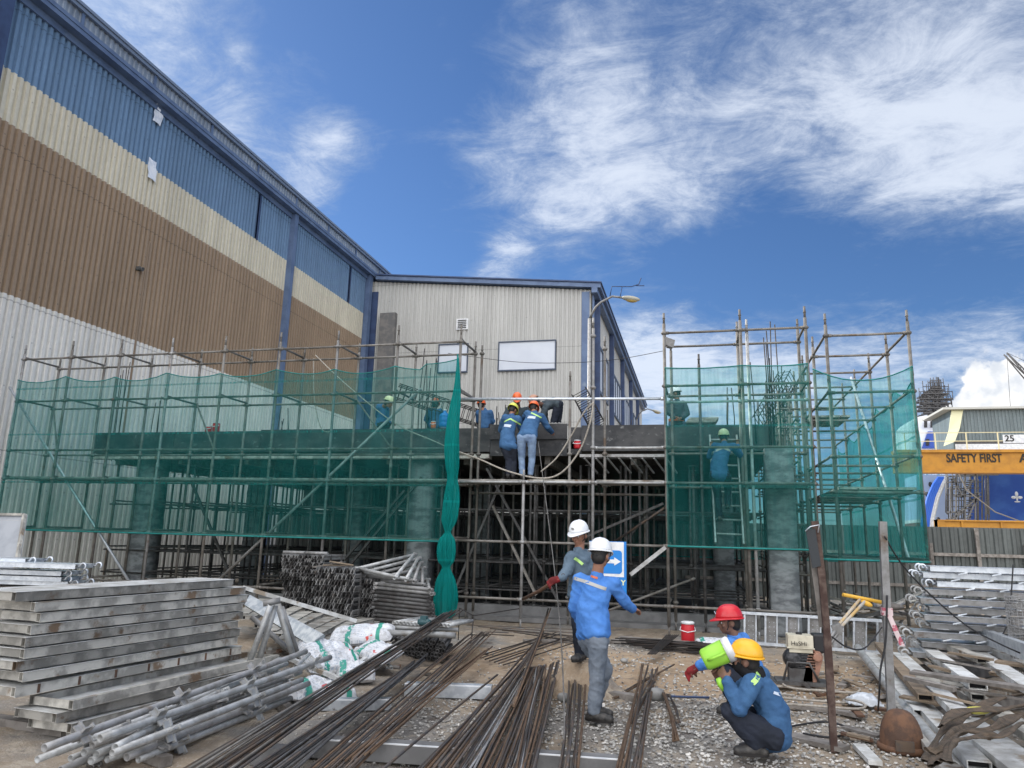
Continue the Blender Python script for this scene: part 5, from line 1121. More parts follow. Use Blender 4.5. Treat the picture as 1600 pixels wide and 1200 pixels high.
for i, (x, y) in enumerate(near):
    p = onplane(x, y, rnd.uniform(-.015, .02)); p.z = zt - i * .0885; p2 = Matrix.Rotation(R_(rnd.uniform(-.5, .5)), 3, 'Z') @ dS; p2.z = 0; off = (p - A).dot(p2)
    plank(f'{ORD[i]} steel plank from the top of the tall stack at the left' if i else 'topmost steel plank of the tall left stack, its top coloured pale for sky light', p + V((0, 0, 0)), p2, LS + rnd.uniform(-.06, .10), .50, .071, group=g1)
p = onplane(30, 1040, -.02); plank('dirty steel plank crossed by rust streaks, below the tall stack', V((p.x, p.y, zt - 8 * .0885 - .02)), (dS.x, dS.y, 0), LS + .1, .5, .075, group=g1, clamps=7)
zz = zt - 9 * .0885 - .03
low = [(118, 1072, .36, 'upturned steel plank lying like a tray below the rust streaked one', True), (92, 1092, .30, 'steel plank jutting out to the left under the upturned tray', False), (116, 1105, .36, 'steel plank third from the ground in the lower left stack', False), (138, 1120, .42, 'widest set of the lower left planks, just above the short dark ones', False)]
for i, (x, y, off, l, tr) in enumerate(low):
    p = onplane(x, y, off); d2 = dS.copy(); d2.z = 0
    plank(l, V((p.x, p.y, zz - i * .087)), Matrix.Rotation(R_(rnd.uniform(-1.5, 1.5)), 3, 'Z') @ d2, LS + .15, .46, .072, tray=tr, group='steel planks in the lower left stack')
zl = zz - 4 * .087
for i in range(3):
    for j, (x, off) in enumerate(((40, .0), (108, .30))):
        z = zl - i * .08; 
        if z < .07: continue
        p = onplane(x + 6 * (i % 2), 1130, off); plank(f'short dark plank at the foot of the left stack, {"left" if j == 0 else "right"} pile, {["upper", "middle", "lowest"][i]}', V((p.x, p.y, z)), (dS.x, dS.y, 0), 1.2, .36 if j else .5, .07, m='tube', top='tube', group='short planks at the foot of the left stack')
p = onplane(60, 1180, .1)
for k in range(3):
    q = p + dS * (k * 1.0 + .15); mb = MB(); h_ = max(.05, zl - .16 if zl > .25 else .05); mb.beam(V((q.x, q.y, .035)) - sS * .1, V((q.x, q.y, .035)) + sS * .75, .12, .07)
    tag(mb.build('timber_sleeper', M['woodg']), 'timber sleeper under the left plank stack, ' + ['nearest', 'middle', 'farthest'][k] + ' of three', 'timber', 'sleepers under the left stack')
# solid core of planks deeper in the stack so it does not hang in the air
for k in range(6):
    z = zl - .01 - k * .075
    if z > .14:
        q = A + dS * .3 + sS * .12; plank(f'plank deep inside the left stack, layer {k + 1} down from the middle', V((q.x, q.y, z)), (dS.x, dS.y, 0), LS - .4, .42, .07, m='tube', top='tube', group='inner planks of the left stack')
# hooked planks and a pale panel further back on the left
for i, (xn, yn, z, ln, dy) in enumerate(((40, 873, .0, 0, 0), (118, 882, 0, 0, -.1), (96, 893, 0, 0, 0), (96, 902, 0, 0, .04), (106, 909, 0, 0, .1))):
    q = at(xn, yn, Y=8.6 + dy); plank(['short hooked plank on top of the bluish pile at the far left', 'longest hooked plank of the bluish pile at the far left', 'hooked plank third down in the bluish pile', 'hooked plank fourth down in the bluish pile', 'lowest hooked plank of the bluish pile'][i], q, (-1, -.16, 0), 3.2, .42, .055, side=-1, m='bright', top='bright', hooks=1, group='galvanised hooked planks behind the left stack')
mb = MB(); q = at(60, 930, Y=8.9); mb.box((q.x - 3.2, 8.7, 0), (q.x - .1, 9.1, max(.3, at(96, 912, Y=8.8).z - .06))); tag(mb.build('timber_crib', M['woodg']), 'low timber crib under the bluish hooked planks', 'timber')
t = thing('formwork_panel', 'pale grey formwork panel leaning at the far left edge', 'panel', (at(10, 880, Y=9.6).x, 9.6, 0))
a, b, c, d_ = at(-60, 803, Y=9.9), at(41, 804, Y=9.9), at(29, 880, Y=9.5), at(-70, 880, Y=9.5); e1 = nrm(b - c); e2 = nrm(V((1, 0, 0)))
bl_, br_ = a + (d_ - a) * 2.3, b + (c - b) * 2.3
mb = MB(); mb.prism([a, b, br_, bl_], (0, .03, 0)); mb.build('sheet', mat('grey_panel_sheet', (.36, .38, .41), .6, 0, (.30, .32, .35), 3), t)
mb = MB(); mb.beam(b + V((0, -.03, 0)), br_ + V((0, -.03, 0)), .05, .05, (0, 1, 0)); mb.build('frame', M['plank'], t); mb = MB(); mb.beam(a + V((0, -.03, -.12)), b + V((-.04, -.03, -.12)), .05, .04, (0, 1, 0)); mb.beam(a + V((0, -.03, 0)), b + V((-.04, -.03, 0)), .04, .04, (0, 1, 0)); mb.build('frame', M['plank'], t)
# tube pile front left
def stube(label, a, b, r, m, n, group, cat='tube', lug=True):
    a, b = V(a), V(b); t = thing('scaffold_tube', label, cat, V(((a.x + b.x) / 2, (a.y + b.y) / 2, 0)), group); mb = MB(); d = nrm(b - a); L = (b - a).length
    mb.tube([a, a + d * .14, a + d * .145, b - d * .2, b - d * .195, b], [r * .86, r * .86, r, r, r * .86, r * .86] if n % 2 else [r] * 6, 12, hollow=True); mb.build('pipe', M[m], t)
    if lug:
        o = d.orthogonal().normalized(); o2 = d.cross(o); k = .3 + .1 * (n % 3)
        while k < L - .1:
            mb = MB()
            for q in range(4):
                an = q * math.pi / 2 + n * .7; w = o * math.cos(an) + o2 * math.sin(an); x = d.cross(w)
                mb.obox(a + d * k + w * (r + .022), d * .032, w * .024, x * .006); mb.obox(a + d * (k + .03) + w * (r + .03), d * .006, w * .03, x * .016)
            mb.build('coupling', M[m], t); k += .98
    return t
tb = [((69, 1169), .24, (478, 1018), .42), ((58, 1187), .13, (448, 1037), .33), ((156, 1154), .26, (516, 1027), .42), ((144, 1165), .19, (470, 1050), .28), ((131, 1176), .12, (440, 1065), .18), ((175, 1177), .18, (472, 1062), .30), ((198, 1183), .11, (482, 1068), .2),
      ((216, 1187), .07, (455, 1091), .12), ((142, 1189), .06, (420, 1075), .1), ((94, 1203), .05, (430, 1060), .1), ((150, 1179), .1, (452, 1047), .25), ((167, 1187), .05, (470, 1080), .08), ((240, 1180), .05, (462, 1072), .06), ((110, 1185), .05, (400, 1085), .05), ((180, 1168), .2, (438, 1030), .34)]
for i, (a, za, b, zb) in enumerate(tb):
    stube('galvanised scaffold tube with couplings in the front left pile', PT(a[0], a[1], za), PT(b[0], b[1], zb), .027, 'tubel' if i % 3 else 'galv', i, 'scaffold tubes piled front left')
for i, (a, b) in enumerate((((390, 1070), (470, 1120)), ((150, 1150), (260, 1190)))):
    mb = MB(); mb.beam(PT(a[0], a[1], .03), PT(b[0], b[1], .03), .09, .07); tag(mb.build('timber_sleeper', M['woodg']), ['timber sleeper under the far end of the tube pile', 'timber sleeper under the near end of the tube pile'][i], 'timber')
# A frame of tubes and slanting boards beside the stack
Ya = 7.5
for i, (a, b, r, dy) in enumerate((((423, 945), (384, 1050), .032, -.1), ((430, 945), (400, 1048), .034, 0), ((434, 943), (458, 1026), .034, .1), ((440, 948), (464, 1018), .028, .2), ((411, 943), (438, 938), .034, -.12), ((393, 964), (452, 1016), .03, .25))):
    mb = MB(); mb.tube([at(a[0], a[1], Y=Ya + dy), at(b[0], b[1], Y=Ya + dy + .1)], r, 10, hollow=True)
    tag(mb.build('bare_tube', M['tubel'] if i < 3 else M['galv']), ['outer left leg tube of the rough trestle beside the stack', 'inner left leg tube of the rough trestle', 'right leg tube of the rough trestle', 'thin tube behind the right leg of the rough trestle', 'short tube lying across the top of the rough trestle', 'dark tube sloping down behind the rough trestle'][i], 'tube', 'tubes forming the rough trestle')
mb = MB(); mb.prism([at(390, 929, Y=8.3), at(506, 991, Y=8.3), at(483, 1007, Y=8.1), at(382, 945, Y=8.1)], (0, .04, -.03)); tag(mb.build('galvanised_board', mat('streaky_zinc', (.28, .31, .33), .5, .3, (.44, .46, .46), 7, nd=7, scl=(3, 1, 1))), 'broad streaky zinc board sloping down behind the trestle', 'board')
mb = MB(); mb.beam(at(380, 918, Y=8.5), at(556, 970, Y=9.6), .06, .05); tag(mb.build('angle_bar', M['ptop']), 'long pale bar lying slantwise over the grey planks', 'bar')
for i, (a, b) in enumerate((((388, 958), (440, 925)), ((400, 962), (463, 926)), ((420, 975), (500, 936)), ((432, 985), (519, 939)), ((440, 990), (532, 946)), ((455, 998), (555, 951)), ((470, 1006), (545, 966)), ((490, 990), (585, 966)), ((470, 985), (592, 958)), ((455, 945), (470, 932)), ((520, 1000), (640, 952)))):
    z = .42 - .02 * i; p = PT(a[0], a[1], z); q = PT(b[0], b[1], z + .02); d = q - p
    if d.length > 2.6: q = p + d.normalized() * 2.6
    plank('grey steel plank spread in the heap behind the trestle', p, q - p, max(.8, (q - p).length), .2, .06, m='plank', top='plank', group='grey planks spread behind the trestle')
    
mb = MB(); 
for k in range(3): p = PT(420 + 50 * k, 985 - 8 * k, .04); mb = MB(); mb.beam(p, p + V((1.1, .25, 0)), .12, .24 - .06 * k); tag(mb.build('timber_sleeper', M['woodg']), ['left', 'middle', 'right'][k] + ' timber bearer under the grey planks', 'timber')
# bundles of thin angle bars
def bundle(label, x0, x1, y0, y1, Y, L, nx, nz, caps=False, rz=0):
    a = at(x0, y1, Y=Y); b = at(x1, y0, Y=Y); w = b.x - a.x; lo = max(0.0, a.z); h = b.z - lo
    t = thing('angle_bar_bundle', label, 'bundle', (a.x + w / 2, Y + L / 2, lo), 'strapped bundles of thin angle bars', rz)
    n = 0
    for j in range(nz):
        for i in range(nx):
            if n >= 98: break
            n += 1
            cx = a.x + w * (i + .5) / nx + rnd.uniform(-.01, .01); cz = lo + h * (j + .5) / nz; s = 1 if (j // 2) % 2 else -1; q = w / nx * .62; hz = h / nz * .62
            mb = MB(); y0_ = Y + rnd.uniform(-.05, .03)
            for sg in (1, -1): mb.obox((cx + sg * q * .25, y0_ + L / 2, cz), (q * .5 * s, 0, hz * .8 * sg * s), (0, L / 2, 0), (-hz * .05, 0, .006))
            mb.build('bar', M['tubed'] if rnd.random() < .5 else M['galv'], t)
    mb = MB(); mb.box((a.x + .02, Y + .06, lo), (b.x - .02, Y + L - .06, lo + h - .03)); mb.build('core', M['dark'], t)  # near-black filler block, painted shade between the bars
    for f in (.25, .75): mb = MB(); mb.box((a.x - .008, Y + L * f, lo + .002), (b.x + .008, Y + L * f + .03, b.z + .012)); mb.build('strap', M['tubed'], t)
    if caps:
        for f in (0, .5): mb = MB(); mb.tube([(a.x - .03 + f * w, Y + .1, b.z + .035), (a.x + f * w + w * .5, Y + .1, b.z + .035)], .03, 10, hollow=True); mb.build('cap_tube', M['galv'], t)
bundle('tall bundle of thin bars with pale tubes laid on top, left of the scaffold frames', 437, 508, 868, 905, 12.9, .9, 14, 7, caps=True)
bundle('lower half of the tall bar bundle, darker and set back to the left', 438, 490, 908, 960, 13.0, .8, 10, 6)
bundle('broad dark bundle of thin bars with scrap boards on top', 489, 556, 888, 960, 11.9, .9, 11, 8)
bundle('small dark bundle of thin bars squeezed against the stacked frames', 557, 592, 905, 972, 12.2, .7, 6, 9)
for i, (a, b) in enumerate((((492, 886), (535, 878)), ((505, 884), (548, 884)), ((488, 888), (520, 884)), ((515, 880), (552, 886)))):
    mb = MB(); mb.beam(at(a[0], a[1] - i, Y=12.2), at(b[0], b[1] - i, Y=12.4), .12, .02); tag(mb.build('scrap_board', M['wood'] if i % 2 else M['woodg']), ['reddish', 'grey', 'short dark', 'uppermost pale'][i] + ' scrap board on top of the broad bar bundle', 'board', 'scrap boards on the bar bundle')
# stacked triangular frames
def tri(i, L, Rr, Aa, m, r=.03):
    t = thing('tube_frame', (ORD[i] if i < 18 else 'lowest') + ' triangular tube frame in the stack beside the gathered net', 'frame', V(((L.x + Rr.x) / 2, (L.y + Rr.y) / 2, min(L.z, Rr.z, Aa.z) - r)), 'triangular frames stacked near the net')
    for p, q in ((L, Rr), (Rr, Aa), (Aa, L)): e = nrm(q - p) * .07; mb = MB(); mb.tube([p - e, q + e], r, 10, hollow=True); mb.build('rail', M[m], t)
tri(0, at(560, 888, Y=12.1), at(618, 901, Y=11.9), at(646, 867, Y=13.0), 'tubel'); tri(1, at(566, 894, Y=12.2), at(635, 904, Y=12.0), at(653, 873, Y=13.0), 'tubel'); tri(2, at(572, 900, Y=12.3), at(647, 907, Y=12.1), at(656, 880, Y=13.0), 'galv'); tri(3, at(578, 906, Y=12.3), at(660, 913, Y=12.2), at(660, 888, Y=13.0), 'galv')
for i in range(13):
    y = 912 + i * 6.1; tri(4 + i, at(588 + rnd.uniform(-3, 3), y, Y=12.15), at(668 + i * .6 + rnd.uniform(-4, 5), y + 9, Y=12.0), at(664 + rnd.uniform(-3, 4), y - 6, Y=13.0), 'tubed' if i > 1 else 'galv')
# heap of short pipes on bearers
gpp = 'short pipes in the pallet heap'
xl = at(640, 1010, Y=9.9).x; n = 0
for j in range(5):
    for i in range(13):
        x = at(618, 1005, Y=10.0).x + i * .062 + (j % 2) * .031; z = .05 + j * .052; n += 1
        y = 9.85 + rnd.uniform(-.05, .05); mb = MB(); mb.tube([(x, y, z), (x - .25, y + 1.0, z)], .026, 10, hollow=True)
        tag(mb.build('short_pipe', M['tubed']), 'dark short pipe in the honeycomb of pipe ends', 'pipe', gpp)
for i in range(16):
    x = at(618, 985, Y=10.3).x + i * .055; mb = MB(); y = 10.2; mb.tube([(x, y, .44 + rnd.uniform(0, .01)), (x + .12, y + .75, .445)], .024, 10, hollow=True)
    if i in (10, 11): continue
    tag(mb.build('short_pipe', M['tubel']), 'pale short pipe on the top layer of the pipe heap', 'pipe', 'pale top pipes of the pipe heap')
for (a, b, z, l) in (((603, 988), (712, 993), .36, 'thick pale rail across the front of the pipe heap'), ((607, 980), (716, 984), .38, 'thin pale rail just behind the thick one on the pipe heap')):
    mb = MB(); mb.tube([PT(a[0], a[1], z), PT(b[0], b[1], z)], .04 if z < .37 else .028, 12, hollow=True); tag(mb.build('bearer_rail', M['tubel']), l, 'rail')
mb = MB(); q = PT(663, 972, .5); mb.lathe([(.03, -.09), (.05, -.05), (.05, .05), (.03, .09)], q, 12, (1, .1, 0)); mb.box(q + V((-.05, -.04, .02)), q + V((.04, .04, .08))); tag(mb.build('power_tool', mat('tool_teal', (.03, .08, .09), .4)), 'small dark power tool lying on the pipe heap', 'tool')
# cement sacks
def sackmat(seed):
    m = bpy.data.materials.new('printed_sack'); m.use_nodes = True; b = NB(m.node_tree); p = m.node_tree.nodes['Principled BSDF']
    tc = b.n('ShaderNodeTexCoord').outputs['Object']; s = b.n('ShaderNodeSeparateXYZ'); b.link(tc, s.inputs[0]); o = b.vm('ADD', tc, (seed * 3.1, seed, 0))
    c = b.mix(b.ramp(b.noise(o, 9, 7, .7), .45, .68), c4((.60, .62, .65)), c4((.33, .33, .33)))
    c = b.mix(b.m('MULTIPLY', b.ramp(b.noise(o, 6.5, 3), .65, .67), b.ramp(s.outputs[0], -.05, .0)), c, c4((.50, .06, .05)))
    c = b.mix(b.m('MULTIPLY', b.ramp(b.m('ABSOLUTE', b.m('ADD', s.outputs[0], .155)), .04, .03), b.ramp(b.noise(o, 24, 2), .40, .44)), c, c4((.03, .27, .20)))
    c = b.mix(b.ramp(b.m('ABSOLUTE', b.m('SUBTRACT', s.outputs[0], .25)), .030, .024), c, c4((.03, .27, .20)))
    lines = b.m('MULTIPLY', b.m('GREATER_THAN', b.m('SINE', b.m('MULTIPLY', s.outputs[1], 170)), .55), b.ramp(b.noise(b.vm('MULTIPLY', o, (60, 8, 1)), 1.0, 2), .5, .52))
    c = b.mix(b.m('MULTIPLY', b.m('MULTIPLY', lines, b.ramp(s.outputs[0], .1, .08)), .5), c, c4((.12, .2, .3)))
    b.link(c, p.inputs['Base Color']); p.inputs['Roughness'].default_value = .6; return m
def sack(label, px, py, z, L, W, H, rz, tilt, seed, crumple=.012):
    N, K = 34, 22; rows_t, mb = [], MB()
    def sp_(i, j, sg):
        x = -1 + 2 * i / N; y = -1 + 2 * j / K; e = max(0, (1 - abs(x) ** 3.2)) ** .45 * max(0, (1 - abs(y) ** 3.0)) ** .5
        w = mnoise.noise((x * 2.2 + seed * 5, y * 2.2, seed)) * .5 + (1 - 2 * abs(mnoise.noise((x * 3.5 + seed, y * 3.5 + 5, seed)))) * .4
        zz_ = (H / 2 * e + crumple * w * min(1, e * 3)) if sg > 0 else -H / 2 * e
        return (x * L / 2 * (1 - .05 * y * y), y * W / 2 * (1 - .07 * x * x) + .01 * mnoise.noise((x * 4, seed, 0)), zz_)
    mb.grid([[sp_(i, j, 1) for j in range(K + 1)] for i in range(N + 1)]); mb.grid([[sp_(i, j, -1) for j in range(K + 1)][::-1] for i in range(N + 1)])
    o = mb.build('cement_sack', sackmat(seed), origin=(0, 0, 0)); o.location = PT(px, py, z); o.rotation_euler = (R_(tilt[0]), R_(tilt[1]), R_(rz)); return tag(o, label, 'sack', 'printed white sacks on the rubble')
sack('long white sack with green ends lying at the back of the sacks', 566, 993, .30, .88, .44, .20, 12, (20, -6), 1, .045)
sack('big torn white sack printed with red, front left of the sacks', 514, 1030, .22, .72, .62, .24, 55, (26, 8), 2, .07)
sack('white sack with a green band at the right, on a board', 590, 1020, .22, .62, .40, .16, -28, (18, 6), 3, .04)
sack('small folded white sack below the torn one', 556, 1050, .12, .44, .36, .16, 30, (16, 4), 4, .06)
sack('crumpled flat white sack nearest the tube pile', 500, 1080, .08, .7, .46, .13, 40, (8, 2), 6, .09)
sack('white sack with green print lying beside the red cooler', 1112, 1006, .09, .50, .30, .16, 10, (8, 0), 5, .03)
for i, (a, b, za, zb, r) in enumerate((((545, 1010), (552, 1025), .2, .2, .03), ((570, 1014), (566, 1030), .2, .16, .03), ((450, 1028), (544, 1066), .26, .2, 0), ((590, 1012), (560, 1038), .2, .16, 0), ((483, 1022), (462, 1042), .32, .3, .022), ((600, 1030), (612, 1044), .1, .08, .02))):
    mb = MB()
    if r: mb.tube([PT(a[0], a[1], za), PT(b[0], b[1], zb)], r, 10, hollow=True)
    else: mb.beam(PT(a[0], a[1], za), PT(b[0], b[1], zb), .05, .04)
    tag(mb.build('offcut', M['tubel'] if r else M['ptop']), ['short pipe between the sacks, left one', 'short pipe between the sacks, right one', 'long pale bar in front of the torn sack', 'pale bar under the green banded sack', 'brown offcut resting on the torn sack', 'small offcut right of the sacks'][i], 'offcut', 'offcuts among the sacks')
# fittings and rubble in the mound under the sacks
mb = MB()
for i in range(420):
    x = rnd.gauss(0, .42); y = rnd.gauss(0, .42); c = PT(560, 1030, 0) + V((x - .2, y + .1, max(.01, .2 - .25 * (x * x + y * y)))); s = rnd.uniform(.015, .05); a = rnd.uniform(0, 3); mb.obox(c, (s * math.cos(a), s * math.sin(a), rnd.uniform(-.01, .01)), (-s * .5 * math.sin(a), s * .5 * math.cos(a), rnd.uniform(-.01, .02)), (0, .003, s * .4), rnd.choice((0, 1, 2)))
tag(mb.build('rubble', [M['woodg'], M['conc'], M['rusty']]), kind='stuff'); sc.collection.objects[-1]['label'] = 'mound of rubble and scrap under the white sacks'; sc.collection.objects[-1]['category'] = 'rubble'
mb = MB(); c = PT(555, 1030, -.02); N = 24
rows = [[(c.x + (i / N - .5) * 2.6, c.y + (j / N - .5) * 2.2, max(-.03, .24 * math.exp(-(((i / N - .5) * 3.4) ** 2 + ((j / N - .5) * 3.4) ** 2)) + .04 * mnoise.noise((i * .5, j * .5, 2)) - .03)) for j in range(N + 1)] for i in range(N + 1)]
mb.grid(rows); tag(mb.build('dirt_mound', M['rusty'] if False else mat('dark_dirt', (.16, .13, .10), .95, 0, (.09, .075, .06), 8, bump=.8, bs=30)), kind='structure')
# ------------------------------------------------------------------ rebar
def rod(a, b, r, m, label, group, bow=0.0, bend=None):
    a, b = V(a), V(b); n = 6; s = nrm((b - a).cross(V((0, 0, 1)))); pts = []
    for i in range(n + 1):
        t = i / n; p = a.lerp(b, t) + s * bow * math.sin(math.pi * t) + V((0, 0, -.0)); p.z = max(p.z, r * .5); pts.append(p)
    if bend: pts.append(b + V(bend))
    mb = MB(); mb.tube(pts, r, 6); return tag(mb.build('rebar', m), label, 'rebar rod', group)
ml = [M['rebar'], M['rebar'], M['rust']]
def fan(a0, a1, b0, b1, za, zb, n, r, group, txt, mm=None, jit=5, thick=0.05, bend=0):
    for i in range(n):
        t = (i + .5) / n; a = (a0[0] + (a1[0] - a0[0]) * t, a0[1] + (a1[1] - a0[1]) * t); t2 = min(1, max(0, t + rnd.uniform(-.12, .12))); b = (b0[0] + (b1[0] - b0[0]) * t2 + rnd.uniform(-jit, jit), b0[1] + (b1[1] - b0[1]) * t2 + rnd.uniform(-jit * .5, jit * .5))
        zo = rnd.uniform(0, thick); m = rnd.choice(mm or ml)
        rod(PT(a[0], a[1], za + zo), PT(b[0], b[1], zb + zo), r * rnd.uniform(.85, 1.15), m, txt, group, rnd.uniform(-.04, .04), bend=(rnd.uniform(.3, .5), rnd.uniform(-.1, .1), 0) if bend and i % bend == 0 else None)
fan((255, 1218), (345, 1225), (690, 962), (724, 950), .15, .50, 14, .010, 'rods of the long bundle over the pipe heap', 'steel rod in the long dark bundle reaching over the pipe heap', mm=[M['rebar'], M['rebar'], M['tube']], jit=4)
fan((352, 1225), (440, 1225), (640, 1042), (668, 1024), .14, .16, 13, .010, 'rods of the low dark bundle', 'steel rod in the low dark bundle under the long one', mm=[M['rebar'], M['rebar'], M['tubed']], jit=5)
fan((452, 1225), (535, 1225), (735, 992), (772, 985), .15, .12, 14, .009, 'rods of the middle bundle', 'grey rod in the middle bundle pointing to the net', jit=7, bend=5)
fan((535, 1190), (585, 1175), (758, 1018), (770, 1010), .17, .15, 5, .009, 'orange rusted rods', 'orange rusted rod crossing the two steel kerbs', mm=[M['rust']], jit=2)
fan((585, 1205), (592, 1215), (775, 1055), (780, 1052), .16, .15, 1, .010, 'lone rods', 'single dark rod lying alone across the far kerb', mm=[M['rebar']])
fan((622, 1230), (690, 1230), (838, 1012), (850, 985), .17, .14, 11, .010, 'rods of the slanting rusty bundle', 'rusty rod in the slanting bundle left of the wide fan', mm=[M['rust'], M['rebar'], M['rebar']], jit=5)
fan((690, 1240), (815, 1240), (822, 1046), (852, 1040), .14, .12, 46, .0085, 'rods of the wide fan', 'thin rod in the wide fan at bottom centre', mm=[M['rebar'], M['rebar'], M['rust'], M['galv']], jit=4, thick=.05)
fan((800, 1100), (803, 1104), (855, 952), (860, 948), .16, .25, 4, .011, 'rods leaning back to the scaffold', 'rod leaning back from the fan to the scaffold foot', jit=4)
fan((805, 1230), (832, 1230), (862, 1040), (872, 1030), .14, .10, 7, .011, 'rods right of the wide fan', 'rod of the narrow bundle just right of the wide fan', jit=3)
fan((868, 1225), (905, 1200), (884, 1048), (915, 1042), .12, .12, 8, .010, 'rods by the front boots', 'rod running past the left of the front man', jit=4)
fan((955, 1225), (1000, 1225), (1002, 1040), (1028, 1045), .13, .05, 9, .010, 'rods right of the front man', 'rod in the bundle right of the front man', mm=[M['rebar'], M['rust'], M['rebar']], jit=6)
fan((985, 1130), (990, 1130), (1012, 1060), (1026, 1065), .05, .08, 3, .010, 'rods right of the front man', 'short rod on top of the bundle right of the front man', jit=3)
fan((1050, 1158), (1062, 1156), (1033, 1082), (1038, 1082), .04, .04, 4, .009, 'short rods on the gravel', 'short rusty rod on the gravel, left group', mm=[M['rust']], jit=1)
fan((1056, 1130), (1064, 1128), (1042, 1085), (1046, 1085), .04, .04, 3, .009, 'short rods on the gravel', 'short grey rod on the gravel, right group', mm=[M['rebar']], jit=1)
rod(PT(1042, 1088, .04), PT(1108, 1090, .04), .013, M['dblue'], 'short dark bar lying level on the gravel edge', None)
fan((956, 1090), (962, 1092), (1050, 1040), (1054, 1038), .03, .05, 2, .010, 'lone rods', 'rod slanting toward the black rebar heap', jit=2)
fan((740, 1025), (790, 1040), (870, 985), (900, 1000), .02, .03, 7, .009, 'loose rods behind the bundles', 'loose dark rod on the dirt behind the bundles', mm=[M['black'], M['rebar']], jit=12)
fan((720, 975), (830, 992), (900, 985), (915, 1005), .03, .05, 6, .008, 'loose rods behind the bundles', 'loose thin rod near the scaffold foot', mm=[M['black'], M['rebar']], jit=10)
for i, (a, b, za, zb) in enumerate((((718, 950), (716, 1000), .55, .02), ((740, 965), (735, 1010), .4, .02), ((718, 950), (740, 962), .55, .45), ((740, 962), (850, 945), .42, .1))):
    rod(PT(a[0], a[1], za), PT(b[0], b[1], zb), .009, M['black'], ['bent stand rod propping the long bundle, left leg', 'bent stand rod propping the long bundle, right leg', 'short top rod joining the two stand legs', 'thin rod trailing right from the stand'][i], 'stand rods by the gathered net')
# black bent rebar heap
c0 = PT(1040, 1015, 0)
for i in range(34):
    x = rnd.uniform(-.45, .75); y = rnd.uniform(-.35, .25); L = rnd.uniform(.5, 1.1); z = rnd.uniform(.02, .14); an = rnd.choice((.1, -.15, .05, .0, -.25, .6 if i % 5 == 0 else .1)); d = V((math.cos(an), math.sin(an), 0)); s = V((-d.y, d.x, 0))
    p = c0 + V((x, y, z)) - d * L / 2; mb = MB(); w = rnd.uniform(.06, .14)
    mb.tube([p, p + d * L * .5 + V((0, 0, .01)), p + d * L, p + d * (L + .03) + s * w * .5, p + d * L + s * w, p + d * L * .55 + s * w, p + d * L * .1 + s * w], .009, 5)
    tag(mb.build('stirrup', M['black']), 'black bent rebar stirrup in the heap beside the red cooler', 'stirrup', 'bent stirrups heaped by the cooler')
for i in range(7):
    a = PT(1012 + i * 2, 1022, .12); b = PT(1042 + i * 3, 992, .2); rod(a, b, .009, M['black'], f'black rod standing out of the stirrup heap, {ORD[i + 1]} from the left' if i else 'black rod standing out of the stirrup heap, leftmost', 'rods across the stirrup heap')
# kerb channels and timbers on the ground
for i, (a, b, h, w, m, l) in enumerate((((632, 1068), (768, 1073), .13, .16, 'bright', 'pale steel channel lying level under the middle bundle'), ((500, 1094), (612, 1093), .10, .14, 'bright', 'short pale steel channel left of the middle bundle'), ((469, 1154), (718, 1170), .13, .16, 'conc', 'long channel with a white top edge near the bottom of the picture'),
        ((805, 1176), (1005, 1190), .11, .15, 'conc', 'channel with white edge under the rods in front of the boots'), ((392, 1168), (452, 1170), .12, .14, 'conc', 'short pale block near the lower end of the tube pile'), ((895, 1073), (995, 1087), .08, .12, 'woodg', 'flat grey timber behind the front man'), ((820, 1000), (1040, 1000), .05, .15, 'woodg', 'long grey board at the scaffold foot'), ((965, 995), (1160, 1010), .04, .2, 'woodg', 'second grey board near the red cooler'))):
    mb = MB(); p, q = PT(a[0], a[1], h), PT(b[0], b[1], h); d = nrm(q - p); s = V((-d.y, d.x, 0)); mb.beam(p + s * w / 2 - V((0, 0, h / 2)), q + s * w / 2 - V((0, 0, h / 2)), w, h - .004); o = mb.build('kerb_channel' if i < 5 else 'timber', M['concd' if m == 'conc' else m], bevel=.004)
    if i < 4: mb = MB(); mb.beam(p + V((0, 0, -.001)) + s * .012, q + V((0, 0, -.001)) + s * .012, .022, .008); mb.build('pale_edge', M['white'], o)
    tag(o, l, 'channel' if i < 5 else 'timber')
for i, (px, py, s) in enumerate(((1025, 1085, .10), (975, 1032, .05), (880, 1090, .07), (760, 1020, .04))):
    mb = MB(); c = PT(px, py, s * .5); rows = []
    for k in range(10):
        th = math.pi * k / 9; rows.append([c + V((math.cos(j * .5236), math.sin(j * .5236), 0)) * s * max(.03, math.sin(th)) * (1 + .3 * mnoise.noise((math.cos(j * .5236) * 2, math.sin(j * .5236) * 2, th + i))) + V((0, 0, s * .7 * math.cos(th))) for j in range(12)])
    mb.grid(rows, closed=True); tag(mb.build('rock', M['conc']), ['fist sized', 'small flat', 'broken', 'tiny'][i] + [' rock beside the rods right of the front man', ' rock on the bare dirt', ' rock left of the front boot', ' rock among the loose rods'][i], 'rock')
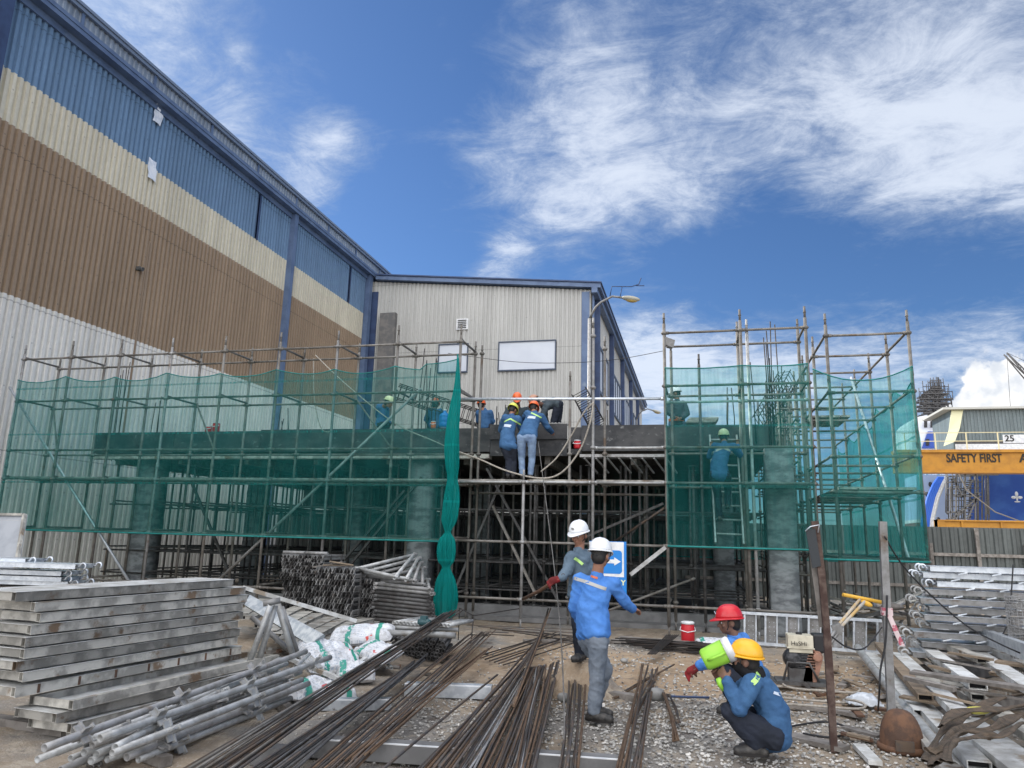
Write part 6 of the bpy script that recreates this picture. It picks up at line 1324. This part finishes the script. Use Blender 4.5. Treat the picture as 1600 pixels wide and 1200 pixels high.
# sign board
t = thing('sign_board', 'blue sign with a white arrow pointing right, partly hidden behind the front man', 'sign', at(955, 927, Y=14.08)); Ys = 14.06
mb = MB(); a = at(921, 845, Y=Ys); b = at(979, 928, Y=Ys); mb.box((a.x, Ys, b.z), (b.x, Ys + .03, a.z)); mb.build('panel', mat('sign_blue', (.01, .20, .60), .4), t)
mb = MB(); c_ = at(975, 902, Y=Ys); mb.box((a.x, Ys - .004, c_.z), (c_.x, Ys - .001, a.z - .01)); mb.build('white_field', M['white'], t)
mb = MB(); p0 = at(930, 859, Y=Ys); p1 = at(972, 897, Y=Ys); r = .06; poly = []
for (cx, cz, a0) in ((p1.x - r, p0.z - r, 0), (p0.x + r, p0.z - r, 90), (p0.x + r, p1.z + r, 180), (p1.x - r, p1.z + r, 270)):
    for k in range(6): an = R_(a0 + 18 * k); poly.append((cx + r * math.cos(an), Ys - .008, cz + r * math.sin(an)))
mb.prism(poly, (0, .003, 0)); mb.build('blue_field', mat('sign_blue', (0, 0, 0)), t)
mb = MB(); c = at(951, 877, Y=Ys); x1 = at(970, 877, Y=Ys).x
mb.prism([(c.x - .1, Ys - .012, c.z - .035), (x1 - .12, Ys - .012, c.z - .035), (x1 - .12, Ys - .012, c.z - .075), (x1, Ys - .012, c.z), (x1 - .12, Ys - .012, c.z + .075), (x1 - .12, Ys - .012, c.z + .035), (c.x - .1, Ys - .012, c.z + .035)], (0, .003, 0)); mb.build('arrow', M['white'], t)
text('\u00c0Y', 'lettering', t, at(963, 914, Y=Ys - .008), .13, mat('pale_yellow_print', (.70, .75, .45), .5), .002, bold=.004)
# ------------------------------------------------------------------ right hand side
# galvanised cat ladder lying on its edge
Yl0, Yl1 = 13.6, 13.2
t = thing('steel_ladder', 'bright galvanised ladder with perforated rungs lying on its side behind the men', 'ladder', (at(1270, 1010, Y=13.4).x, 13.4, 0))
a0, a1 = at(1155, 957, Y=Yl0), at(1378, 970, Y=Yl1); b0, b1 = at(1155, 1003, Y=Yl0), at(1378, 1020, Y=Yl1)
for p, q in ((a0, a1), (b0, b1)): mb = MB(); mb.beam(p, q, .05, .045); mb.build('rail', M['bright'], t)
for k in range(7):
    f = .04 + k * .155; p, q = b0.lerp(b1, f), a0.lerp(a1, f)
    mb = MB(); mb.beam(p, q, .03, .035, (0, 1, 0)); mb.beam(p + V((.185, .02, 0)), q + V((.185, .02, 0)), .02, .02, (0, 1, 0)); ru = mb.build('rung', M['bright'], t); mb = MB(); mb.obox((p + q) / 2 + V((.10, .03, 0)), (.075, 0, 0), (0, .004, 0), (0, 0, (q - p).length / 2 - .02)); mb.build('tread', M['galv'], ru)
    mb = MB()
    for j in range(5):
        for i in range(2): mb.box(((p.x + q.x) / 2 + .065 + .07 * i, p.y + .020, p.z + .06 + j * .07), ((p.x + q.x) / 2 + .075 + .07 * i, p.y + .0255, p.z + .07 + j * .07))
    mb.build('perforation', M['bright'], ru)
# engine driven tamper with long handle
Ye = 9.9; k = at(1250, 1060, Y=Ye); base = V((k.x, Ye, 0))
t = thing('compactor', 'small engine compactor with cream fuel tank, rusty belt guard and yellow handle bar', 'compactor', base)
cream = mat('cream_tank', (.62, .58, .46), .35, 0, (.50, .46, .36), 8); blk = mat('engine_black', (.03, .032, .035), .45, .3, (.07, .07, .075), 20)
def pY(x, y, dy=0): return at(x, y, Y=Ye + dy)
mb = MB(); a, b = pY(1230, 1013), pY(1268, 992); mb.box((a.x, Ye - .13, a.z + .03), (b.x, Ye + .13, b.z)); mb.box((a.x - .012, Ye - .142, a.z + .018), (b.x + .012, Ye + .142, a.z + .03)); mb.box((a.x + .01, Ye - .12, a.z - .03), (b.x - .01, Ye + .12, a.z + .017)); tk = mb.build('fuel_tank', cream, t, bevel=.022)
mb = MB(); mb.lathe([(.035, 0), (.038, .03), (.02, .04)], pY(1248, 992) + V((0, 0, -.005)), 14); mb.build('filler_cap', M['black2'], tk)
text('HaSHi', 'lettering', tk, (0, 0, 0), .07, M['dark'], .001).location = V((a.x + .03, Ye - .147, a.z + .055)) - base
mb = MB(); a, b = pY(1268, 1018), pY(1291, 992); mb.box((a.x + .01, Ye - .1, a.z), (b.x, Ye + .12, b.z + .01)); mb.build('air_filter', M['black2'], t, bevel=.02)
mb = MB(); c = pY(1240, 1028); mb.lathe([(.03, -.08), (.115, -.07), (.125, 0), (.12, .04), (.04, .08)], c + V((0, -.05, 0)), 20, (.25, -1, 0)); e = mb.build('recoil_starter', blk, t)
mb = MB(); a, b = pY(1238, 1042), pY(1268, 1014)
for q in range(7): z = a.z + (b.z - a.z) * q / 7; mb.box((a.x, Ye - .10, z), (b.x + .02, Ye + .10, z + .018))
mb.box((a.x + .02, Ye - .08, a.z - .05), (b.x, Ye + .08, b.z)); mb.build('engine_block', blk, t)
mb = MB(); p, q = pY(1274, 1027, -.1), pY(1263, 1075, -.1); d = nrm(q - p); s = V((-d.z, 0, d.x)); poly = []
for j in range(9): an = R_(180 * j / 8); poly.append(p - d * math.sin(an) * .085 + s * math.cos(an) * .085)
for j in range(9): an = R_(180 * j / 8); poly.append(q + d * math.sin(an) * .075 - s * math.cos(an) * .075)
mb.prism(poly, (0, .08, 0)); mb.lathe([(.05, 0), (.05, .03), (.03, .035)], p + V((.02, 0, 0)), 16, (0, -1, 0)); mb.build('belt_guard', mat('salmon_guard', (.36, .19, .13), .7, 0, (.26, .15, .11), 12), t, bevel=.006)
mb = MB(); mb.box((base.x - .28, Ye - .18, .05), (base.x + .3, Ye + .18, .09)); mb.beam((base.x - .28, Ye, .06), (base.x - .42, Ye, .16), .36, .02, (0, 0, 1)); mb.box((base.x - .13, Ye - .1, .09), (base.x + .13, Ye + .1, .24)); mb.tube([(base.x - .2, Ye - .12, .09), (base.x - .14, Ye - .12, .3), (base.x + .1, Ye - .12, .3), (base.x + .2, Ye - .12, .09)], .014, 6); mb.beam((base.x + .02, Ye - .2, .09), (base.x + .1, Ye - .2, -.0), .04, .04); mb.build('base_plate', M['tubed'], t)
hp = [pY(1282, 1020, .1), pY(1302, 990, .3), pY(1308, 982, .35)]
mb = MB(); mb.tube(hp, .022, 8); mb.tube([p + V((.07, .05, .02)) for p in hp], .018, 8); mb.obox(hp[2], (.05, 0, .02), (0, .04, 0), (-.02, 0, .05)); mb.build('handle_stem', M['galv'], t)
cw = mat('worn_yellow', (.50, .34, .14), .7, 0, (.42, .40, .36), 6, scl=(1, 1, .5))
for dx, x1 in ((0, 1343), (6, 1351)): mb = MB(); mb.tube([pY(1303 + dx, 985, .35), pY(x1, 937 + dx * .5, .8)], .019, 8); mb.build('handle_arm', cw, t)
mb = MB(); mb.tube([pY(1317, 929, .75), pY(1377, 941, .9)], .024, 10); mb.ell(pY(1354, 943, .8), (.07, 0, -.03), (0, .025, 0), (.015, 0, .03)); mb.build('handle_bar', mat('handle_yellow', (.66, .38, .05), .5), t)
# two upright posts in the foreground
Yp_ = 7.0
t = thing('rusty_post', 'leaning rusty post with a black plate hooked on its top, in front of the compactor', 'post', (at(1303, 1170, Y=Yp_).x, Yp_, 0))
pb = at(1304, 1190, Y=Yp_); pb.z = 0; mb = MB(); pts = [pb, at(1299, 1100, Y=Yp_), at(1292, 990, Y=Yp_ + .02), at(1284, 900, Y=Yp_), at(1273, 815, Y=Yp_)]
for i in range(4): mb.beam(pts[i], pts[i + 1] + nrm(pts[i + 1] - pts[i]) * .004, .055 + .004 * (i % 2), .055, (0, 1, 0))
mb.build('upright', mat('rusty_wood', (.06, .036, .03), .9, .1, (.12, .085, .07), 9, bump=.7, bs=30), t)
mb = MB(); a, b, c, d_ = at(1259, 828, Y=Yp_ - .04), at(1274, 826, Y=Yp_ - .04), at(1283, 884, Y=Yp_ - .04), at(1270, 888, Y=Yp_ - .04); mb.prism([a, b, c, d_], (0, .02, 0)); mb.build('plate', mat('black_plate', (.025, .03, .035), .5), t)
mb = MB(); mb.tube([at(1258, 830, Y=Yp_ - .05), at(1266, 823, Y=Yp_ - .06), at(1280, 820, Y=Yp_ - .05), at(1278, 832, Y=Yp_ - .05)], .006, 6); mb.build('tie_wire', M['bright'], t)
mb = MB(); mb.beam(at(1266, 845, Y=Yp_ + .06), at(1284, 980, Y=Yp_ + .05), .04, .02, (0, 1, 0)); mb.build('batten', M['woodg'], t)
Yq = 7.9
t = thing('grey_post', 'grey steel post with a strip of red and white tape, right of the compactor', 'post', (at(1391, 1120, Y=Yq).x, Yq, 0))
pb = at(1393, 1130, Y=Yq); pb.z = 0; tp = at(1379, 815, Y=Yq); mb = MB(); mb.beam(pb, tp, .065, .065, (0, 1, 0)); mb.build('upright', M['galv'], t)
mb = MB(); c = pb.lerp(tp, .56); mb.obox(c, (.045, 0, 0), (0, .042, 0), (0, 0, .035)); tp1 = [c + V((.01, -.045, -.03)), c + V((.05, -.06, -.16)), c + V((.10, -.05, -.30))]
for i in range(2): mb.prism([tp1[i] - V((.022, 0, 0)), tp1[i] + V((.022, 0, 0)), tp1[i + 1] + V((.025, 0, 0)), tp1[i + 1] - V((.02, 0, 0))], (0, .004, 0))
mb.build('warning_tape', mat('red_white_tape', (.62, .50, .50), .6, 0, (.42, .10, .14), 12, lo=.5, hi=.54), t)
cable('cable', [at(1382, 838, Y=Yq - .06), at(1420, 895, Y=8.2), at(1500, 970, Y=8.8), at(1560, 1005, Y=9.2), at(1640, 1040, Y=9.5)], .008, M['wire'], 'black cable running from the grey post down to the right', 'cable')
cable('cable', [at(1386, 930, Y=Yq - .06), at(1384, 1000, Y=Yq - .08), at(1376, 1045, Y=Yq - .1), at(1374, 1080, Y=Yq - .1), PT(1372, 1110, .01)], .009, M['wire'], 'black cable hanging straight down the grey post', 'cable')
cable('cable', [at(1300, 995, Y=Yp_ + .1), at(1325, 1012, Y=7.3), at(1352, 1012, Y=7.6), at(1378, 980, Y=Yq - .05)], .007, M['wire'], 'thin cable sagging between the rusty and the grey post', 'cable')
# hose coils on the ground under the compactor
for i, (cx, cy, rx, ry) in enumerate(((1270, 1085, .52, .42), (1282, 1072, .42, .36), (1262, 1095, .55, .30))):
    c = PT(cx, cy, .03 + .03 * i); pts = [c + V((rx * math.cos(a_), ry * math.sin(a_), .01 * math.sin(a_ * 3))) for a_ in [R_(20 + q * 16 + i * 40) for q in range(20)]]
    mb = MB(); mb.tube(pts, .013, 6); tag(mb.build('hose_coil', M['rope']), ['largest', 'inner', 'nearest'][i] + ' pale hose coil on the ground under the compactor', 'hose', 'hose coils under the compactor')
cable('cable', [PT(1235, 1135, .02), PT(1290, 1128, .03), PT(1330, 1140, .02), PT(1300, 1152, .02), PT(1255, 1146, .02)], .010, M['wire'], 'black cable looped on the ground by the rusty post', 'cable')
# rusty dome shaped casting and plastic bag
c = PT(1410, 1172, 0); t = thing('rusty_float', 'rounded rust brown casting on the ground at the foot of the grey post', 'casting', c)
mb = MB(); rows = []
for i in range(14):
    th = math.pi / 2 * i / 13; rows.append([c + V((.17 * math.cos(j * .2618) * max(0.0, math.cos(th)) ** .7, .17 * math.sin(j * .2618) * max(0.0, math.cos(th)) ** .7, .02 + .30 * math.sin(th) + .006 * mnoise.noise((j, i, 1)))) for j in range(24)])
mb.grid(rows, closed=True); mb.lathe([(.19, 0), (.195, .02), (.19, .045), (.16, .05)], c, 24); mb.build('shell', M['rusty'], t)
mb = MB(); mb.obox(c + V((-.02, -.185, .07)), (.07, 0, 0), (0, .012, 0), (0, 0, .04)); mb.build('slot', M['rebar'], t)
mb = MB(); c = PT(1350, 1098, .05); rows = [[c + V(((i / 12 - .5) * .34, (j / 12 - .5) * .26, .10 * max(0, math.sin(math.pi * i / 12) * math.sin(math.pi * j / 12)) ** .6 + .03 * mnoise.noise((i * .6, j * .6, 3)))) for j in range(13)] for i in range(13)]
mb.grid(rows); mb.grid([[p + V((0, 0, -.006)) for p in r] for r in rows]); tag(mb.build('plastic_bag', mat('clear_bag', (.60, .64, .68), .25, 0, (.42, .45, .48), 12)), 'crumpled clear plastic bag on the dirt left of the rusty casting', 'bag')
# timber and scrap on the ground between the posts
for i in range(26):
    x = rnd.uniform(1.2, 2.5); y = rnd.uniform(7.2, 11.5); an = rnd.uniform(0, 3.1); L = rnd.uniform(.12, .4); d = V((math.cos(an), math.sin(an), rnd.uniform(-.05, .15)))
    mb = MB(); p = V((x, y, .03 + rnd.uniform(0, .05))); mb.beam(p - d * L / 2, p + d * L / 2, rnd.uniform(.04, .10), rnd.uniform(.012, .03)); tag(mb.build('scrap_board', rnd.choice([M['wood'], M['woodg'], M['rusty']])), 'short scrap of timber on the dirt round the compactor', 'board', 'timber scraps round the compactor')
for i, (a, b, w) in enumerate((((1212, 1100), (1295, 1110), .10), ((1235, 1150), (1322, 1170), .16), ((1303, 1110), (1352, 1120), .10), ((1342, 1165), (1368, 1192), .10))):
    mb = MB(); mb.beam(PT(a[0], a[1], .03), PT(b[0], b[1], .03), w, .035); tag(mb.build('board', M['woodg'] if i < 3 else M['ptop']), ['brown board behind the drinking man', 'flat brown board at the foot of the rusty post', 'pale board left of the rusty casting', 'pale metal strip at the bottom beside the casting'][i], 'board')
# pile of steel box planks, lower right
gR = 'steel box planks heaped at the lower right'
RP = [((1433, 986), (1536, 1028), .52, .13, 'plank', 'brown edged box plank on top of the right heap'), ((1434, 1000), (1528, 1068), .44, .16, 'ptop', 'pale box plank under the topmost one of the right heap'), ((1404, 1020), (1500, 1108), .34, .16, 'ptop', 'pale box plank ending above the ropes'), ((1374, 1004), (1446, 1086), .34, .13, 'wood', 'brown timber like plank at the left of the right heap'),
      ((1455, 1020), (1528, 1085), .36, .12, 'plank', 'dull box plank between the two pale ones'), ((1432, 1022), (1500, 1075), .30, .06, 'plank', 'narrow strip plank low in the right heap'), ((1468, 980), (1640, 1090), .46, .18, 'ptop', 'wide pale plank leading out of the picture, right heap'), ((1500, 988), (1660, 1060), .50, .16, 'ptop', 'pale plank behind the wide one, running out at the right edge'),
      ((1486, 990), (1562, 1040), .45, .10, 'rusty', 'rusty brown box plank with an open dark mouth'), ((1569, 1020), (1640, 1048), .48, .10, 'wood', 'short brown piece resting on the wide pale plank'), ((1385, 1040), (1530, 1190), .20, .16, 'ptop', 'long pale plank running down to the ropes'), ((1400, 1085), (1500, 1215), .14, .16, 'plank', 'grey plank at the left foot of the right heap'),
      ((1360, 1020), (1440, 1110), .22, .14, 'ptop', 'zinc plank just right of the grey post'), ((1480, 1060), (1640, 1160), .28, .18, 'plank', 'grey plank under the ropes, upper'), ((1500, 1120), (1650, 1230), .22, .30, 'ptop', 'broad pale sheet under the ropes at the corner'), ((1440, 1120), (1560, 1240), .12, .12, 'plank', 'grey plank below the broad sheet, left'), ((1470, 1130), (1600, 1250), .10, .10, 'tube', 'dark plank below the broad sheet, right')]
for i, (a, b, z, w, m, l) in enumerate(RP):
    p, q = PT(a[0], a[1], z), PT(b[0], b[1], z - .04); d = nrm(q - p); L = (q - p).length; s = nrm(d.cross(V((0, 0, 1)))); u = s.cross(d); h = .055 if w > .08 else .02
    t = thing('box_plank', l, 'plank', ((p + q) / 2) * V((1, 1, 0)) if False else V(((p.x + q.x) / 2, (p.y + q.y) / 2, z - h)), gR)
    mb = MB(); c = (p + q) / 2; mb.obox(c, d * L / 2, s * w / 2, u * .004); mb.obox(c - u * h, d * L / 2, s * w / 2, u * .004)
    for g_ in (-1, 1): mb.obox(c - u * h / 2 + s * g_ * (w / 2 - .004), d * (L / 2 - .001), s * .004, u * (h / 2 - .005))
    mb.build('shell', M[m], t)
    mb = MB()
    mb.obox(q - d * .06 - u * h / 2, d * .002, s * (w / 2 - .01), u * (h / 2 - .006)); mb.build('hollow', M['dark'], t)  # dark plate stands in for the shade inside the open end
for i, (a, b, z) in enumerate((((1400, 1060), (1560, 1040), .24), ((1440, 1120), (1600, 1095), .12), ((1420, 1010), (1600, 1000), .26))):
    mb = MB(); mb.beam(PT(a[0], a[1], z / 2), PT(b[0], b[1], z / 2), .1, z - .01); tag(mb.build('timber_bearer', M['woodg']), ['middle', 'nearest', 'farthest'][i] + ' timber bearer inside the right plank heap', 'timber', 'bearers of the right plank heap')
mb = MB(); mb.beam(PT(1446, 960, .62), PT(1640, 1034, .62), .02, .17); mb.beam(PT(1446, 960, .62) + V((.03, 0, .085)), PT(1640, 1034, .62) + V((.03, 0, .085)), .08, .008); tag(mb.build('side_rail', M['bright']), 'long galvanised rail slanting down in front of the hooked planks', 'rail')
stube('thick pale pipe running down beside the right heap', PT(1340, 1012, .18), PT(1490, 1200, .08), .055, 'tubel', 0, None, 'pipe', lug=False)
mb = MB(); mb.ell(PT(1527, 1110, .36), (.10, .03, 0), (-.02, .05, 0), (0, 0, .03)); tag(mb.build('glove', mat('yellow_glove', (.50, .46, .10), .8)), 'yellow cloth glove lying on the pale planks by the ropes', 'glove')
brown = mat('brown_rope', (.115, .085, .06), .9, 0, (.07, .055, .04), 12, bump=1, bs=60)
base_p = (((1450, 1190), (1468, 1150), (1505, 1120), (1560, 1092), (1640, 1080)), ((1460, 1195), (1485, 1150), (1530, 1128), (1580, 1105), (1650, 1095)), ((1452, 1175), (1480, 1165), (1500, 1145), (1545, 1140), (1590, 1118), (1640, 1120)), ((1478, 1190), (1490, 1160), (1540, 1150), (1565, 1150), (1600, 1130), (1650, 1140)), ((1470, 1135), (1500, 1112), (1560, 1108), (1620, 1100)))
for i, pts in enumerate(base_p):
    o = None
    P0 = [PT(x, y, .34 + .02 * i + (.02 if j % 2 else 0)) for j, (x, y) in enumerate(pts)]; out = []
    for a_ in range(len(P0) - 1):
        p0 = P0[max(0, a_ - 1)]; a, b = P0[a_], P0[a_ + 1]; p3 = P0[min(len(P0) - 1, a_ + 2)]
        for s_ in range(10): t = s_ / 10; out.append(.5 * ((2 * a) + (-p0 + b) * t + (2 * p0 - 5 * a + 4 * b - p3) * t * t + (-p0 + 3 * a - 3 * b + p3) * t ** 3))
    mb = MB(); rows = []
    for q in range(len(out)):       # a flat woven sling folded lengthwise, its section twisting along the way
        tn = nrm(out[min(q + 1, len(out) - 1)] - out[max(q - 1, 0)]); s1_ = nrm(tn.cross(V((0, 0, 1)))); u1 = s1_.cross(tn); tw = .9 * math.sin(q * .22 + i * 2); w_ = .040 + .012 * math.sin(q * .5 + i); row = []
        for (x_, y_) in ((-1, 0), (-.8, .38), (-.3, .30), (0, .12), (.3, .34), (.8, .42), (1, 0), (.7, -.3), (0, -.22), (-.7, -.3)):
            cx_, cy_ = x_ * math.cos(tw) - y_ * math.sin(tw) * 1.0, x_ * math.sin(tw) + y_ * math.cos(tw)
            row.append(out[q] + s1_ * cx_ * w_ + u1 * (cy_ * w_ * .6 + .004 * mnoise.noise((q * .9, x_ * 3, i))))
        rows.append(row)
    mb.grid(rows, closed=True); tag(mb.build('lifting_sling', brown), ['uppermost', 'second', 'third', 'lowest', 'rear'][i] + ' thick brown sling draped over the planks at the lower right corner', 'sling', 'brown slings at the lower right')
for i in range(16):     # more odd lengths thrown over the heap
    x = rnd.uniform(1400, 1560); y = rnd.uniform(1010, 1090); z = rnd.uniform(.42, .55) - (y - 1010) * .0025; p = PT(x, y, z); an = R_(rnd.uniform(-62, -38)); L = rnd.uniform(.5, 1.3); d = V((math.cos(an), math.sin(an), rnd.uniform(-.08, .03)))
    mb = MB(); mb.beam(p, p + d * L, rnd.uniform(.04, .11), rnd.uniform(.015, .04), (rnd.uniform(-.3, .3), 0, 1)); tag(mb.build('offcut', rnd.choice([M['wood'], M['wood'], M['woodg'], M['plank']])), 'odd offcut thrown on the right heap of box planks', 'offcut', 'offcuts on the right plank heap')
# stack of hooked scaffold planks
for i in range(11):
    y = 884 + [0, 10, 24, 36, 50, 63, 76, 89, 102, 118, 134][i]; Yh = 10.6
    x = 1448 + [5, -6, 16, -2, -10, 4, -4, 6, -20, -8, -22][i]
    p = at(x, y, Y=Yh + (.1 if i % 2 else 0)); lab = 'hooked galvanised plank in the right stack, ' + (['the bright topmost one', 'the second, bright one sticking out left', 'the third one from the top', 'the fourth one from the top', 'the fifth one from the top', 'the middle one', 'fifth from the bottom', 'fourth from the bottom', 'third from the bottom', 'second from the bottom', 'the lowest one'][i])
    H = .062
    t = plank(lab, p, (1, -.13, 0), 3.3, .42, H, side=1, m='bright' if i < 3 else 'galv', top='bright', hooks=1, group='hooked planks stacked at the right', name='hooked_plank')
    # zig zag lattice between layers
    d = nrm(V((1, -.13, 0))); 
    for q in range(8):
        mb = MB(); a = p + d * (.35 + .36 * q) - V((0, .005, H + .002)); mb.obox(a + V((0, 0, -.018)), d * .05 + V((0, 0, .012)), (0, .02, 0), (0, 0, .008)); mb.build('spacer_lug', M['bright'], t)
q = at(1530, 1020, Y=10.7); mb = MB(); lo_ = at(1430, 1018, Y=10.7).z - .07
mb.box((at(1462, 1000, Y=10.8).x, 10.7, 0), (at(1462, 1000, Y=10.8).x + .14, 11.1, max(.05, lo_))); mb.box((at(1462, 1000, Y=10.8).x + 2, 10.5, 0), (at(1462, 1000, Y=10.8).x + 2.14, 10.9, max(.05, lo_))); tag(mb.build('timber_crib', M['woodg']), 'timber crib carrying the stack of hooked planks', 'timber')
cable('strap', [at(1583, 882, Y=10.4), at(1580, 930, Y=10.35), at(1576, 970, Y=10.35), at(1562, 1000, Y=10.3)], .008, M['wire'], 'dark wire strapped round the stack of hooked planks', 'wire')
# roll of wire mesh at the right edge
Ym = 9.6; mb = MB(); c = at(1602, 935, Y=Ym)
for j in range(26):
    z = c.z - j * .036; r = .19 + .012 * math.sin(j * 2.3); mb.tube([(c.x + .1 + r * math.cos(a_), Ym + .3 + r * math.sin(a_), z + .012 * math.sin(a_ * 5 + j)) for a_ in [R_(q * 24) for q in range(16)]], .006, 5)
for q in range(24): a_ = R_(q * 15); mb.tube([(c.x + .1 + .19 * math.cos(a_), Ym + .3 + .19 * math.sin(a_), c.z), (c.x + .1 + .19 * math.cos(a_), Ym + .3 + .19 * math.sin(a_), max(0, c.z - .93))], .005, 4)
tag(mb.build('mesh_roll', M['galv']), 'upright roll of wire mesh cut off by the right edge', 'mesh roll')
# tangle of discarded boards and tubes behind the right scaffold
for i in range(70):
    x = rnd.uniform(2.2, 6.3); y = rnd.uniform(14.9, 19.5); z = rnd.uniform(.03, .75) * max(.25, 1 - abs(x - 4.2) / 3); an = rnd.uniform(-.6, .9) if i % 3 else rnd.uniform(1, 2.2); L = rnd.uniform(.5, 1.7); d = V((math.cos(an), math.sin(an) * .6, rnd.uniform(-.35, .35))).normalized()
    p = V((x, y, z)); a, b = p - d * L / 2, p + d * L / 2; lo = min(a.z, b.z)
    if lo < .01: a.z += .02 - lo; b.z += .02 - lo
    mb = MB()
    if i % 3 == 0: mb.tube([a, b], .028, 8, hollow=True)
    else: mb.beam(a, b, rnd.uniform(.06, .16), rnd.uniform(.02, .05), (rnd.uniform(-.5, .5), 0, 1))
    tag(mb.build('scrap_tube' if i % 3 == 0 else 'scrap_board', M['galv'] if i % 3 == 0 else rnd.choice([M['woodg'], M['wood'], M['tubed'], M['plank']])), 'discarded grey tube in the tangle behind the right scaffold' if i % 3 == 0 else 'discarded board in the tangle behind the right scaffold', 'tube' if i % 3 == 0 else 'board', 'discarded tubes in the tangle' if i % 3 == 0 else 'discarded boards in the tangle')
t_ = at(1400, 905, Y=13.6)
mb = MB(); mb.ell(at(1394, 948, Y=12.5), (.16, 0, 0), (0, .1, 0), (0, 0, .055)); mb.ell(at(1394, 948, Y=12.5), (.02, 0, 0), (0, .1, 0), (0, 0, .02)); tag(mb.build('sandbag', M['woodg']), 'small grey bag on the ground between grey post and hooked planks', 'bag')
for i in range(14):     # couplers and bits beside the hooked planks
    c = PT(rnd.uniform(1395, 1440), rnd.uniform(960, 1010), .03); mb = MB(); mb.tube([c + V((-.05, 0, 0)), c + V((-.02, 0, .05)), c + V((.03, 0, .05)), c + V((.05, 0, 0))], .014, 6); mb.box(c + V((-.05, -.03, -.01)), c + V((.05, .03, .012))); tag(mb.build('coupler', M['bright']), 'loose scaffold coupler in the scatter left of the hooked planks', 'coupler', 'couplers scattered by the hooked planks')
# raised ground under the rear man
p = at(910, 1030, Y=8.5); p.z -= .02; mb = MB(); N = 20
mb.grid([[(p.x + (i / N - .5) * 1.1, p.y + .08 + (j / N - .5) * .8, p.z * min(1, 1.35 * math.exp(-(((i / N - .5) * 3.6) ** 2 + ((j / N - .5) * 3.6) ** 2))) + .03 * mnoise.noise((i * .5, j * .5, 8)) * (abs(i / N - .5) > .12) - .05 * (max(abs(i / N - .5), abs(j / N - .5)) > .45)) for j in range(N + 1)] for i in range(N + 1)])
tag(mb.build('dirt_mound', bpy.data.materials['site_ground'], origin=(0, 0, 0)), kind='structure')
